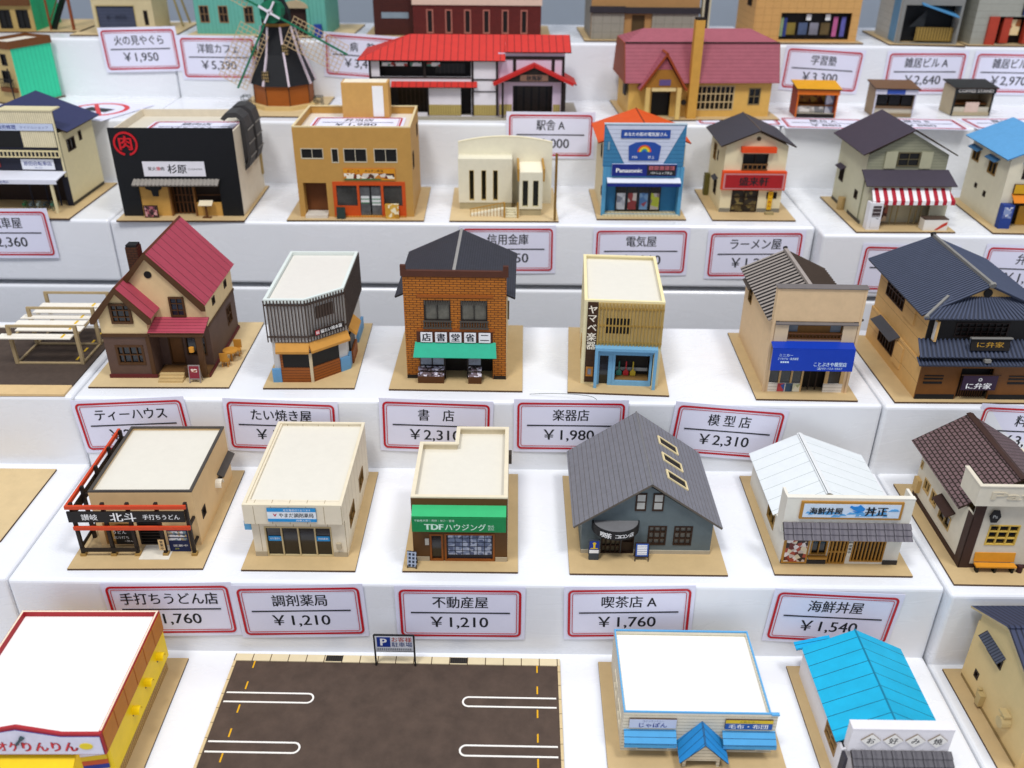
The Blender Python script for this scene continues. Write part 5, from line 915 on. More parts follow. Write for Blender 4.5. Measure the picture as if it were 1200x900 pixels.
# ================================================================== fourth row
T3 = Z[3]
def bicycle_shop():
    H = House('model_bicycle_shop', 'cream bicycle shop model with navy roof and bicycles under its canopy, at the left edge', 'model shop', (-60.8, 90.98), -.3, T3, 14.3, 12.95)
    W = mt('#ddd3ae', noise=.04); NV = mt('#3a3f66', noise=.06); CW = mt('#e6dcbd', pat='u', p=.22, w=.05, c2='#b7aa84'); DB = mt('#27293a', noise=.08); LB = mt('#c9d2e6', noise=.03)
    y0 = 4.2; x0, x1 = 1.2, 13.0; b = H.body(x0, y0, x1, 12.5, 7.9, {'F': DB, '*': W}, gx=(7.1, 10.3), hf=10.2); b.win('R', 5.7, 5.6, 7.6, 6.9, 2, 1, BURN); b.win('R', 8.7, 6.1, 9.4, 7.1, 1, 1, BURN)
    b.hole('F', 1.6, .17, 12.4, 3.4); H.done()
    H.gable_y(.6, 13.7, 5.0, 13.3, 7.95, 7.1, 10.5, NV, BURN, .15); f = FF(y0)
    H.part(MB().pbox(f, x0, 9.0, x1, 10.25, .003, .16), 'false_front', CW); MB().box(x0-.1, y0-.25, 10.26, x1+.1, y0+1.6, 10.4).build('cornice', W, H.r); H.split(MB().box(12.85, y0-.16, 3.4, x1+.02, y0-.003, 8.99), 'side_fin', W)
    o = H.sign(f, 1.3, 8.25, 12.8, 8.98, .003, .16, LB, DB); merge([text(o, '自転車販売修理', f, 7.2, 8.6, .5, mt('#2a3f8f', noise=0), d=.165, bold=.03), text(o, 'サイクルショップ', f, 10.8, 8.6, .28, mt('#2a3f8f', noise=0), d=.165, width=3.0)], 'lettering')
    H.split(MB().pbox(f, 5.6, 6.5, 9.0, 8.2, .003, .03), 'window', DARK); H.split(MB().pbox(f, 9.2, 6.5, 12.7, 8.2, .003, .06).pbox(f, 1.4, 6.5, 5.4, 8.2, .003, .06), 'wall_panel', CW)
    r = MB(); r.pbox(f, 1.3, 6.1, 12.9, 6.25, .3, .45); r.pbox(f, 1.3, 5.5, 12.9, 5.6, .3, .45)
    for i in range(28): r.pbox(f, 1.5+i*.42, 5.603, 1.62+i*.42, 6.097, .33, .42)
    H.part(r, 'balcony_rail', mt('#dfd2a8')); o = H.sign(f, 8.5, 4.15, 12.0, 5.25, .02, .12, mt('#e6e8ee', noise=.02), DB); merge([text(o, '原田自転車店', f, 10.25, 4.8, .5, mt('#2a3f8f', noise=0), d=.125, bold=.02), text(o, 'TEL 0123', f, 10.25, 4.35, .22, mt('#2a3f8f', noise=0), d=.125)], 'lettering'); o = H.sign(f, 4.5, 4.4, 6.2, 5.2, .02, .1, mt('#c9403a'), DB); text(o, 'ホーム', f, 5.4, 4.8, .4, WHITE, d=.105)
    H.part(MB().slab((1.0, 1.5, 3.75), (13.1, 1.5, 3.75), (13.1, y0-.1, 4.0), (1.0, y0-.1, 4.0), .1, 0, 0).box(1.0, 1.42, 3.35, 13.1, 1.5, 3.8), 'canopy', mt('#dfe1ea', noise=.03)); text(H.r, '原田自転車店', FF(1.42), 7.2, 3.58, .32, mt('#3a4f9a', noise=0), d=.01); H.split(MB().box(12.3, 1.55, .17, 12.55, 1.8, 3.6).box(1.3, 1.55, .17, 1.55, 1.8, 3.6), 'canopy_post', W)
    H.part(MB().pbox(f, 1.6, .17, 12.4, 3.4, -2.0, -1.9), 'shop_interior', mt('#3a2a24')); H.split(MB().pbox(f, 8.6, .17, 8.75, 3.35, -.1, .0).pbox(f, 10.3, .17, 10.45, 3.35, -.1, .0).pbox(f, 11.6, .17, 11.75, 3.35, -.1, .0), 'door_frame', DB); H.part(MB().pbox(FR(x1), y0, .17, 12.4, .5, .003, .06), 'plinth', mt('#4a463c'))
    BC = [mt(c, rough=.4, noise=.05) for c in ('#2f6a4a', '#5a6a72', '#8a9a9a', '#31424a', '#4a7a6a')]
    for i in range(5):
        x = 8.6+i*.75; y = 3.0-.1*(i % 2); a = MB()
        for yy in (y-.45, y+.35):
            for k in range(10):
                t0, t1 = 2*math.pi*k/10, 2*math.pi*(k+1)/10; a.bar((x, yy+.32*math.cos(t0), .5+.32*math.sin(t0)), (x, yy+.32*math.cos(t1), .5+.32*math.sin(t1)), .05)
        a.bar((x, y-.45, .5), (x, y-.3, 1.1), .05); a.bar((x, y-.3, .95), (x, y+.1, .9), .05); a.bar((x, y+.1, .5), (x, y+.1, 1.05), .05); a.bar((x, y+.1, .5), (x, y+.35, .5), .05); a.bar((x-.2, y-.32, 1.12), (x+.2, y-.32, 1.12), .05); a.box(x-.12, y-.75, .75, x+.12, y-.5, 1.0); a.bar((x, y-.4, .6), (x, y+.1, .9), .05)
        H.part(a, 'bicycle', BC[i])
bicycle_shop()

def grill():
    H = House('model_grill_restaurant', 'black-fronted grill restaurant model with round red emblem and cream side walls', 'model restaurant', (-41.38, 90.41), 1.7, T3, 13.26, 12.4)
    W = mt('#e0d6c2', noise=.05); BK = mt('#14171c', noise=.1, rough=.5); TN = mt('#cfa45a', noise=.08); WD = mt('#6a4420', noise=.1)
    y0 = 1.46; x0, x1 = .4, 12.9; b = H.body(x0, y0, x1, 11.85, 9.0, {'F': BK, '*': W}, hf=9.35); b.hole('F', 2.4, .17, 10.75, 3.5); H.done()
    H.part(MB().box(x0+.16, y0+.16, 8.1, x1-.16, 11.68, 8.25), 'roof', mt('#d9d2c2', noise=.03)); f = FF(y0)
    a = MB(); n = 28
    for i in range(n):
        if i in (20, 21): continue
        t0, t1 = 2*math.pi*i/n, 2*math.pi*(i+1)/n; q = [(1.98+r*math.cos(t), 7.78+r*math.sin(t)) for r, t in ((1.22, t0), (1.22, t1), (1.02, t1), (1.02, t0))]; a.ppoly(f, q, .01, .1)
    em = H.part(a, 'round_emblem', RED); text(em, '肉', f, 1.98, 7.85, 1.55, RED, d=.04, bold=.04, thick=.05)
    o = H.sign(f, 3.3, 4.45, 9.6, 6.0, .02, .12, mt('#e9e7ec', noise=.02), BK); merge([text(o, '炭火', f, 4.2, 5.25, .42, INK, d=.125, bold=.03), text(o, '焼', f, 4.85, 5.25, .42, RED, d=.125, bold=.03), text(o, '肉', f, 5.27, 5.25, .42, INK, d=.125, bold=.03), text(o, '杉原', f, 6.75, 5.22, 1.0, INK, d=.125, bold=.03), text(o, 'SUGIHARA', f, 8.6, 5.2, .26, INK, d=.125, width=1.5)], 'lettering')
    H.part(MB().pbox(f, 2.4, .17, 10.75, 3.5, -1.3, -1.2), 'entrance_back', mt('#3a2818')); H.split(MB().pbox(f, 2.42, .17, 5.4, 3.48, -.2, -.1).pbox(f, 8.1, .17, 10.7, 1.6, -.3, -.1), 'tan_wall', TN)
    d = MB()
    for i in range(6): d.pbox(f, 5.6+i*.42, .2, 5.72+i*.42, 3.4, -.8, -.7)
    for z in (.25, 1.4, 2.2, 3.2): d.pbox(f, 5.5, z, 10.6, z+.1, -.69, -.65)
    H.part(d, 'lattice_door', WD); H.split(MB().pbox(f, 5.4, .17, 5.55, 3.48, -.6, .02).pbox(f, 7.9, .17, 8.08, 3.48, -.6, .02), 'door_post', mt('#8a6030'))
    H.part(MB().ppoly(f, [(3.1, 3.35), (4.75, 3.35), (4.75, 3.1), (4.4, 2.9), (4.3, 2.3), (3.75, 2.3), (3.65, 2.9), (3.1, 3.1)], -.09, .02), 'cow_head_crest', BK)
    tile_eave(H, 2.1, 10.9, y0-.01, 4.1, y0-.9, 3.65, 22, 1, mt('#a59f97', noise=.1))
    s = MB(); s.pbox(FF(.95), 2.75, .2, 4.2, 1.5, 0, .12); o = H.part(s, 'menu_stand', BURN); MB().pbox(FF(.95), 2.85, .3, 4.1, 1.42, .122, .14).build('menu_photos', photo_mat(['#6a3a44', '#2a1a1e', '#b06a74', '#cfa0a0', '#3a2428'], 4), o)
    s = MB(); s.tube((9.2, .9, .17), (9.2, .9, 1.6), .12, 8); s.box(8.75, .7, .17, 9.65, 1.1, .25); o = H.part(s, 'menu_lectern', WD); MB().slab((8.55, .5, 1.6), (9.95, .5, 1.6), (9.95, 1.25, 1.95), (8.55, 1.25, 1.95), .08).build('menu_sheet', mt('#e9dcc0'), o)
    DG = mt('#4a4848', noise=.12)
    for u0 in (4.4, 7.9):                      # two curved exhaust ducts over the edge of the roof
        a = MB(); prof = [(.02, 4.2), (.5, 4.6), (.75, 5.4), (.8, 7.0), (.75, 8.7), (.5, 9.7), (-.2, 10.25), (-1.3, 10.2), (-1.9, 9.6)]; inn = [(.01, 4.7), (.3, 5.0), (.45, 5.6), (.5, 7.0), (.45, 8.6), (.25, 9.35), (-.25, 9.75), (-1.1, 9.7), (-1.5, 9.4)]
        for k in range(len(prof)-1):
            (d0, z0), (d1, z1), (e0, y0_), (e1, y1_) = prof[k], prof[k+1], inn[k], inn[k+1]
            a.hexa([(x1+d0, u0, z0), (x1+d1, u0, z1), (x1+e1, u0, y1_), (x1+e0, u0, y0_)], [(x1+d0, u0+2.4, z0), (x1+d1, u0+2.4, z1), (x1+e1, u0+2.4, y1_), (x1+e0, u0+2.4, y0_)])
        a.ppoly(Fr((0, u0+.2, 0), (1, 0, 0), (0, 0, 1), (0, -1, 0)), [(x1+.003, 4.9), (x1+.45, 5.6), (x1+.48, 8.5), (x1+.2, 9.35), (x1+.003, 9.5)], -.05, 0); o = H.part(a, 'exhaust_duct', DG)
        for z in (5.6, 7.0, 8.4): MB().box(x1+.8, u0-.03, z, x1+.88, u0+2.43, z+.12).build('duct_band', mt('#8a8680'), o)
    H.part(MB().box(x1+.02, 11.1, 1.9, x1+.2, 11.5, 9.6), 'drain_pipe', mt('#b09a68'))
    card('焼肉店', '2,530', 'price card lying on the roof of the black-fronted grill model', 3, -34.0, T3+8.35, 2, w=9.2, y=97.0, flat=0, group='price cards lying flat')
grill()

def snack_shop():
    H = House('model_bento_shop', 'tan two-storey shop model with orange shopfront and a box room on its roof', 'model shop', (-23.77, 91.08), 1.2, T3, 14.35, 12.0)
    W = mt('#c39a56', noise=.05); IN = mt('#cda868', noise=.05); OR = mt('#cf5a1e', noise=.08); FRM = mt('#cfc6b0')
    y0 = 1.15; x0, x1 = 1.28, 13.25; b = H.body(x0, y0, x1, 11.1, 9.5, W)
    for u0, u1, z0, z1, n in ((1.95, 4.25, 6.3, 7.4, 2), (5.05, 5.8, 5.9, 7.4, 1), (6.3, 8.7, 5.95, 7.4, 2), (9.4, 11.8, 5.95, 7.4, 2)): b.win('F', u0, z0, u1, z1, n, 1, FRM, DARK, fw=.08, d=.03)
    b.hole('F', 1.85, .17, 4.25, 3.8); b.hole('F', 4.9, .3, 12.45, 3.95); b.win('R', 2.4, 4.9, 3.6, 6.6, 1, 1, BURN, DARK); b.win('R', 8.2, 6.9, 9.4, 8.2, 1, 1, BURN, DARK); H.done(); H.flat(x0, y0, x1, 11.1, 9.5, .75, .22, mt('#e3d2a8', noise=.04), mt('#e2d8c8', noise=.03)); f = FF(y0)
    p = MB(); p.box(5.4, 8.4, 8.76, 10.4, 10.6, 12.5); r = H.part(p, 'roof_room', mt('#cfa562', noise=.05)); MB().box(5.6, 8.6, 12.503, 10.2, 10.45, 12.55).build('roof', mt('#efe6d0'), r); MB().pbox(FF(8.4), 8.7, 9.0, 9.85, 12.2, .003, .06).build('door', mt('#efefec', noise=.02), r)
    H.part(MB().pbox(f, 1.85, .17, 4.25, 3.8, -1.4, -1.3), 'stair_recess', mt('#7a4a22', noise=.1)); H.split(MB().pbox(f, 1.7, .17, 1.85, 3.8, -1.29, -.16).pbox(f, 4.25, .17, 4.4, 3.8, -1.29, -.16), 'recess_side', W); H.part(MB().box(1.9, .55, .172, 4.2, 2.3, .5), 'door_step', mt('#d9d2c6'))
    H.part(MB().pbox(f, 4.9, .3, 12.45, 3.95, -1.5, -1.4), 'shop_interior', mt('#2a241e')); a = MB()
    a.pbox(f, 4.9, 3.55, 12.45, 3.95, -.1, .06); a.pbox(f, 4.9, .3, 5.25, 3.547, -.1, .06); a.pbox(f, 12.1, .3, 12.45, 3.547, -.1, .06); a.pbox(f, 7.4, .3, 7.65, 3.547, -.1, .06); a.pbox(f, 9.9, .3, 10.15, 3.547, -.1, .06); a.pbox(f, 5.253, .3, 7.397, 1.35, -.1, .04); a.pbox(f, 10.153, .3, 12.097, 1.35, -.1, .04); H.part(a, 'shopfront', OR)
    H.split(MB().pbox(f, 5.25, 1.36, 7.4, 3.54, -.2, -.12).pbox(f, 10.15, 1.36, 12.1, 3.54, -.2, -.12), 'pane', mt('#4a4a48', rough=.15, noise=.5, nscale=40)); H.split(MB().pbox(f, 7.67, .35, 8.7, 3.4, -.2, -.1).pbox(f, 8.85, .35, 9.88, 3.4, -.2, -.1), 'sliding_door', mt('#6a6c6e', rough=.2, noise=.3)); H.split(MB().pbox(f, 7.75, 1.6, 8.6, 2.4, -.09, -.07).pbox(f, 8.9, 1.4, 9.8, 2.4, -.09, -.07), 'door_notice', mt('#d9dcdc', pat='v', p=.4, w=.12, c2='#5a8a6a', noise=.05))
    o = H.sign(f, 6.15, 4.15, 11.5, 5.35, .02, .12, mt('#d99a2a', noise=.05), OR); q = MB(); q.pbox(f, 6.2, 4.3, 11.4, 4.85, .122, .13); q.build('food_photo', photo_mat(['#efe6d2', '#7a3a1a', '#d9d0c2', '#c9862a', '#f0ead8', '#5a3a22'], 2.2), o); MB().pbox(f, 6.2, 4.17, 10.0, 4.29, .122, .135).build('green_strip', mt('#3a7a4a'), o); merge([text(o, 'まごころ', f, 7.2, 5.1, .34, mt('#8a2a1a', noise=0), d=.125, bold=.03), text(o, 'キッチン弁当', f, 9.3, 5.1, .32, mt('#3a2a1a', noise=0), d=.125, bold=.02)], 'lettering')
    H.part(MB().box(10.3, .5, .17, 11.7, 1.05, 1.65), 'display_rack', photo_mat(['#d9b04a', '#cfa03a', '#efe6c8', '#b98a2e'], 2)); a = MB(); a.slab((5.2, .35, .2), (6.1, .3, .2), (6.1, .6, 1.4), (5.2, .65, 1.4), .05, 1, 0); a.slab((6.1, .9, .2), (5.2, .95, .2), (5.2, .67, 1.4), (6.1, .62, 1.4), .05, 1, 0); H.part(a, 'blackboard_sign', [mt('#2a3d38'), mt('#6a5030')]); H.part(MB().box(4.9, y0-.25, .172, 12.45, y0-.002, .3), 'tiled_kerb', mt('#c98a3a', pat='u', p=.3, w=.05, c2='#8a5a1e'))
    card('弁当店', '1,980', 'price card lying on the roof of the tan model in front of its box room', 3, -16.6, T3+8.9, 1.2, w=9.2, y=97.2, flat=0, group='price cards lying flat')
snack_shop()

def bank():
    H = House('model_bank', 'cream bank model with arched back wall, tall slit windows and ramp', 'model bank', (-6.74, 91.38), .9, T3, 11.49, 11.8, BASE2)
    W = mt('#e4dfca', noise=.04); GR = mt('#b4a988', noise=.06); TN = mt('#b98f3e'); GL = mt('#17180f', rough=.2, noise=.2)
    b = H.body(.85, 3.9, 6.6, 6.0, 5.65, W, z0=.9)
    for u in (1.95, 3.25, 4.5): b.win('F', u+.05, 1.15, u+.58, 4.45, 1, 1, mt('#c9b070'), GL, fw=.05, d=.0, rec=.3)
    H.done(); H.part(MB().box(.95, 3.95, .17, 6.55, 5.9, .897), 'plinth', GR); H.part(MB().box(1.0, 4.06, 5.5, 6.45, 6.0, 5.6), 'roof', W)
    m = MB(); n = 14; xs = [.8+(10.95-.8)*i/n for i in range(n+1)]; top = [6.85+.62*(1-((x-5.88)/5.08)**2) for x in xs]; poly = [(.8, .17), (10.95, .17)]+list(zip(reversed(xs), reversed(top))); m.ppoly(FF(6.01), poly, -.3, 0); H.part(m, 'arched_wall', W)
    H.part(MB().box(1.0, 6.32, .17, 10.75, 11.2, 5.4), 'rear_wall', W); m = MB()
    for i in range(n): m.hexa([(xs[i], 5.98, top[i]+.005), (xs[i+1], 5.98, top[i+1]+.005), (xs[i+1], 6.34, top[i+1]+.005), (xs[i], 6.34, top[i]+.005)], [(xs[i], 5.98, top[i]+.1), (xs[i+1], 5.98, top[i+1]+.1), (xs[i+1], 6.34, top[i+1]+.1), (xs[i], 6.34, top[i]+.1)])
    H.part(m, 'arched_coping', mt('#efe8cc', noise=.03)); e = H.body(7.35, 1.75, 9.8, 6.0, 4.75, W, z0=.9, name='porch_wall')
    for u in (7.65, 8.75): e.win('F', u, 1.15, u+.65, 4.0, 1, 1, mt('#d9cfa8'), GL, fw=.05, d=.0, rec=.2)
    e.finish(); H.part(MB().box(7.45, 1.85, .17, 9.7, 5.9, .897), 'plinth', GR); H.part(MB().box(7.36, 1.76, 4.753, 9.79, 5.99, 4.85), 'porch_roof', mt('#f0ead4', noise=.02)); H.split(MB().box(7.15, 1.7, 3.9, 7.345, 6.0, 5.2).box(9.805, 1.7, 3.9, 10.0, 6.0, 5.2), 'porch_fin', TN)
    st = MB()
    for i in range(4): st.box(5.9, 1.0+i*.3, .17+i*.18+.003*i, 7.1, 2.3, .35+i*.18)
    H.part(st, 'steps', mt('#e3dcc0', pat='v', p=.18, w=.03, c2='#a4946a')); H.part(MB().hexa([(2.2, 1.5, .17), (5.7, 1.5, .17), (5.7, 2.3, .17), (2.2, 2.3, .17)], [(2.2, 1.5, .25), (5.7, 1.5, .95), (5.7, 2.3, .95), (2.2, 2.3, .25)]), 'ramp', mt('#ece6d0'))
    r = MB()
    for i in range(11): u = 2.2+i*.35; z = .25+.2*i*.35; r.box(u-.03, 1.42, .2, u+.03, 1.48, z+.75)
    r.bar((2.1, 1.45, .95), (5.8, 1.45, 1.72), .08); H.part(r, 'ramp_rail', TN); H.split(MB().box(5.72, .95, .17, 5.86, 1.2, 1.8).box(7.12, .95, .17, 7.26, 1.2, 1.8), 'newel_post', TN); H.part(MB().box(10.95, .15, .17, 11.2, .4, 7.2), 'flag_pole', mt('#8a6a2c'))
bank()

def electrical():
    H = House('model_electrical_shop', 'blue electrical shop model with orange roof and rainbow shop sign', 'model shop', (8.83, 92.43), .6, T3, 9.5, 10.7)
    W = mt('#dccda8', noise=.04); BL = mt('#5c9dc0', noise=.06); BL2 = mt('#4585ab', pat='v', p=.42, w=.04, c2='#24607f', noise=.06); WS = mt('#ccd2e2', pat='v', p=.42, w=.035, c2='#8f9ab4', noise=.03); OR = mt('#dc5f1e', noise=.06); NV = mt('#1b2f86', noise=.02)
    y0 = 1.3; x0, x1 = .6, 8.95; b = H.body(x0, y0, x1, 9.9, 7.7, {'F': BL, '*': W}, gx=(4.8, 9.1), hf=5.4); b.win('L', 4.0, 5.6, 5.0, 7.0, 1, 1, BURN, DARK); b.win('L', 2.2, 2.0, 2.9, 3.0, 1, 1, BURN, DARK); b.hole('F', .95, .3, 8.6, 3.6); H.done()
    H.gable_y(-.1, 9.6, 1.9, 10.6, 7.75, 4.8, 9.45, OR, mt('#8a3a14'), .12, ridge=mt('#8a3a14'), rr=.05); f = FF(y0-.02)
    H.part(MB().box(x0-.15, y0-.02, 5.42, x1-.1, y0+.35, 9.75), 'false_front', BL2); H.part(MB().ppoly(f, [(2.8, 5.5), (6.6, 5.5), (8.7, 9.7), (.55, 9.7)], .003, .05), 'white_panel', WS); H.part(MB().box(x0-.2, y0-.1, 9.753, x1-.05, y0+.4, 9.85), 'cornice', mt('#b9c9d2'))
    g = FF(y0-.07); o = H.sign(g, 2.15, 8.4, 7.2, 9.25, 0.003, .08, mt('#2a55a4', noise=.02)); text(o, 'あなたの街の電気屋さん', g, 4.67, 8.82, .42, WHITE, d=.085, width=4.4, bold=.03)
    s = MB(); s.ppoly(g, [(3.1, 6.1), (6.2, 6.1), (6.35, 7.6), (5.7, 7.95), (4.7, 8.05), (3.7, 7.95), (3.0, 7.6)], .003, .08); o = H.part(s, 'shield_sign', mt('#2a55a4', noise=.03))
    for i, c in enumerate(('#d9562a', '#e6a22a', '#e9d24a', '#5ab06a', '#3a7ac0')):
        a = MB(); r1 = .72-.12*i; n = 10
        for k in range(n):
            t0, t1 = math.pi*k/n, math.pi*(k+1)/n; a.ppoly(g, [(4.65+r*math.cos(t), 7.0+r*math.sin(t)) for r, t in ((r1, t0), (r1, t1), (r1-.11, t1), (r1-.11, t0))], .082, .095)
        a.build('rainbow_band', mt(c, noise=0), o)
    merge([text(o, 'rio', g, 3.7, 6.5, .5, WHITE, d=.085), text(o, '井上', g, 5.4, 6.45, .36, WHITE, d=.085)], 'lettering'); H.split(MB().pbox(g, .85, 7.2, 1.05, 8.0, -.01, .05), 'vent', mt('#8aa4b4'))
    h = FF(y0-.3); o = H.sign(h, 1.4, 4.5, 8.15, 5.75, -.25, .02, NV, mt('#b9bccf')); MB().pbox(h, 5.05, 4.58, 8.08, 5.66, .022, .035).build('black_half', mt('#2a2a32'), o); q = MB()
    for i in range(5): q.pbox(h, 5.25+i*.55, 5.18, 5.7+i*.55, 5.58, .037, .05)
    q.build('pink_square', mt('#b86a72'), o); merge([text(o, 'Panasonic', h, 3.2, 5.1, .62, WHITE, d=.03, width=2.7, bold=.04), text(o, 'くらし応援', h, 6.57, 5.38, .32, mt('#5a2a32', noise=0), d=.052, width=2.4), text(o, 'パナショップ井上', h, 6.57, 4.85, .3, WHITE, d=.04, width=2.3)], 'lettering')
    H.part(MB().slab((.95, y0-.85, 3.95), (8.65, y0-.85, 3.95), (8.65, y0-.01, 4.25), (.95, y0-.01, 4.25), .08, 0, 0), 'awning', mt('#e2e4ec', noise=.02)); o = H.part(MB().box(.95, y0-.9, 3.55, 8.65, y0-.82, 3.85), 'awning_valance', NV)
    H.part(MB().pbox(FF(y0), .95, .3, 8.6, 3.6, -1.2, -1.1), 'shop_interior', mt('#3a86b4', noise=.05)); H.split(MB().pbox(FF(y0), .8, .3, .95, 3.6, -1.1, -.16).pbox(FF(y0), 8.6, .3, 8.75, 3.6, -1.1, -.16), 'recess_side', BL); dk = mt('#1d1a1c', rough=.2); pc = (['#c9ccd6', '#9aa0b0', '#dfe2ea'], ['#6a2a2e', '#a4464a', '#e0d6d2'], ['#5a8ac0', '#b04a5a', '#8ab0d6'], ['#9a8a8a', '#cfc6c0', '#c9d24a'])
    for i in range(4): o = H.part(MB().pbox(FF(y0), 2.1+i*1.22, .3, 3.28+i*1.22, 3.55, -1.05, -.95), 'glass_door', dk); MB().pbox(FF(y0), 2.25+i*1.22, .5, 3.15+i*1.22, 2.3, -.945, -.93).build('poster', photo_mat(pc[i], 1.8), o)
    H.part(MB().box(.7, .75, .17, 8.85, 2.4, .29), 'paved_strip', mt('#d9cfae', pat='uv', p=.4, p2=.4, w=.05, c2='#a8996e')); H.split(MB().box(.5, y0-.15, .17, .9, y0+.05, 5.4).box(8.63, y0-.15, .17, 9.0, y0+.05, 5.4), 'corner_pillar', BL)
electrical()

def ramen():
    H = House('model_ramen_shop', 'small cream ramen shop model with dark roof, red signboard and orange hood', 'model shop', (21.12, 92.52), .2, T3, 8.85, 10.95)
    W = mt('#e0d5b4', noise=.04); RF = mt('#474850', noise=.06); OR = mt('#e2541c', noise=.05); RD_ = mt('#a81e26', noise=.05); GR = mt('#8a867a')
    y0 = 2.65; x0, x1 = 1.15, 7.7; b = H.body(x0, y0, x1, 9.9, 7.35, W, gx=(4.45, 8.75)); b.win('F', 3.05, 4.85, 5.7, 6.5, 2, 1, BURN, DARK); b.win('L', 7.0, 4.6, 8.3, 6.4, 1, 2, mt('#8a6a35'), DARK); b.win('L', 5.1, 1.3, 6.4, 2.9, 1, 1, BURN, DARK); b.win('L', 5.8, 4.9, 6.2, 6.0, 1, 1, BURN, DARK)
    b.win('F', 2.35, .17, 5.2, 2.6, 2, 3, BURN, photo_mat(['#3a3020', '#6a5a34', '#8a7a4a', '#2a2218'], 2.2), name='door'); b.win('F', 6.1, 1.7, 7.2, 2.4, 2, 1, BURN, DARK); H.done()
    H.gable_y(.45, 8.35, 2.0, 10.6, 7.45, 4.4, 9.1, RF, BURN, .13, ridge=mt('#6a625a'), rr=.05); f = FF(y0)
    r = MB(); r.pbox(f, 3.0, 5.35, 5.75, 5.47, .06, .2); r.pbox(f, 3.0, 4.8, 5.75, 4.9, .06, .2)
    for i in range(6): r.pbox(f, 3.1+i*.49, 4.9, 3.22+i*.49, 5.35, .08, .16)
    H.part(r, 'balcony_rail', mt('#7a5a34')); H.part(MB().box(2.7, y0-.6, 6.75, 6.35, y0-.003, 7.3), 'window_hood', OR); H.part(MB().box(1.0, y0-.5, 2.75, 7.8, y0-.003, 4.75), 'sign_box', OR); g = FF(y0-.5); o = H.sign(g, 1.15, 2.85, 7.65, 4.55, .003, .05, mt('#c98a8a')); MB().pbox(g, 1.35, 3.0, 7.45, 4.4, .052, .07).build('red_panel', RD_, o); text(o, '盛来軒', g, 4.4, 3.7, 1.0, mt('#2a2024', noise=0), d=.075, bold=.05, width=3.1)
    n = FF(y0-.12); o = H.part(MB().pbox(n, 6.25, .5, 6.75, 2.5, 0, .05), 'banner', mt('#e0b41e', noise=.03)); merge([text(o, c, n, 6.5, 2.2-i*.42, .36, mt('#a82a1e', noise=0), d=.055, bold=.03) for i, c in enumerate('らーめん')], 'lettering'); H.part(MB().box(6.0, 1.7, .17, 6.9, 2.2, .4), 'banner_foot', mt('#a89a72'))
    H.split(MB().pbox(f, x0, .17, 2.3, .6, .003, .05).pbox(f, 5.25, .17, x1, .6, .003, .05), 'plinth', GR); H.part(MB().slab((.7, 4.9, 3.0), (x0-.01, 4.9, 3.3), (x0-.01, 6.6, 3.3), (.7, 6.6, 3.0), .08), 'window_hood', RF); H.part(MB().box(.6, 8.6, .17, 1.14, 9.4, 2.6), 'gas_cabinet', mt('#6a6430')); H.part(MB().tube((4.45, y0, 8.1), (4.45, y0-.06, 8.1), .22, 12), 'gable_vent', mt('#5a4a34'))
ramen()

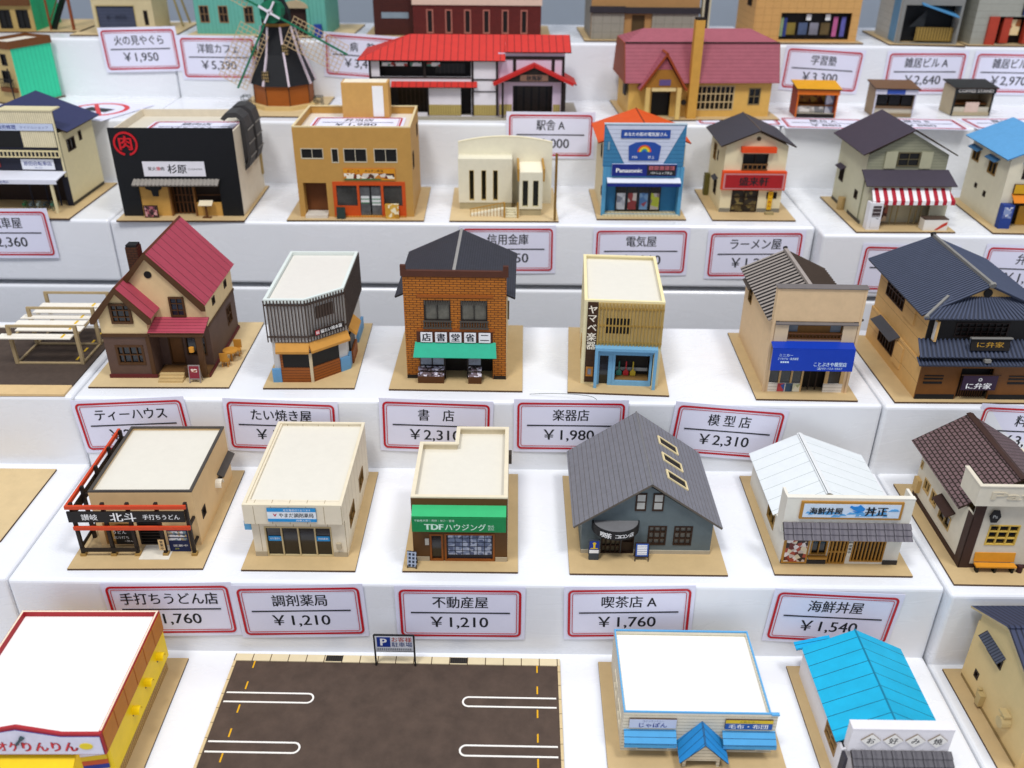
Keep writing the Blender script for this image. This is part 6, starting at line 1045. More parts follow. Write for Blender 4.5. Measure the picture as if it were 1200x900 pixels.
def sweet_shop():
    H = House('model_sweet_shop', 'grey-green shop model with red and white striped awning and vending machine', 'model shop', (35.29, 89.15), 1.1, T3, 10.27, 12.0)
    W = mt('#c9c6ae', noise=.04); G_ = mt('#9a9a84', pat='v', p=.3, w=.03, c2='#7c7c68', noise=.05); RF = mt('#4b4350', noise=.06); GR = mt('#55534c'); T_ = mt('#a89a72')
    y0 = 3.2; x0, x1 = 1.1, 9.3; b = H.body(x0, y0, x1, 11.4, 7.3, {'F': G_, '*': W}, gx=(5.1, 9.5)); b.win('F', 4.05, 6.1, 6.3, 7.55, 2, 2, mt('#6a6248'), DARK, cut=False, rec=-.03, d=.14); b.win('L', 9.0, 2.7, 10.3, 4.2, 2, 1, BURN, DARK); b.win('L', 4.3, 2.2, 5.2, 3.1, 1, 1, BURN, DARK)
    lo = H.body(x0+.1, 1.95, x1+.45, y0-.005, 4.5, W, name='shop_wall'); lo.hole('F', 2.4, .17, 8.0, 3.2); H.done(); f = FF(y0)
    H.split(MB().pbox(f, 2.75, 5.9, 3.95, 7.6, .003, .15).pbox(f, 6.4, 5.9, 7.6, 7.6, .003, .15), 'shutter', mt('#b4b298', noise=.04)); H.gable_y(.25, 9.95, 2.6, 12.0, 7.4, 5.1, 9.95, RF, BURN, .12)
    H.part(MB().slab((.75, 1.45, 4.5), (10.1, 1.45, 4.5), (9.6, y0-.01, 5.75), (.6, y0-.01, 5.75), .1, 1, 0), 'lower_roof', [RF, BURN]); ST = mt('#eeecec', pat='stripe', p=.86, c2='#b21e36', noise=.03)
    H.part(MB().slab((1.4, .8, 3.2), (9.9, .8, 3.2), (9.4, 1.94, 4.2), (1.5, 1.94, 4.2), .05, 0, 0).box(1.4, .76, 2.75, 9.9, .82, 3.2), 'striped_awning', ST); g = FF(1.95)
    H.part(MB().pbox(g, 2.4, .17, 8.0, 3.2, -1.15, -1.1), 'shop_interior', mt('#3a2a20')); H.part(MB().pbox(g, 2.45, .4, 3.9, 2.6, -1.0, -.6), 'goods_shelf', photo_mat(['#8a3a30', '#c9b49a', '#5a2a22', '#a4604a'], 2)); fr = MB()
    for u in (4.2, 4.8, 6.2, 6.8, 7.3): fr.pbox(g, u, .17, u+.1, 3.2, -.5, -.4)
    H.split(fr, 'door_frame', T_); v = MB(); v.box(1.15, .6, .17, 2.5, 1.5, 3.0); o = H.part(v, 'vending_machine', mt('#e3e3e6', noise=.02)); MB().pbox(FF(.6), 1.5, 1.55, 2.35, 2.7, .003, .03).build('display_window', mt('#4a3f40', pat='v', p=.4, w=.08, c2='#b9b4b4'), o); MB().pbox(FF(.6), 1.5, .4, 2.35, 1.4, .003, .03).build('front_panel', photo_mat(['#e3e3e6', '#3a4448', '#c9ccd0', '#e3e3e6'], 1.2), o)
    c = H.part(MB().box(7.0, .4, .17, 9.5, 1.5, 1.3), 'ice_cream_freezer', mt('#e6e2da', noise=.03)); MB().ppoly(FF(.4), [(8.2, .25), (8.5, .25), (9.4, .8), (9.4, 1.1), (8.9, .85)], .003, .03).build('red_swoosh', mt('#c9452e'), c); MB().box(7.0, .4, 1.303, 9.5, 1.5, 1.4).build('freezer_lid', mt('#5a4a40'), c)
    H.part(MB().slab((.5, 8.7, 4.2), (x0-.01, 8.7, 4.5), (x0-.01, 10.6, 4.5), (.5, 10.6, 4.2), .08), 'window_hood', RF); H.split(MB().pbox(FL(x0), 2.4, .17, 6.2, .5, .003, .06).pbox(FL(x0), 8.6, .17, 11.3, .5, .003, .06), 'plinth', GR); H.part(MB().tube((.75, 7.4, .17), (.75, 7.4, 1.5), .4, 10), 'water_tank', mt('#b49a6a'))
sweet_shop()

def lunch_shop():
    H = House('model_lunch_shop', 'cream shop model with pale blue roof and orange awning, at the right edge', 'model shop', (49.38, 89.21), -1.6, T3, 10.0, 12.0)
    W = mt('#dcd5bf', noise=.04); BL = mt('#6aa9d6', pat='u', p=.5, w=.03, c2='#4a86b4', noise=.05); OR = mt('#dc8a1e', noise=.05); YL = mt('#cfa41c', noise=.05)
    y0 = 2.15; x0, x1 = .95, 8.9; b = H.body(x0, y0, x1, 11.2, 7.3, W, gx=(4.9, 9.0)); b.win('F', 2.4, 5.2, 4.0, 6.4, 2, 1, BURN, DARK); b.win('L', 9.0, 5.0, 10.7, 6.3, 2, 1, mt('#9a7a44'), DARK); b.win('L', 4.7, 4.7, 6.6, 6.1, 2, 1, mt('#9a7a44'), DARK); b.win('L', 7.9, 2.5, 8.5, 3.0, 1, 1, BURN, DARK); b.win('L', 5.6, 2.2, 6.2, 2.8, 1, 1, BURN, DARK); b.hole('F', 2.2, .17, 7.0, 3.0); H.done()
    H.gable_y(.25, 9.5, 1.6, 12.0, 7.3, 4.9, 9.3, BL, mt('#4a86b4'), .12); f = FF(y0)
    for y in (4.4, 8.7): H.part(MB().slab((.35, y, 6.3), (x0-.01, y, 6.6), (x0-.01, y+2.4, 6.6), (.35, y+2.4, 6.3), .08), 'window_hood', mt('#4a7aa0'))
    H.part(MB().slab((1.9, y0-1.0, 3.0), (7.4, y0-1.0, 3.0), (7.4, y0-.01, 3.7), (1.9, y0-.01, 3.7), .08, 0, 0), 'awning', OR); o = H.sign(f, 1.9, 3.75, 7.0, 4.7, .02, .3, YL); text(o, '三光弁当', f, 4.4, 4.2, .6, mt('#3a3424', noise=0), d=.305, bold=.04)
    H.part(MB().pbox(f, 2.2, .17, 7.0, 3.0, -1.0, -.9), 'shop_interior', mt('#241c18')); v = H.part(MB().box(1.0, 1.3, .17, 2.15, 2.1, 2.7), 'vending_machine', mt('#2a4a96', noise=.05)); MB().pbox(FF(1.3), 1.15, 1.3, 2.0, 2.5, .003, .03).build('display_window', photo_mat(['#8a9ac0', '#c9ccd6', '#5a6aa0'], 3), v); H.part(MB().pbox(f, 3.4, .17, 5.0, 2.2, -.8, -.6), 'counter', mt('#cfa03a'))
    H.part(MB().slab((2.2, y0-.4, 5.9+.7), (4.2, y0-.4, 6.6), (4.2, y0-.01, 6.9), (2.2, y0-.01, 6.9), .06), 'window_hood', mt('#5a86a8'))
lunch_shop()

# ================================================================== fifth row
T4, T5 = Z[4], Z[5]
def green_house():
    H = House('model_green_walled_house', 'tan model building with turquoise ribbed side wall, on the fifth step at the left edge', 'model building', (-63.1, 112.85), -23, T4, 4.4, 6.4, mt('#8a8478'))
    GN = mt('#3fd0a4', pat='u', p=.6, w=.06, c2='#2fb48c', noise=.04); TN = mt('#c2ad78', noise=.06); BR = mt('#7a4c22', noise=.06); y0 = .1; x1 = 4.1; y1 = 6.1
    b = H.body(.1, y0, x1, y1, 6.75, {'F': TN, '*': GN}); b.win('F', 2.4, 4.6, 3.3, 5.9, 1, 1, DARK, DARK); b.win('F', 2.0, 2.6, 3.3, 4.0, 2, 1, DARK, DARK); H.done()
    a = MB(); e = .12
    for (p, q) in (((.1-e, y0-e), (.1, y1+e)), ((x1, y0-e), (x1+e, y1+e)), ((.103, y0-e), (x1-.003, y0)), ((.103, y1), (x1-.003, y1+e))): a.box(p[0], p[1], 6.5, q[0], q[1], 7.35)
    H.part(a, 'parapet', BR); H.part(MB().box(.11, y0+.01, 6.78, x1-.01, y1-.01, 7.0), 'roof', mt('#e2ddd0', noise=.03)); f = FF(y0)
    H.part(MB().pbox(f, 1.6, 1.6, 4.05, 2.1, .003, .4), 'balcony', BR); H.part(MB().pbox(f, 3.5, .17, 3.65, 4.4, .41, .5), 'drain_pipe', DARK); r = MB()
    for i in range(8): r.pbox(f, 1.7+i*.3, 2.103, 1.75+i*.3, 3.0, .3, .35)
    r.pbox(f, 1.6, 3.0, 4.0, 3.1, .28, .37); H.part(r, 'balcony_rail', DARK)
green_house()

def windmill():
    c = (-28.0, 113.9); H = House('model_windmill', 'black octagonal windmill model with green and lattice sails on a brown base', 'model windmill', (c[0]-5.2, c[1]-7.3), 0, T4, 10.4, 12.5, BASE2)
    cx, cy = 5.2, 6.6; BK = mt('#191b20', noise=.1); BR = mt('#a5601e', noise=.06); GN = mt('#187a5a', noise=.06); LT = mt('#d9c39a', noise=.06); WH = mt('#d9ccd4', noise=.03)
    def octo(r, z, rot=22.5): return [(cx+r*math.cos(math.radians(45*i+rot)), cy+r*math.sin(math.radians(45*i+rot)), z) for i in range(8)]
    H.part(MB().hexa(octo(4.2, .17), octo(4.2, .6)), 'terrace', mt('#d9c089', noise=.06)); H.part(MB().hexa(octo(3.55, .6), octo(3.55, 2.9)), 'base_wall', BR); 
    H.part(MB().hexa(octo(3.9, 2.85), octo(2.6, 6.2)).hexa(octo(2.6, 6.203), octo(1.85, 9.2)), 'tower', BK); H.part(MB().hexa(octo(1.7, 9.2), octo(1.7, 9.55)), 'collar', mt('#a8803e')); H.part(MB().hexa(octo(1.75, 9.56), octo(1.7, 10.6)).hexa(octo(1.75, 10.603), octo(.9, 12.6)), 'cap', BK)
    s = MB(); o1, o2, o3 = octo(3.95, 2.9), octo(2.65, 6.2), octo(1.9, 9.2)
    for i in range(8): s.bar(o1[i], o2[i], .22); s.bar(o2[i], o3[i], .22)
    H.part(s, 'white_batten', WH); a = MB()
    for i in range(8): p = octo(3.56, .6)[i]; a.bar(p, (p[0], p[1], 2.85), .08)
    H.part(a, 'corner_strip', BURN)
    for (x, z, yy) in ((4.0, 3.4, 0), (6.4, 6.3, 0), (2.6, 6.0, .6)): 
        r = 3.9-(z-2.85)*.39; H.part(MB().box(x-.35, cy-r*.93+yy-.1, z, x+.35, cy-r*.93+yy+.3, z+1.1), 'window', mt('#cbb07a', pat='uv', p=.23, p2=.36, w=.13, c2='#2a2218'))
    hub = Vector((cx+.1, cy-3.15, 11.0)); H.part(MB().tube(hub+Vector((0, 2.4, -.1)), hub+Vector((0, .25, 0)), 1.25, 12, 0), 'sail_housing', GN); H.part(MB().tube(hub+Vector((0, .3, 0)), hub+Vector((0, -.25, 0)), .32, 10), 'hub', WH); 
    st = MB()
    for k in range(4):
        an = math.radians(28+90*k+32); d = Vector((math.cos(an), 0, math.sin(an))); st.bar(hub+Vector((0, -.2, 0)), hub+d*1.3+Vector((0, -.2, 0)), .34, .2)
    H.part(st, 'hub_star', mt('#e2dfe6', noise=.02))
    for an in (-119.5, -28, 62, 152):
        d = Vector((math.cos(math.radians(an)), 0, math.sin(math.radians(an)))); w = Vector((-d.z, 0, d.x)); o = H.part(MB().bar(hub+Vector((0, -.05, 0))+d*.3, hub+Vector((0, -.05, 0))+d*9.6, .26, .2), 'sail_spar', GN); m = MB(); y = Vector((0, .12, 0))
        for side in (1, -1):
            wdt = 2.5 if side < 0 else .9
            for i in range(14): q = hub+d*(2.6+i*.52)+y; m.bar(q, q+w*side*wdt, .07, .06)
            for j in range(1, 6 if side < 0 else 3): q = hub+w*side*wdt*j/(5 if side < 0 else 2)+y*1.3; m.bar(q+d*2.55, q+d*9.4, .07, .06)
        m.build('sail_lattice', mt('#cbb28c', noise=.06), o)
    for x in (.5, 9.3):
        t = MB(); 
        for q in ((0, 0), (.9, 0), (0, .9), (.9, .9)): t.box(x+q[0]-.4, 5.5+q[1], .17, x+q[0]-.32, 5.58+q[1], 1.2)
        for z in (.6, 1.2): t.box(x-.4, 5.5, z, x+.58, 5.58, z+.08); t.box(x-.4, 6.4, z, x+.58, 6.48, z+.08)
        H.part(t, 'garden_frame', mt('#3a4a4c'))
windmill()

def station():
    H = House('model_station', 'long white station model with bright red roofs and a gabled porch', 'model station', (-16.1, 106.0), 1.0, T4, None, None); H.part(MB().box(-1.2, 0, 0, 23.6, 9.2, .17), 'base_plate', mt('#a8a294', noise=.05))
    RD_ = mt('#cc3a30', pat='u', p=.8, w=.1, c2='#8f221c', noise=.07); RD2 = mt('#c22a26', noise=.05); W = mt('#e2dfe4', noise=.03); W2 = mt('#d9c6d6', noise=.03); DK = mt('#2a201c', noise=.1); TN = mt('#b7a568', pat='u', p=.28, w=.05, c2='#8a7a44')
    y0 = 1.2; xa, xm, xb = -.5, 14.2, 21.8
    l = H.body(xa, y0, xm, 8.4, 6.7, W); l.hole('F', .7, 4.6, 11.1, 6.5); l.hole('F', 1.2, .6, 6.0, 3.4); l.hole('F', 9.9, .3, 11.1, 3.5); r = H.body(xm+.01, y0+.4, xb, 8.4, 7.2, W2); r.hole('F', 15.9, .3, 20.5, 3.6); H.done(); f = FF(y0); g = FF(y0+.4)
    H.part(MB().pbox(f, xa+.3, .3, xm-.3, 6.6, -1.4, -1.3), 'interior', mt('#1d1614')); H.part(MB().pbox(g, 15.5, .3, 21.0, 3.6, -2.0, -1.9), 'hall_interior', mt('#3a2f28', pat='u', p=.9, w=.25, c2='#15100e', rough=.3)); 
    H.split(MB().pbox(f, xa, .3, -.25, 6.6, .003, .08).pbox(f, 11.15, .3, 11.4, 6.6, .003, .08).pbox(f, 13.95, .3, xm, 6.6, .003, .08).pbox(f, 6.0, .3, 6.2, 3.4, .003, .08).pbox(f, xa, 4.45, 11.1, 4.6, .003, .08).pbox(f, 11.4, 4.25, 13.95, 4.4, .003, .08).pbox(f, 5.7, 4.6, 5.95, 6.5, .003, .08).pbox(g, 14.5, 6.5, xb, 6.85, .003, .08).pbox(g, 15.9, 4.6, 16.25, 6.49, .003, .08).pbox(g, 20.3, 4.6, 20.65, 6.49, .003, .08).pbox(g, 21.5, .3, xb, 6.49, .003, .08).pbox(f, 11.4, 2.95, 13.95, 3.05, .003, .08), 'timber', DK)
    H.split(MB().pbox(f, 6.2, .3, 9.9, 1.5, .003, .06).pbox(f, 11.4, .3, 13.95, 1.5, .003, .06).pbox(g, 14.3, .3, 15.8, 1.5, .003, .06).pbox(g, 20.6, .3, 21.4, 1.5, .003, .06), 'wood_dado', TN); pn = MB()
    for u0, u1 in ((1.0, 2.4), (2.5, 3.9), (4.2, 5.5), (6.1, 7.6)): pn.pbox(f, u0, 5.75, u1, 6.15, -.1, -.06)
    H.split(pn, 'notice', photo_mat(['#e6e6ea', '#b04a44', '#d9dfe6', '#5a8a7a', '#efefef'], 2)); H.split(MB().pbox(f, 2.6, .35, 5.8, 3.3, -1.28, -1.2).pbox(f, 7.0, 4.7, 10.4, 5.9, -1.28, -1.2), 'window_row', mt('#2b2622', pat='u', p=.5, w=.06, c2='#4a4038', rough=.2))
    m = MB(); m.slab((-1.7, .5, 6.5), (15.0, .5, 6.5), (15.0, 4.8, 8.7), (4.0, 4.8, 8.7), .12, 1, 0); m.slab((15.0, 9.1, 6.5), (-1.7, 9.1, 6.5), (4.0, 4.805, 8.7), (15.0, 4.805, 8.7), .12, 1, 0); m.face([(-1.7, .5, 6.5), (4.0, 4.8, 8.7), (-1.7, 9.1, 6.5)], 0); H.part(m, 'roof', [RD_, DK])
    m = MB(); m.slab((15.01, 1.2, 7.35), (22.5, 1.2, 7.35), (22.5, 4.8, 8.72), (15.01, 4.8, 8.72), .12, 1, 0); m.slab((22.5, 8.8, 7.35), (15.01, 8.8, 7.35), (15.01, 4.805, 8.72), (22.5, 4.805, 8.72), .12, 1, 0); H.part(m, 'roof', [RD_, DK])
    H.part(MB().slab((2.0, .4, 3.6), (11.8, .4, 3.6), (11.8, y0-.01, 4.1), (2.0, y0-.01, 4.1), .1, 1, 0), 'eave', [RD_, DK]); H.part(MB().slab((21.81, 1.6, 4.5), (23.3, 1.6, 3.7), (23.3, 6.0, 3.7), (21.81, 6.0, 4.5), .1, 1, 0), 'side_eave', [RD_, DK])
    x0, xc, x1, zp, ze, yf = 13.6, 18.3, 22.9, 6.2, 4.1, .35; m = MB(); m.slab((x0, yf, ze), (xc, yf, zp), (xc, y0+.4, zp), (x0, y0+.4, ze), .34, 0, 0); m.slab((xc+.002, yf, zp), (x1, yf, ze), (x1, y0+.4, ze), (xc+.002, y0+.4, zp), .34, 0, 0); H.part(m, 'porch_roof', [RD2, DK]); h = FF(yf+.25)
    H.part(MB().ppoly(h, [(14.6, 4.2), (22.0, 4.2), (xc, 5.85)], -.1, 0), 'porch_gable', DK); o = H.sign(h, 16.7, 4.3, 19.9, 5.0, .003, .06, mt('#8a6a5a', noise=.05), DK); text(o, '秋風駅', h, xc, 4.65, .6, INK, d=.065, bold=.05); H.split(MB().box(14.6, .5, .17, 14.85, .75, 4.1).box(21.7, .5, .17, 21.95, .75, 4.1), 'porch_post', DK)
station()

def cottage():
    H = House('model_lodge', 'yellow lodge model with large pink roof, tall chimney and pointed porch', 'model house', (12.6, 106.4), 3.2, T4, 18.4, 11.0)
    W = mt('#d9b264', noise=.05); PK = mt('#a8626e', pat='v', p=.42, w=.05, c2='#8a4a58', noise=.08); RS = mt('#9a4a1e', noise=.08); GY = mt('#6a6258'); DK = mt('#2a2018')
    y0 = 1.6; x0, x1 = .7, 17.4; b = H.body(x0, y0, x1, 9.4, 4.3, W, gy=(5.6, 8.3)); b.hole('F', 3.4, .17, 5.6, 3.6); b.win('F', 8.7, .9, 13.1, 3.7, 8, 3, mt('#c9b48a'), GLASS, fw=.12, mw=.1); b.win('F', 14.8, 1.5, 16.2, 3.4, 2, 2, mt('#8a7a58'), GLASS); H.done()
    m = MB(); m.slab((.1, .9, 4.1), (18.0, .9, 4.1), (18.0, 2.7, 8.2), (.1, 2.7, 8.2), .15, 1, 0); m.slab((.1, 2.705, 8.2), (18.0, 2.705, 8.2), (15.2, 5.6, 9.4), (2.6, 5.6, 9.4), .15, 1, 0); m.slab((18.0, 10.2, 4.1), (.1, 10.2, 4.1), (.1, 8.4, 8.2), (18.0, 8.4, 8.2), .15, 1, 0); m.slab((18.0, 8.395, 8.2), (.1, 8.395, 8.2), (2.6, 5.605, 9.4), (15.2, 5.605, 9.4), .15, 1, 0); m.face([(.1, 8.4, 8.2), (.1, 2.7, 8.2), (2.6, 5.6, 9.4)], 0); m.face([(18.0, 2.7, 8.2), (18.0, 8.4, 8.2), (15.2, 5.6, 9.4)], 0); H.part(m, 'roof', [PK, RS]); f = FF(y0)
    H.part(MB().ppoly(FL(.12), [(1.0, 4.05), (2.75, 8.2), (8.35, 8.2), (10.1, 4.05)], 0, .1), 'barge_board', RS); H.part(MB().ppoly(FR(17.98), [(1.0, 4.05), (2.75, 8.2), (8.35, 8.2), (10.1, 4.05)], 0, .1), 'barge_board', RS); H.part(MB().bar((.1, 2.68, 8.25), (18.0, 2.68, 8.25), .2, .1), 'roof_flashing', DK)
    H.part(MB().box(7.5, .5, .17, 8.55, 1.5, 10.9), 'chimney', mt('#cfa24e', noise=.06)); H.part(MB().box(7.55, .55, 10.9, 8.5, 1.45, 11.15), 'chimney_cap', DK); H.part(MB().pbox(f, 3.4, .17, 5.6, 3.6, -.8, -.7), 'entrance', DARK)
    p = MB(); xa, xc, xb, yf = 1.6, 4.5, 7.2, -.3+.3; p.slab((xa, yf, 3.5), (xc, yf, 7.6), (xc, 2.4, 7.6), (xa, 2.4, 3.5), .25, 1, 0); p.slab((xc+.002, yf, 7.6), (xb, yf, 3.5), (xb, 2.4, 3.5), (xc+.002, 2.4, 7.6), .25, 1, 0); H.part(p, 'porch_roof', [PK, RS]); g = FF(.35)
    H.part(MB().ppoly(g, [(2.2, 3.7), (6.65, 3.7), (4.5, 6.9)], -.1, 0), 'porch_gable', mt('#a5772e', noise=.1)); H.part(MB().ppoly(g, [(3.55, 5.7), (5.3, 5.7), (4.5, 6.9)], .003, .03), 'gable_tile', PK); o = H.sign(g, 3.9, 3.95, 5.2, 4.6, .003, .06, mt('#6a5a8a')); H.split(MB().box(2.4, .1, .17, 2.9, .5, 3.7).box(6.0, .1, .17, 6.5, .5, 3.7), 'porch_post', mt('#d9bc78')); a = MB(); a.pbox(g, 3.1, 3.3, 5.9, 3.68, -.1, .02); H.part(a, 'porch_beam', mt('#e2cf9a')); H.part(MB().ppoly(f, [(3.4+1.1+1.1*math.cos(math.pi*i/8), 2.9+.7*math.sin(math.pi*i/8)) for i in range(9)], .003, .05), 'fan_light', mt('#5a4a2a')); H.part(MB().tube((7.1, 1.2, 1.9), (7.1, 1.0, 1.9), .32, 12), 'round_sign', DK)
    H.part(MB().pbox(FL(x0), 2.2, 2.5, 3.6, 6.6, .2, .4), 'side_shutter', DK)
cottage()

def stall(x, y, rot, label, c_roof, c_front, c_body, kind):
    t = thing('model_stall', label, 'model stall', (x, y, T4), rot, 'small stall models')
    w, d, h = 4.7, 3.2, 3.3; B = mt(c_body, noise=.06); F_ = mt(c_front, noise=.06); R_ = mt(c_roof, noise=.06)
    MB().box(0, .1, .05, w, d, .2).build('floor', B, t)
    a = MB(); a.box(0, .1, .203, .15, d, h); a.box(w-.15, .1, .203, w, d, h); a.box(.153, d-.15, .203, w-.153, d, h); a.build('wall', B, t)
    MB().box(.16, .1, .203, w-.16, .35, 1.0 if kind else .5).build('counter', mt('#c9c2b0', noise=.06), t); MB().box(.2, .8, 1.2, w-.2, d-.2, 1.35).build('shelf', mt('#8a5a2a'), t)
    MB().slab((-.25, -.4, h+.05), (w+.25, -.4, h+.05), (w+.25, d+.2, h+.4), (-.25, d+.2, h+.4), .12, 1, 0).build('roof', [R_, BURN], t); MB().box(-.1, -.2, h-.65, w+.1, -.05, h+.0).build('valance', F_, t)
    for x in (0, w-.14): MB().box(x, -.12, .05, x+.14, .095, h-.66).build('post', F_, t)
    MB().box(.15, -.1, .05, w-.15, .09, .45).build('front_board', mt('#2a211c') if kind == 0 else B, t)
    f = FF(.1)
    if kind == 0: MB().box(3.6, .9, .21, 4.5, 1.3, 2.6).build('menu_panel', photo_mat(['#b9c0d0', '#8a94a8', '#d9dde6'], 1.5), t); MB().box(.3, .6, .51, 3.4, 1.2, 1.15).build('goods', photo_mat(['#d9d6d0', '#b9b4ac', '#8a8a8a', '#e6e2da'], 1.8), t); MB().box(.2, 2.4, 1.36, 4.4, 2.9, 2.6).build('goods', photo_mat(['#cf8a2a', '#e2b04a', '#8a4a1a'], 1.8), t)
    if kind == 1:
        for i in range(3): MB().pbox(f, .35+i*1.45, 1.3, 1.6+i*1.45, 2.4, -.4, -.3).build('window', DARK, t)
        MB().pbox(FF(-.2), 1.2, h-.6, 3.3, h-.05, .003, .03).build('blue_strip', mt('#3a5aa8'), t); MB().pbox(f, .0, 1.0, w, 1.25, -.1, .1).build('ledge', mt('#7a6248'), t)
    if kind == 2: text(t, 'COFFEE STAND', FF(-.2), w/2, h-.33, .5, mt('#d9d6cc', noise=0), width=4.2, bold=.04, d=.01); MB().pbox(f, 1.6, .3, 3.2, 1.6, .0, .1).build('menu_board', mt('#d9c2b4'), t)
stall(33.2, 109.4, -3.5, 'yellow-roofed stall model with orange frame, left of three stalls', '#e0a612', '#d9761e', '#a04420', 0)
stall(42.6, 110.1, -3, 'brown-roofed stall model with blue strip, between the other two stalls', '#7a5c42', '#d0cfd8', '#9a8668', 1)
stall(52.3, 110.9, 1.5, 'dark-roofed coffee stall model, right of three stalls', '#2a302e', '#23292a', '#b5a88c', 2)
def leaflet():
    t = thing('paper_sheet', 'white sheet with a red no-entry circle lying flat at the left', 'paper sheet', (-49.5, 109.5, T4+.06), -20, None); MB().box(-4.5, -4.5, 0, 4.5, 4.5, .03).build('paper', PAPER, t); a = MB(); n = 24; R2 = mt('#d8474c', noise=0)
    for i in range(n):
        t0, t1 = 2*math.pi*i/n, 2*math.pi*(i+1)/n; q = [(r*math.cos(x), r*math.sin(x)) for r, x in ((3.6, t0), (3.6, t1), (3.0, t1), (3.0, t0))]; a.hexa([(x, y, .032) for x, y in q], [(x, y, .04) for x, y in q])
    a.build('red_circle', R2, t); MB().bar((-2.2, 2.2, .048), (2.2, -2.2, .048), .5, .012).build('red_slash', R2, t); MB().box(-1.8, -.8, .032, 1.8, .9, .036).build('black_symbol', INK, t)
leaflet()

# ================================================================== top row, cut by the upper edge of the picture
def top_green():
    H = House('model_green_corner_building', 'tall tan and turquoise model building in the upper left corner', 'model building', (-68.2, 121.5), 3.9, T5, 13.0, 12.0); GN = mt('#1fb07c', pat='u', p=.6, w=.05, c2='#178a60'); TN = mt('#b39a62', noise=.06); BR = mt('#6a4420')
    b = H.body(.5, .3, 7.2, 9.0, 12.0, {'F': TN, '*': GN})
    for u in (1.1, 3.0, 5.2): b.win('F', u, .5, u+1.5, 2.7, 2, 1, DARK, DARK)
    for u in (1.1, 3.0, 5.2): b.win('F', u, 4.6, u+1.5, 6.8, 2, 1, DARK, DARK)
    H.done(); H.part(MB().box(.4, .2, 12.0, 7.3, 9.1, 12.3), 'roof', BROOF); H.part(MB().pbox(FF(.3), .5, 3.2, 7.2, 4.0, .003, .4), 'balcony', BR); s = MB()
    H.part(MB().bar((9.0, 1.5, .3), (11.5, 5.5, 7.5), .9, .25), 'stair_flight', DARK); H.split(MB().box(11.4, 1.2, .17, 11.7, 1.5, 9.0).box(8.6, 1.2, .17, 8.8, 1.4, 6.0), 'stair_post', mt('#8a4a22')); H.part(MB().bar((8.9, 1.2, 1.3), (11.4, 5.2, 8.5), .1), 'stair_rail', BR)
top_green()
def top_fire():
    H = House('model_fire_watchtower', 'cream fire watchtower model with grey-blue shutter and thin legs behind', 'model tower', (-55.6, 119.5), 3, T5, 13.0, 12.0, BASE2); W = mt('#cfc09a', noise=.05); 
    b = H.body(3.0, 1.0, 10.4, 7.5, 4.4, W); b.win('F', 3.4, .3, 8.2, 3.5, 1, 1, mt('#b9a878'), mt('#4c5266', pat='v', p=.4, w=.05, c2='#3a3f52'), name='roller_shutter'); b.win('F', 9.2, 1.2, 9.7, 2.9, 1, 1, BURN, DARK); H.done(); H.part(MB().box(2.8, .8, 4.4, 10.6, 7.7, 4.6), 'roof', BROOF); text(H.r, '第一消防団', FF(1.0), 5.8, 2.1, .5, mt('#22263a', noise=0), d=.03)
    l = MB()
    for x, y in ((1.2, 7.5), (12.0, 7.5), (1.2, 11.0), (12.0, 11.0)): l.bar((x, y, .17), (6.6+(x-6.6)*.35, 9.2+(y-9.2)*.4, 16.0), .25)
    H.split(l, 'tower_leg', mt('#a89a72')); H.part(MB().box(4.4, 8.2, 16.0, 8.8, 10.3, 17.5), 'lookout', W)
top_fire()
def top_teal():
    H = House('model_western_cafe', 'teal western-style cafe model behind the windmill', 'model cafe', (-41.2, 120.0), -1, T5, 20.5, 12.0, BASE2); TL = mt('#6fb3a4', pat='u', p=.5, w=.04, c2='#559284', noise=.05); BR = mt('#9a7a5a'); 
    b = H.body(1.0, 1.4, 10.2, 9.0, 9.5, TL)
    for u in (1.6, 4.0, 7.2): b.win('F', u, 1.5, u+1.2, 3.5, 2, 2, BR, DARK); b.win('F', u, 5.5, u+1.2, 7.6, 2, 2, BR, DARK)
    c = H.body(10.25, .8, 17.6, 9.0, 9.5, TL, name='wing_wall'); c.hole('F', 12.6, .17, 15.2, 3.4); H.done(); H.part(MB().pbox(FF(.8), 12.6, .17, 15.2, 3.4, -.4, -.3), 'door', mt('#3a2018')); n = 8; H.part(MB().ppoly(FF(.8), [(12.3+1.6+1.6*math.cos(math.pi*i/n), 3.4+.9*math.sin(math.pi*i/n)) for i in range(n+1)], .003, .2), 'door_arch', mt('#b9a98a')); H.split(MB().pbox(FF(.8), 12.2, .17, 12.58, 3.39, .003, .2).pbox(FF(.8), 15.22, .17, 15.6, 3.39, .003, .2), 'door_jamb', TL)
    H.gable_y(.4, 18.2, .3, 9.6, 9.5, 9.2, 13.5, mt('#4a5a5a'), BURN, .2); H.part(MB().tube((16.6, .2, .17), (16.6, .2, 1.6), .5, 10), 'barrel', mt('#2a4a9a'))
top_teal()
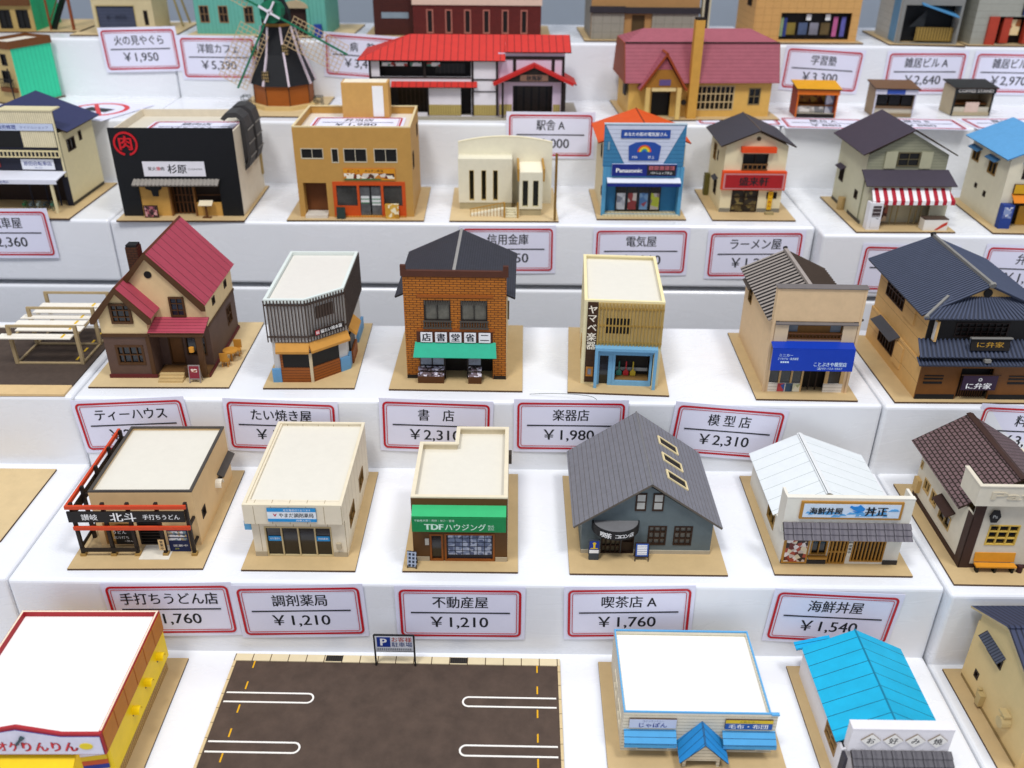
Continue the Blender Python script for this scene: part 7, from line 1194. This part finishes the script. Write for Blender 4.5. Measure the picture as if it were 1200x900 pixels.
def top_brick():
    H = House('model_brick_hospital', 'dark red brick model building with tall slit windows behind the red-roofed station', 'model building', (-19.0, 119.6), .5, T5, 23.5, 12.0); BK = mt('#6e2620', pat='brick', p=.5, p2=.22, w=.025, c2='#4a1814', noise=.08); TN = mt('#b4786a'); 
    a = H.body(1.2, 2.0, 6.2, 9.5, 12.0, mt('#54241a', pat='brick', p=.5, p2=.22, w=.025, c2='#3a1610'), name='wing_wall'); b = H.body(6.25, 1.0, 22.2, 10.0, 3.9, BK)
    for i in range(6): b.win('F', 7.9+i*2.35, .6, 8.75+i*2.35, 3.4, 1, 1, TN, DARK, fw=.14)
    u = H.body(6.25, 1.0, 22.2, 10.0, 12.0, BK, z0=4.65, name='upper_wall')
    for i in range(6): u.win('F', 7.9+i*2.35, 5.6, 8.75+i*2.35, 8.4, 1, 1, TN, DARK, fw=.14)
    H.done(); H.part(MB().box(6.15, .85, 3.92, 22.3, 10.1, 4.63), 'stone_band', mt('#d9c2b0', noise=.04)); H.part(MB().box(1.1, .9, 12.0, 22.3, 10.1, 12.3), 'roof', BROOF); H.part(MB().pbox(FF(2.0), 2.2, 2.2, 5.6, 2.9, .003, .06), 'name_plate', mt('#8a9aa4'))
top_brick()
def top_grey():
    H = House('model_grey_townhouse', 'grey and tan model townhouse with dark ledge behind the pink-roofed lodge', 'model building', (8.6, 119.0), 1.5, T5, 16.0, 12.0); GY = mt('#9a968a', pat='uv', p=1.1, p2=1.0, w=.04, c2='#7a766a', noise=.05); TN = mt('#b08a5a', noise=.06); DK = mt('#38343a', noise=.08)
    b = H.body(.8, 1.2, 14.2, 9.5, 11.0, {'F': TN, '*': GY}); b.win('F', 5.8, .3, 7.6, 3.1, 1, 1, TN, mt('#5a482a'), name='door'); b.win('F', 6.5, 5.2, 11.0, 8.0, 4, 1, BURN, DARK); H.done(); f = FF(1.2); H.split(MB().pbox(f, .85, .2, 4.9, 3.2, .003, .3).pbox(f, 8.4, .2, 14.1, 3.2, .003, .3), 'tile_wall', GY); H.split(MB().box(.6, .6, 3.3, 5.0, 1.19, 4.0).box(5.01, .7, 3.2, 14.3, 1.19, 3.9), 'ledge', DK); H.part(MB().box(.7, 1.1, 11.0, 14.3, 9.6, 11.3), 'roof', BROOF); H.part(MB().box(14.6, 1.2, .17, 15.6, 2.2, 9.0), 'side_pillar', mt('#c9c2a8')); H.part(MB().pbox(FF(1.19), 14.85, 1.5, 15.35, 6.0, .003, .05), 'slit', DARK)
top_grey()
def top_juku():
    H = House('model_cram_school', 'tan stone-faced model building with shopfront full of posters at upper right', 'model building', (28.6, 118.4), 2.0, T5, 14.6, 12.0); TN = mt('#cfa56a', pat='uv', p=1.0, p2=.8, w=.03, c2='#a88048', noise=.05)
    b = H.body(.9, 1.1, 14.0, 9.5, 12.0, TN); b.hole('F', 4.2, .4, 13.0, 3.5); b.win('L', 3.0, 4.0, 5.0, 6.5, 2, 1, BURN, DARK); H.done(); f = FF(1.1); H.part(MB().pbox(f, 4.2, .4, 13.0, 3.5, -1.0, -.9), 'shop_interior', mt('#231a18')); q = [('#8a7a3a', 5.2), ('#5a6a8a', 6.7), ('#8a8a96', 8.1), ('#6a5a3a', 9.5)]
    for c, u in q: H.part(MB().pbox(f, u, .9, u+1.1, 2.3, -.6, -.5), 'poster', mt(c, noise=.25, nscale=60))
    for c, u in (('#c06a9a', 11.0), ('#6a6ab0', 12.0)): H.part(MB().pbox(f, u, .7, u+.55, 3.0, -.6, -.5), 'banner', mt(c, noise=.2))
    for u in (7.5, 9.9): H.part(MB().pbox(f, u, 2.6, u+.6, 3.3, -.5, -.4), 'round_sign', mt('#e6e6e6'))
    for c, u in (('#9ab08a', 4.35), ('#3a4a8a', 4.8)): H.part(MB().pbox(f, u, .7, u+.4, 2.9, -.55, -.5), 'banner', mt(c, noise=.2))
    H.part(MB().box(.7, .9, 12.0, 14.2, 9.7, 12.3), 'roof', BROOF)
top_juku()
def top_officeA():
    H = House('model_office_block', 'narrow grey and blue model office block with blue stair canopy at the upper right', 'model building', (46.2, 118.2), -3, T5, 9.2, 12.0); GY = mt('#b9b9b4', pat='v', p=.8, w=.03, c2='#94948e'); BL = mt('#5a9ac6', noise=.05)
    b = H.body(.9, .8, 8.3, 9.5, 12.0, {'F': mt('#8a8a86'), 'L': GY, '*': GY}); b.hole('F', 1.4, .3, 8.0, 4.6); H.done(); f = FF(.8); H.part(MB().pbox(f, 1.4, .3, 8.0, 4.6, -2.2, -2.1), 'entrance', mt('#1f2328')); H.part(MB().slab((3.2, .2, 4.8), (7.8, .2, 3.4), (7.8, 2.6, 3.8), (3.2, 2.6, 5.4), .15), 'stair_canopy', BL); H.part(MB().pbox(f, 3.4, .4, 7.9, 2.0, -.9, -.8), 'railing', mt('#a48a4a', pat='u', p=.35, w=.12, c2='#6a582a')); H.part(MB().ppoly(f, [(2.6, 2.0), (4.4, 4.0), (4.4, 2.0)], -1.2, -1.1), 'dark_panel', mt('#33373a')); H.part(MB().box(.7, .6, 12.0, 8.5, 9.7, 12.3), 'roof', BROOF); H.part(MB().pbox(FL(.9), 1.4, .3, 3.8, 11.5, .003, .05), 'blue_panel', mt('#6a94b4'))
top_officeA()
def top_officeB():
    H = House('model_shop_block', 'model shop block with red shopfronts and blue sign in the upper right corner', 'model building', (55.8, 118.0), 0, T5, 13.0, 12.0); GY = mt('#a4a49a', pat='v', p=.8, w=.03, c2='#84847a'); RD_ = mt('#b0442e', noise=.08)
    b = H.body(.5, .8, 12.4, 9.5, 12.0, GY); b.hole('F', 2.6, .2, 12.0, 3.4); H.done(); f = FF(.8); H.part(MB().pbox(f, 2.6, .2, 12.0, 3.4, -1.5, -1.4), 'shop_interior', mt('#241210')); H.split(MB().pbox(f, 2.2, .17, 3.4, 3.4, .003, .3).pbox(f, 4.2, .3, 5.2, 3.3, -.8, -.2).pbox(f, 6.9, .3, 7.3, 3.3, -.8, .1), 'red_panel', RD_); o = H.sign(f, 6.0, 3.6, 12.3, 5.2, .003, .3, mt('#22346a'), DARK); text(o, '○ 焼鳥本舗', f, 9.1, 4.4, .8, WHITE, d=.31, bold=.04); H.part(MB().pbox(f, 7.4, .5, 9.4, 3.2, -.6, -.5), 'poster', photo_mat(['#c9b49a', '#8a3a2a', '#2a2a44', '#d9c9b0', '#5a3a2a'], 1.2)); H.part(MB().pbox(f, 9.7, .4, 11.8, 3.2, -.6, -.5), 'poster', photo_mat(['#2a2f5a', '#c9c9d6', '#8a3a3a', '#1f2240'], 1.2)); H.part(MB().pbox(f, 5.4, 1.2, 6.5, 3.0, -.7, -.6), 'poster', photo_mat(['#d9a44a', '#e6cfa0', '#a4642a'], 1.2)); H.part(MB().box(.3, .6, 12.0, 12.6, 9.7, 12.3), 'roof', BROOF)
top_officeB()
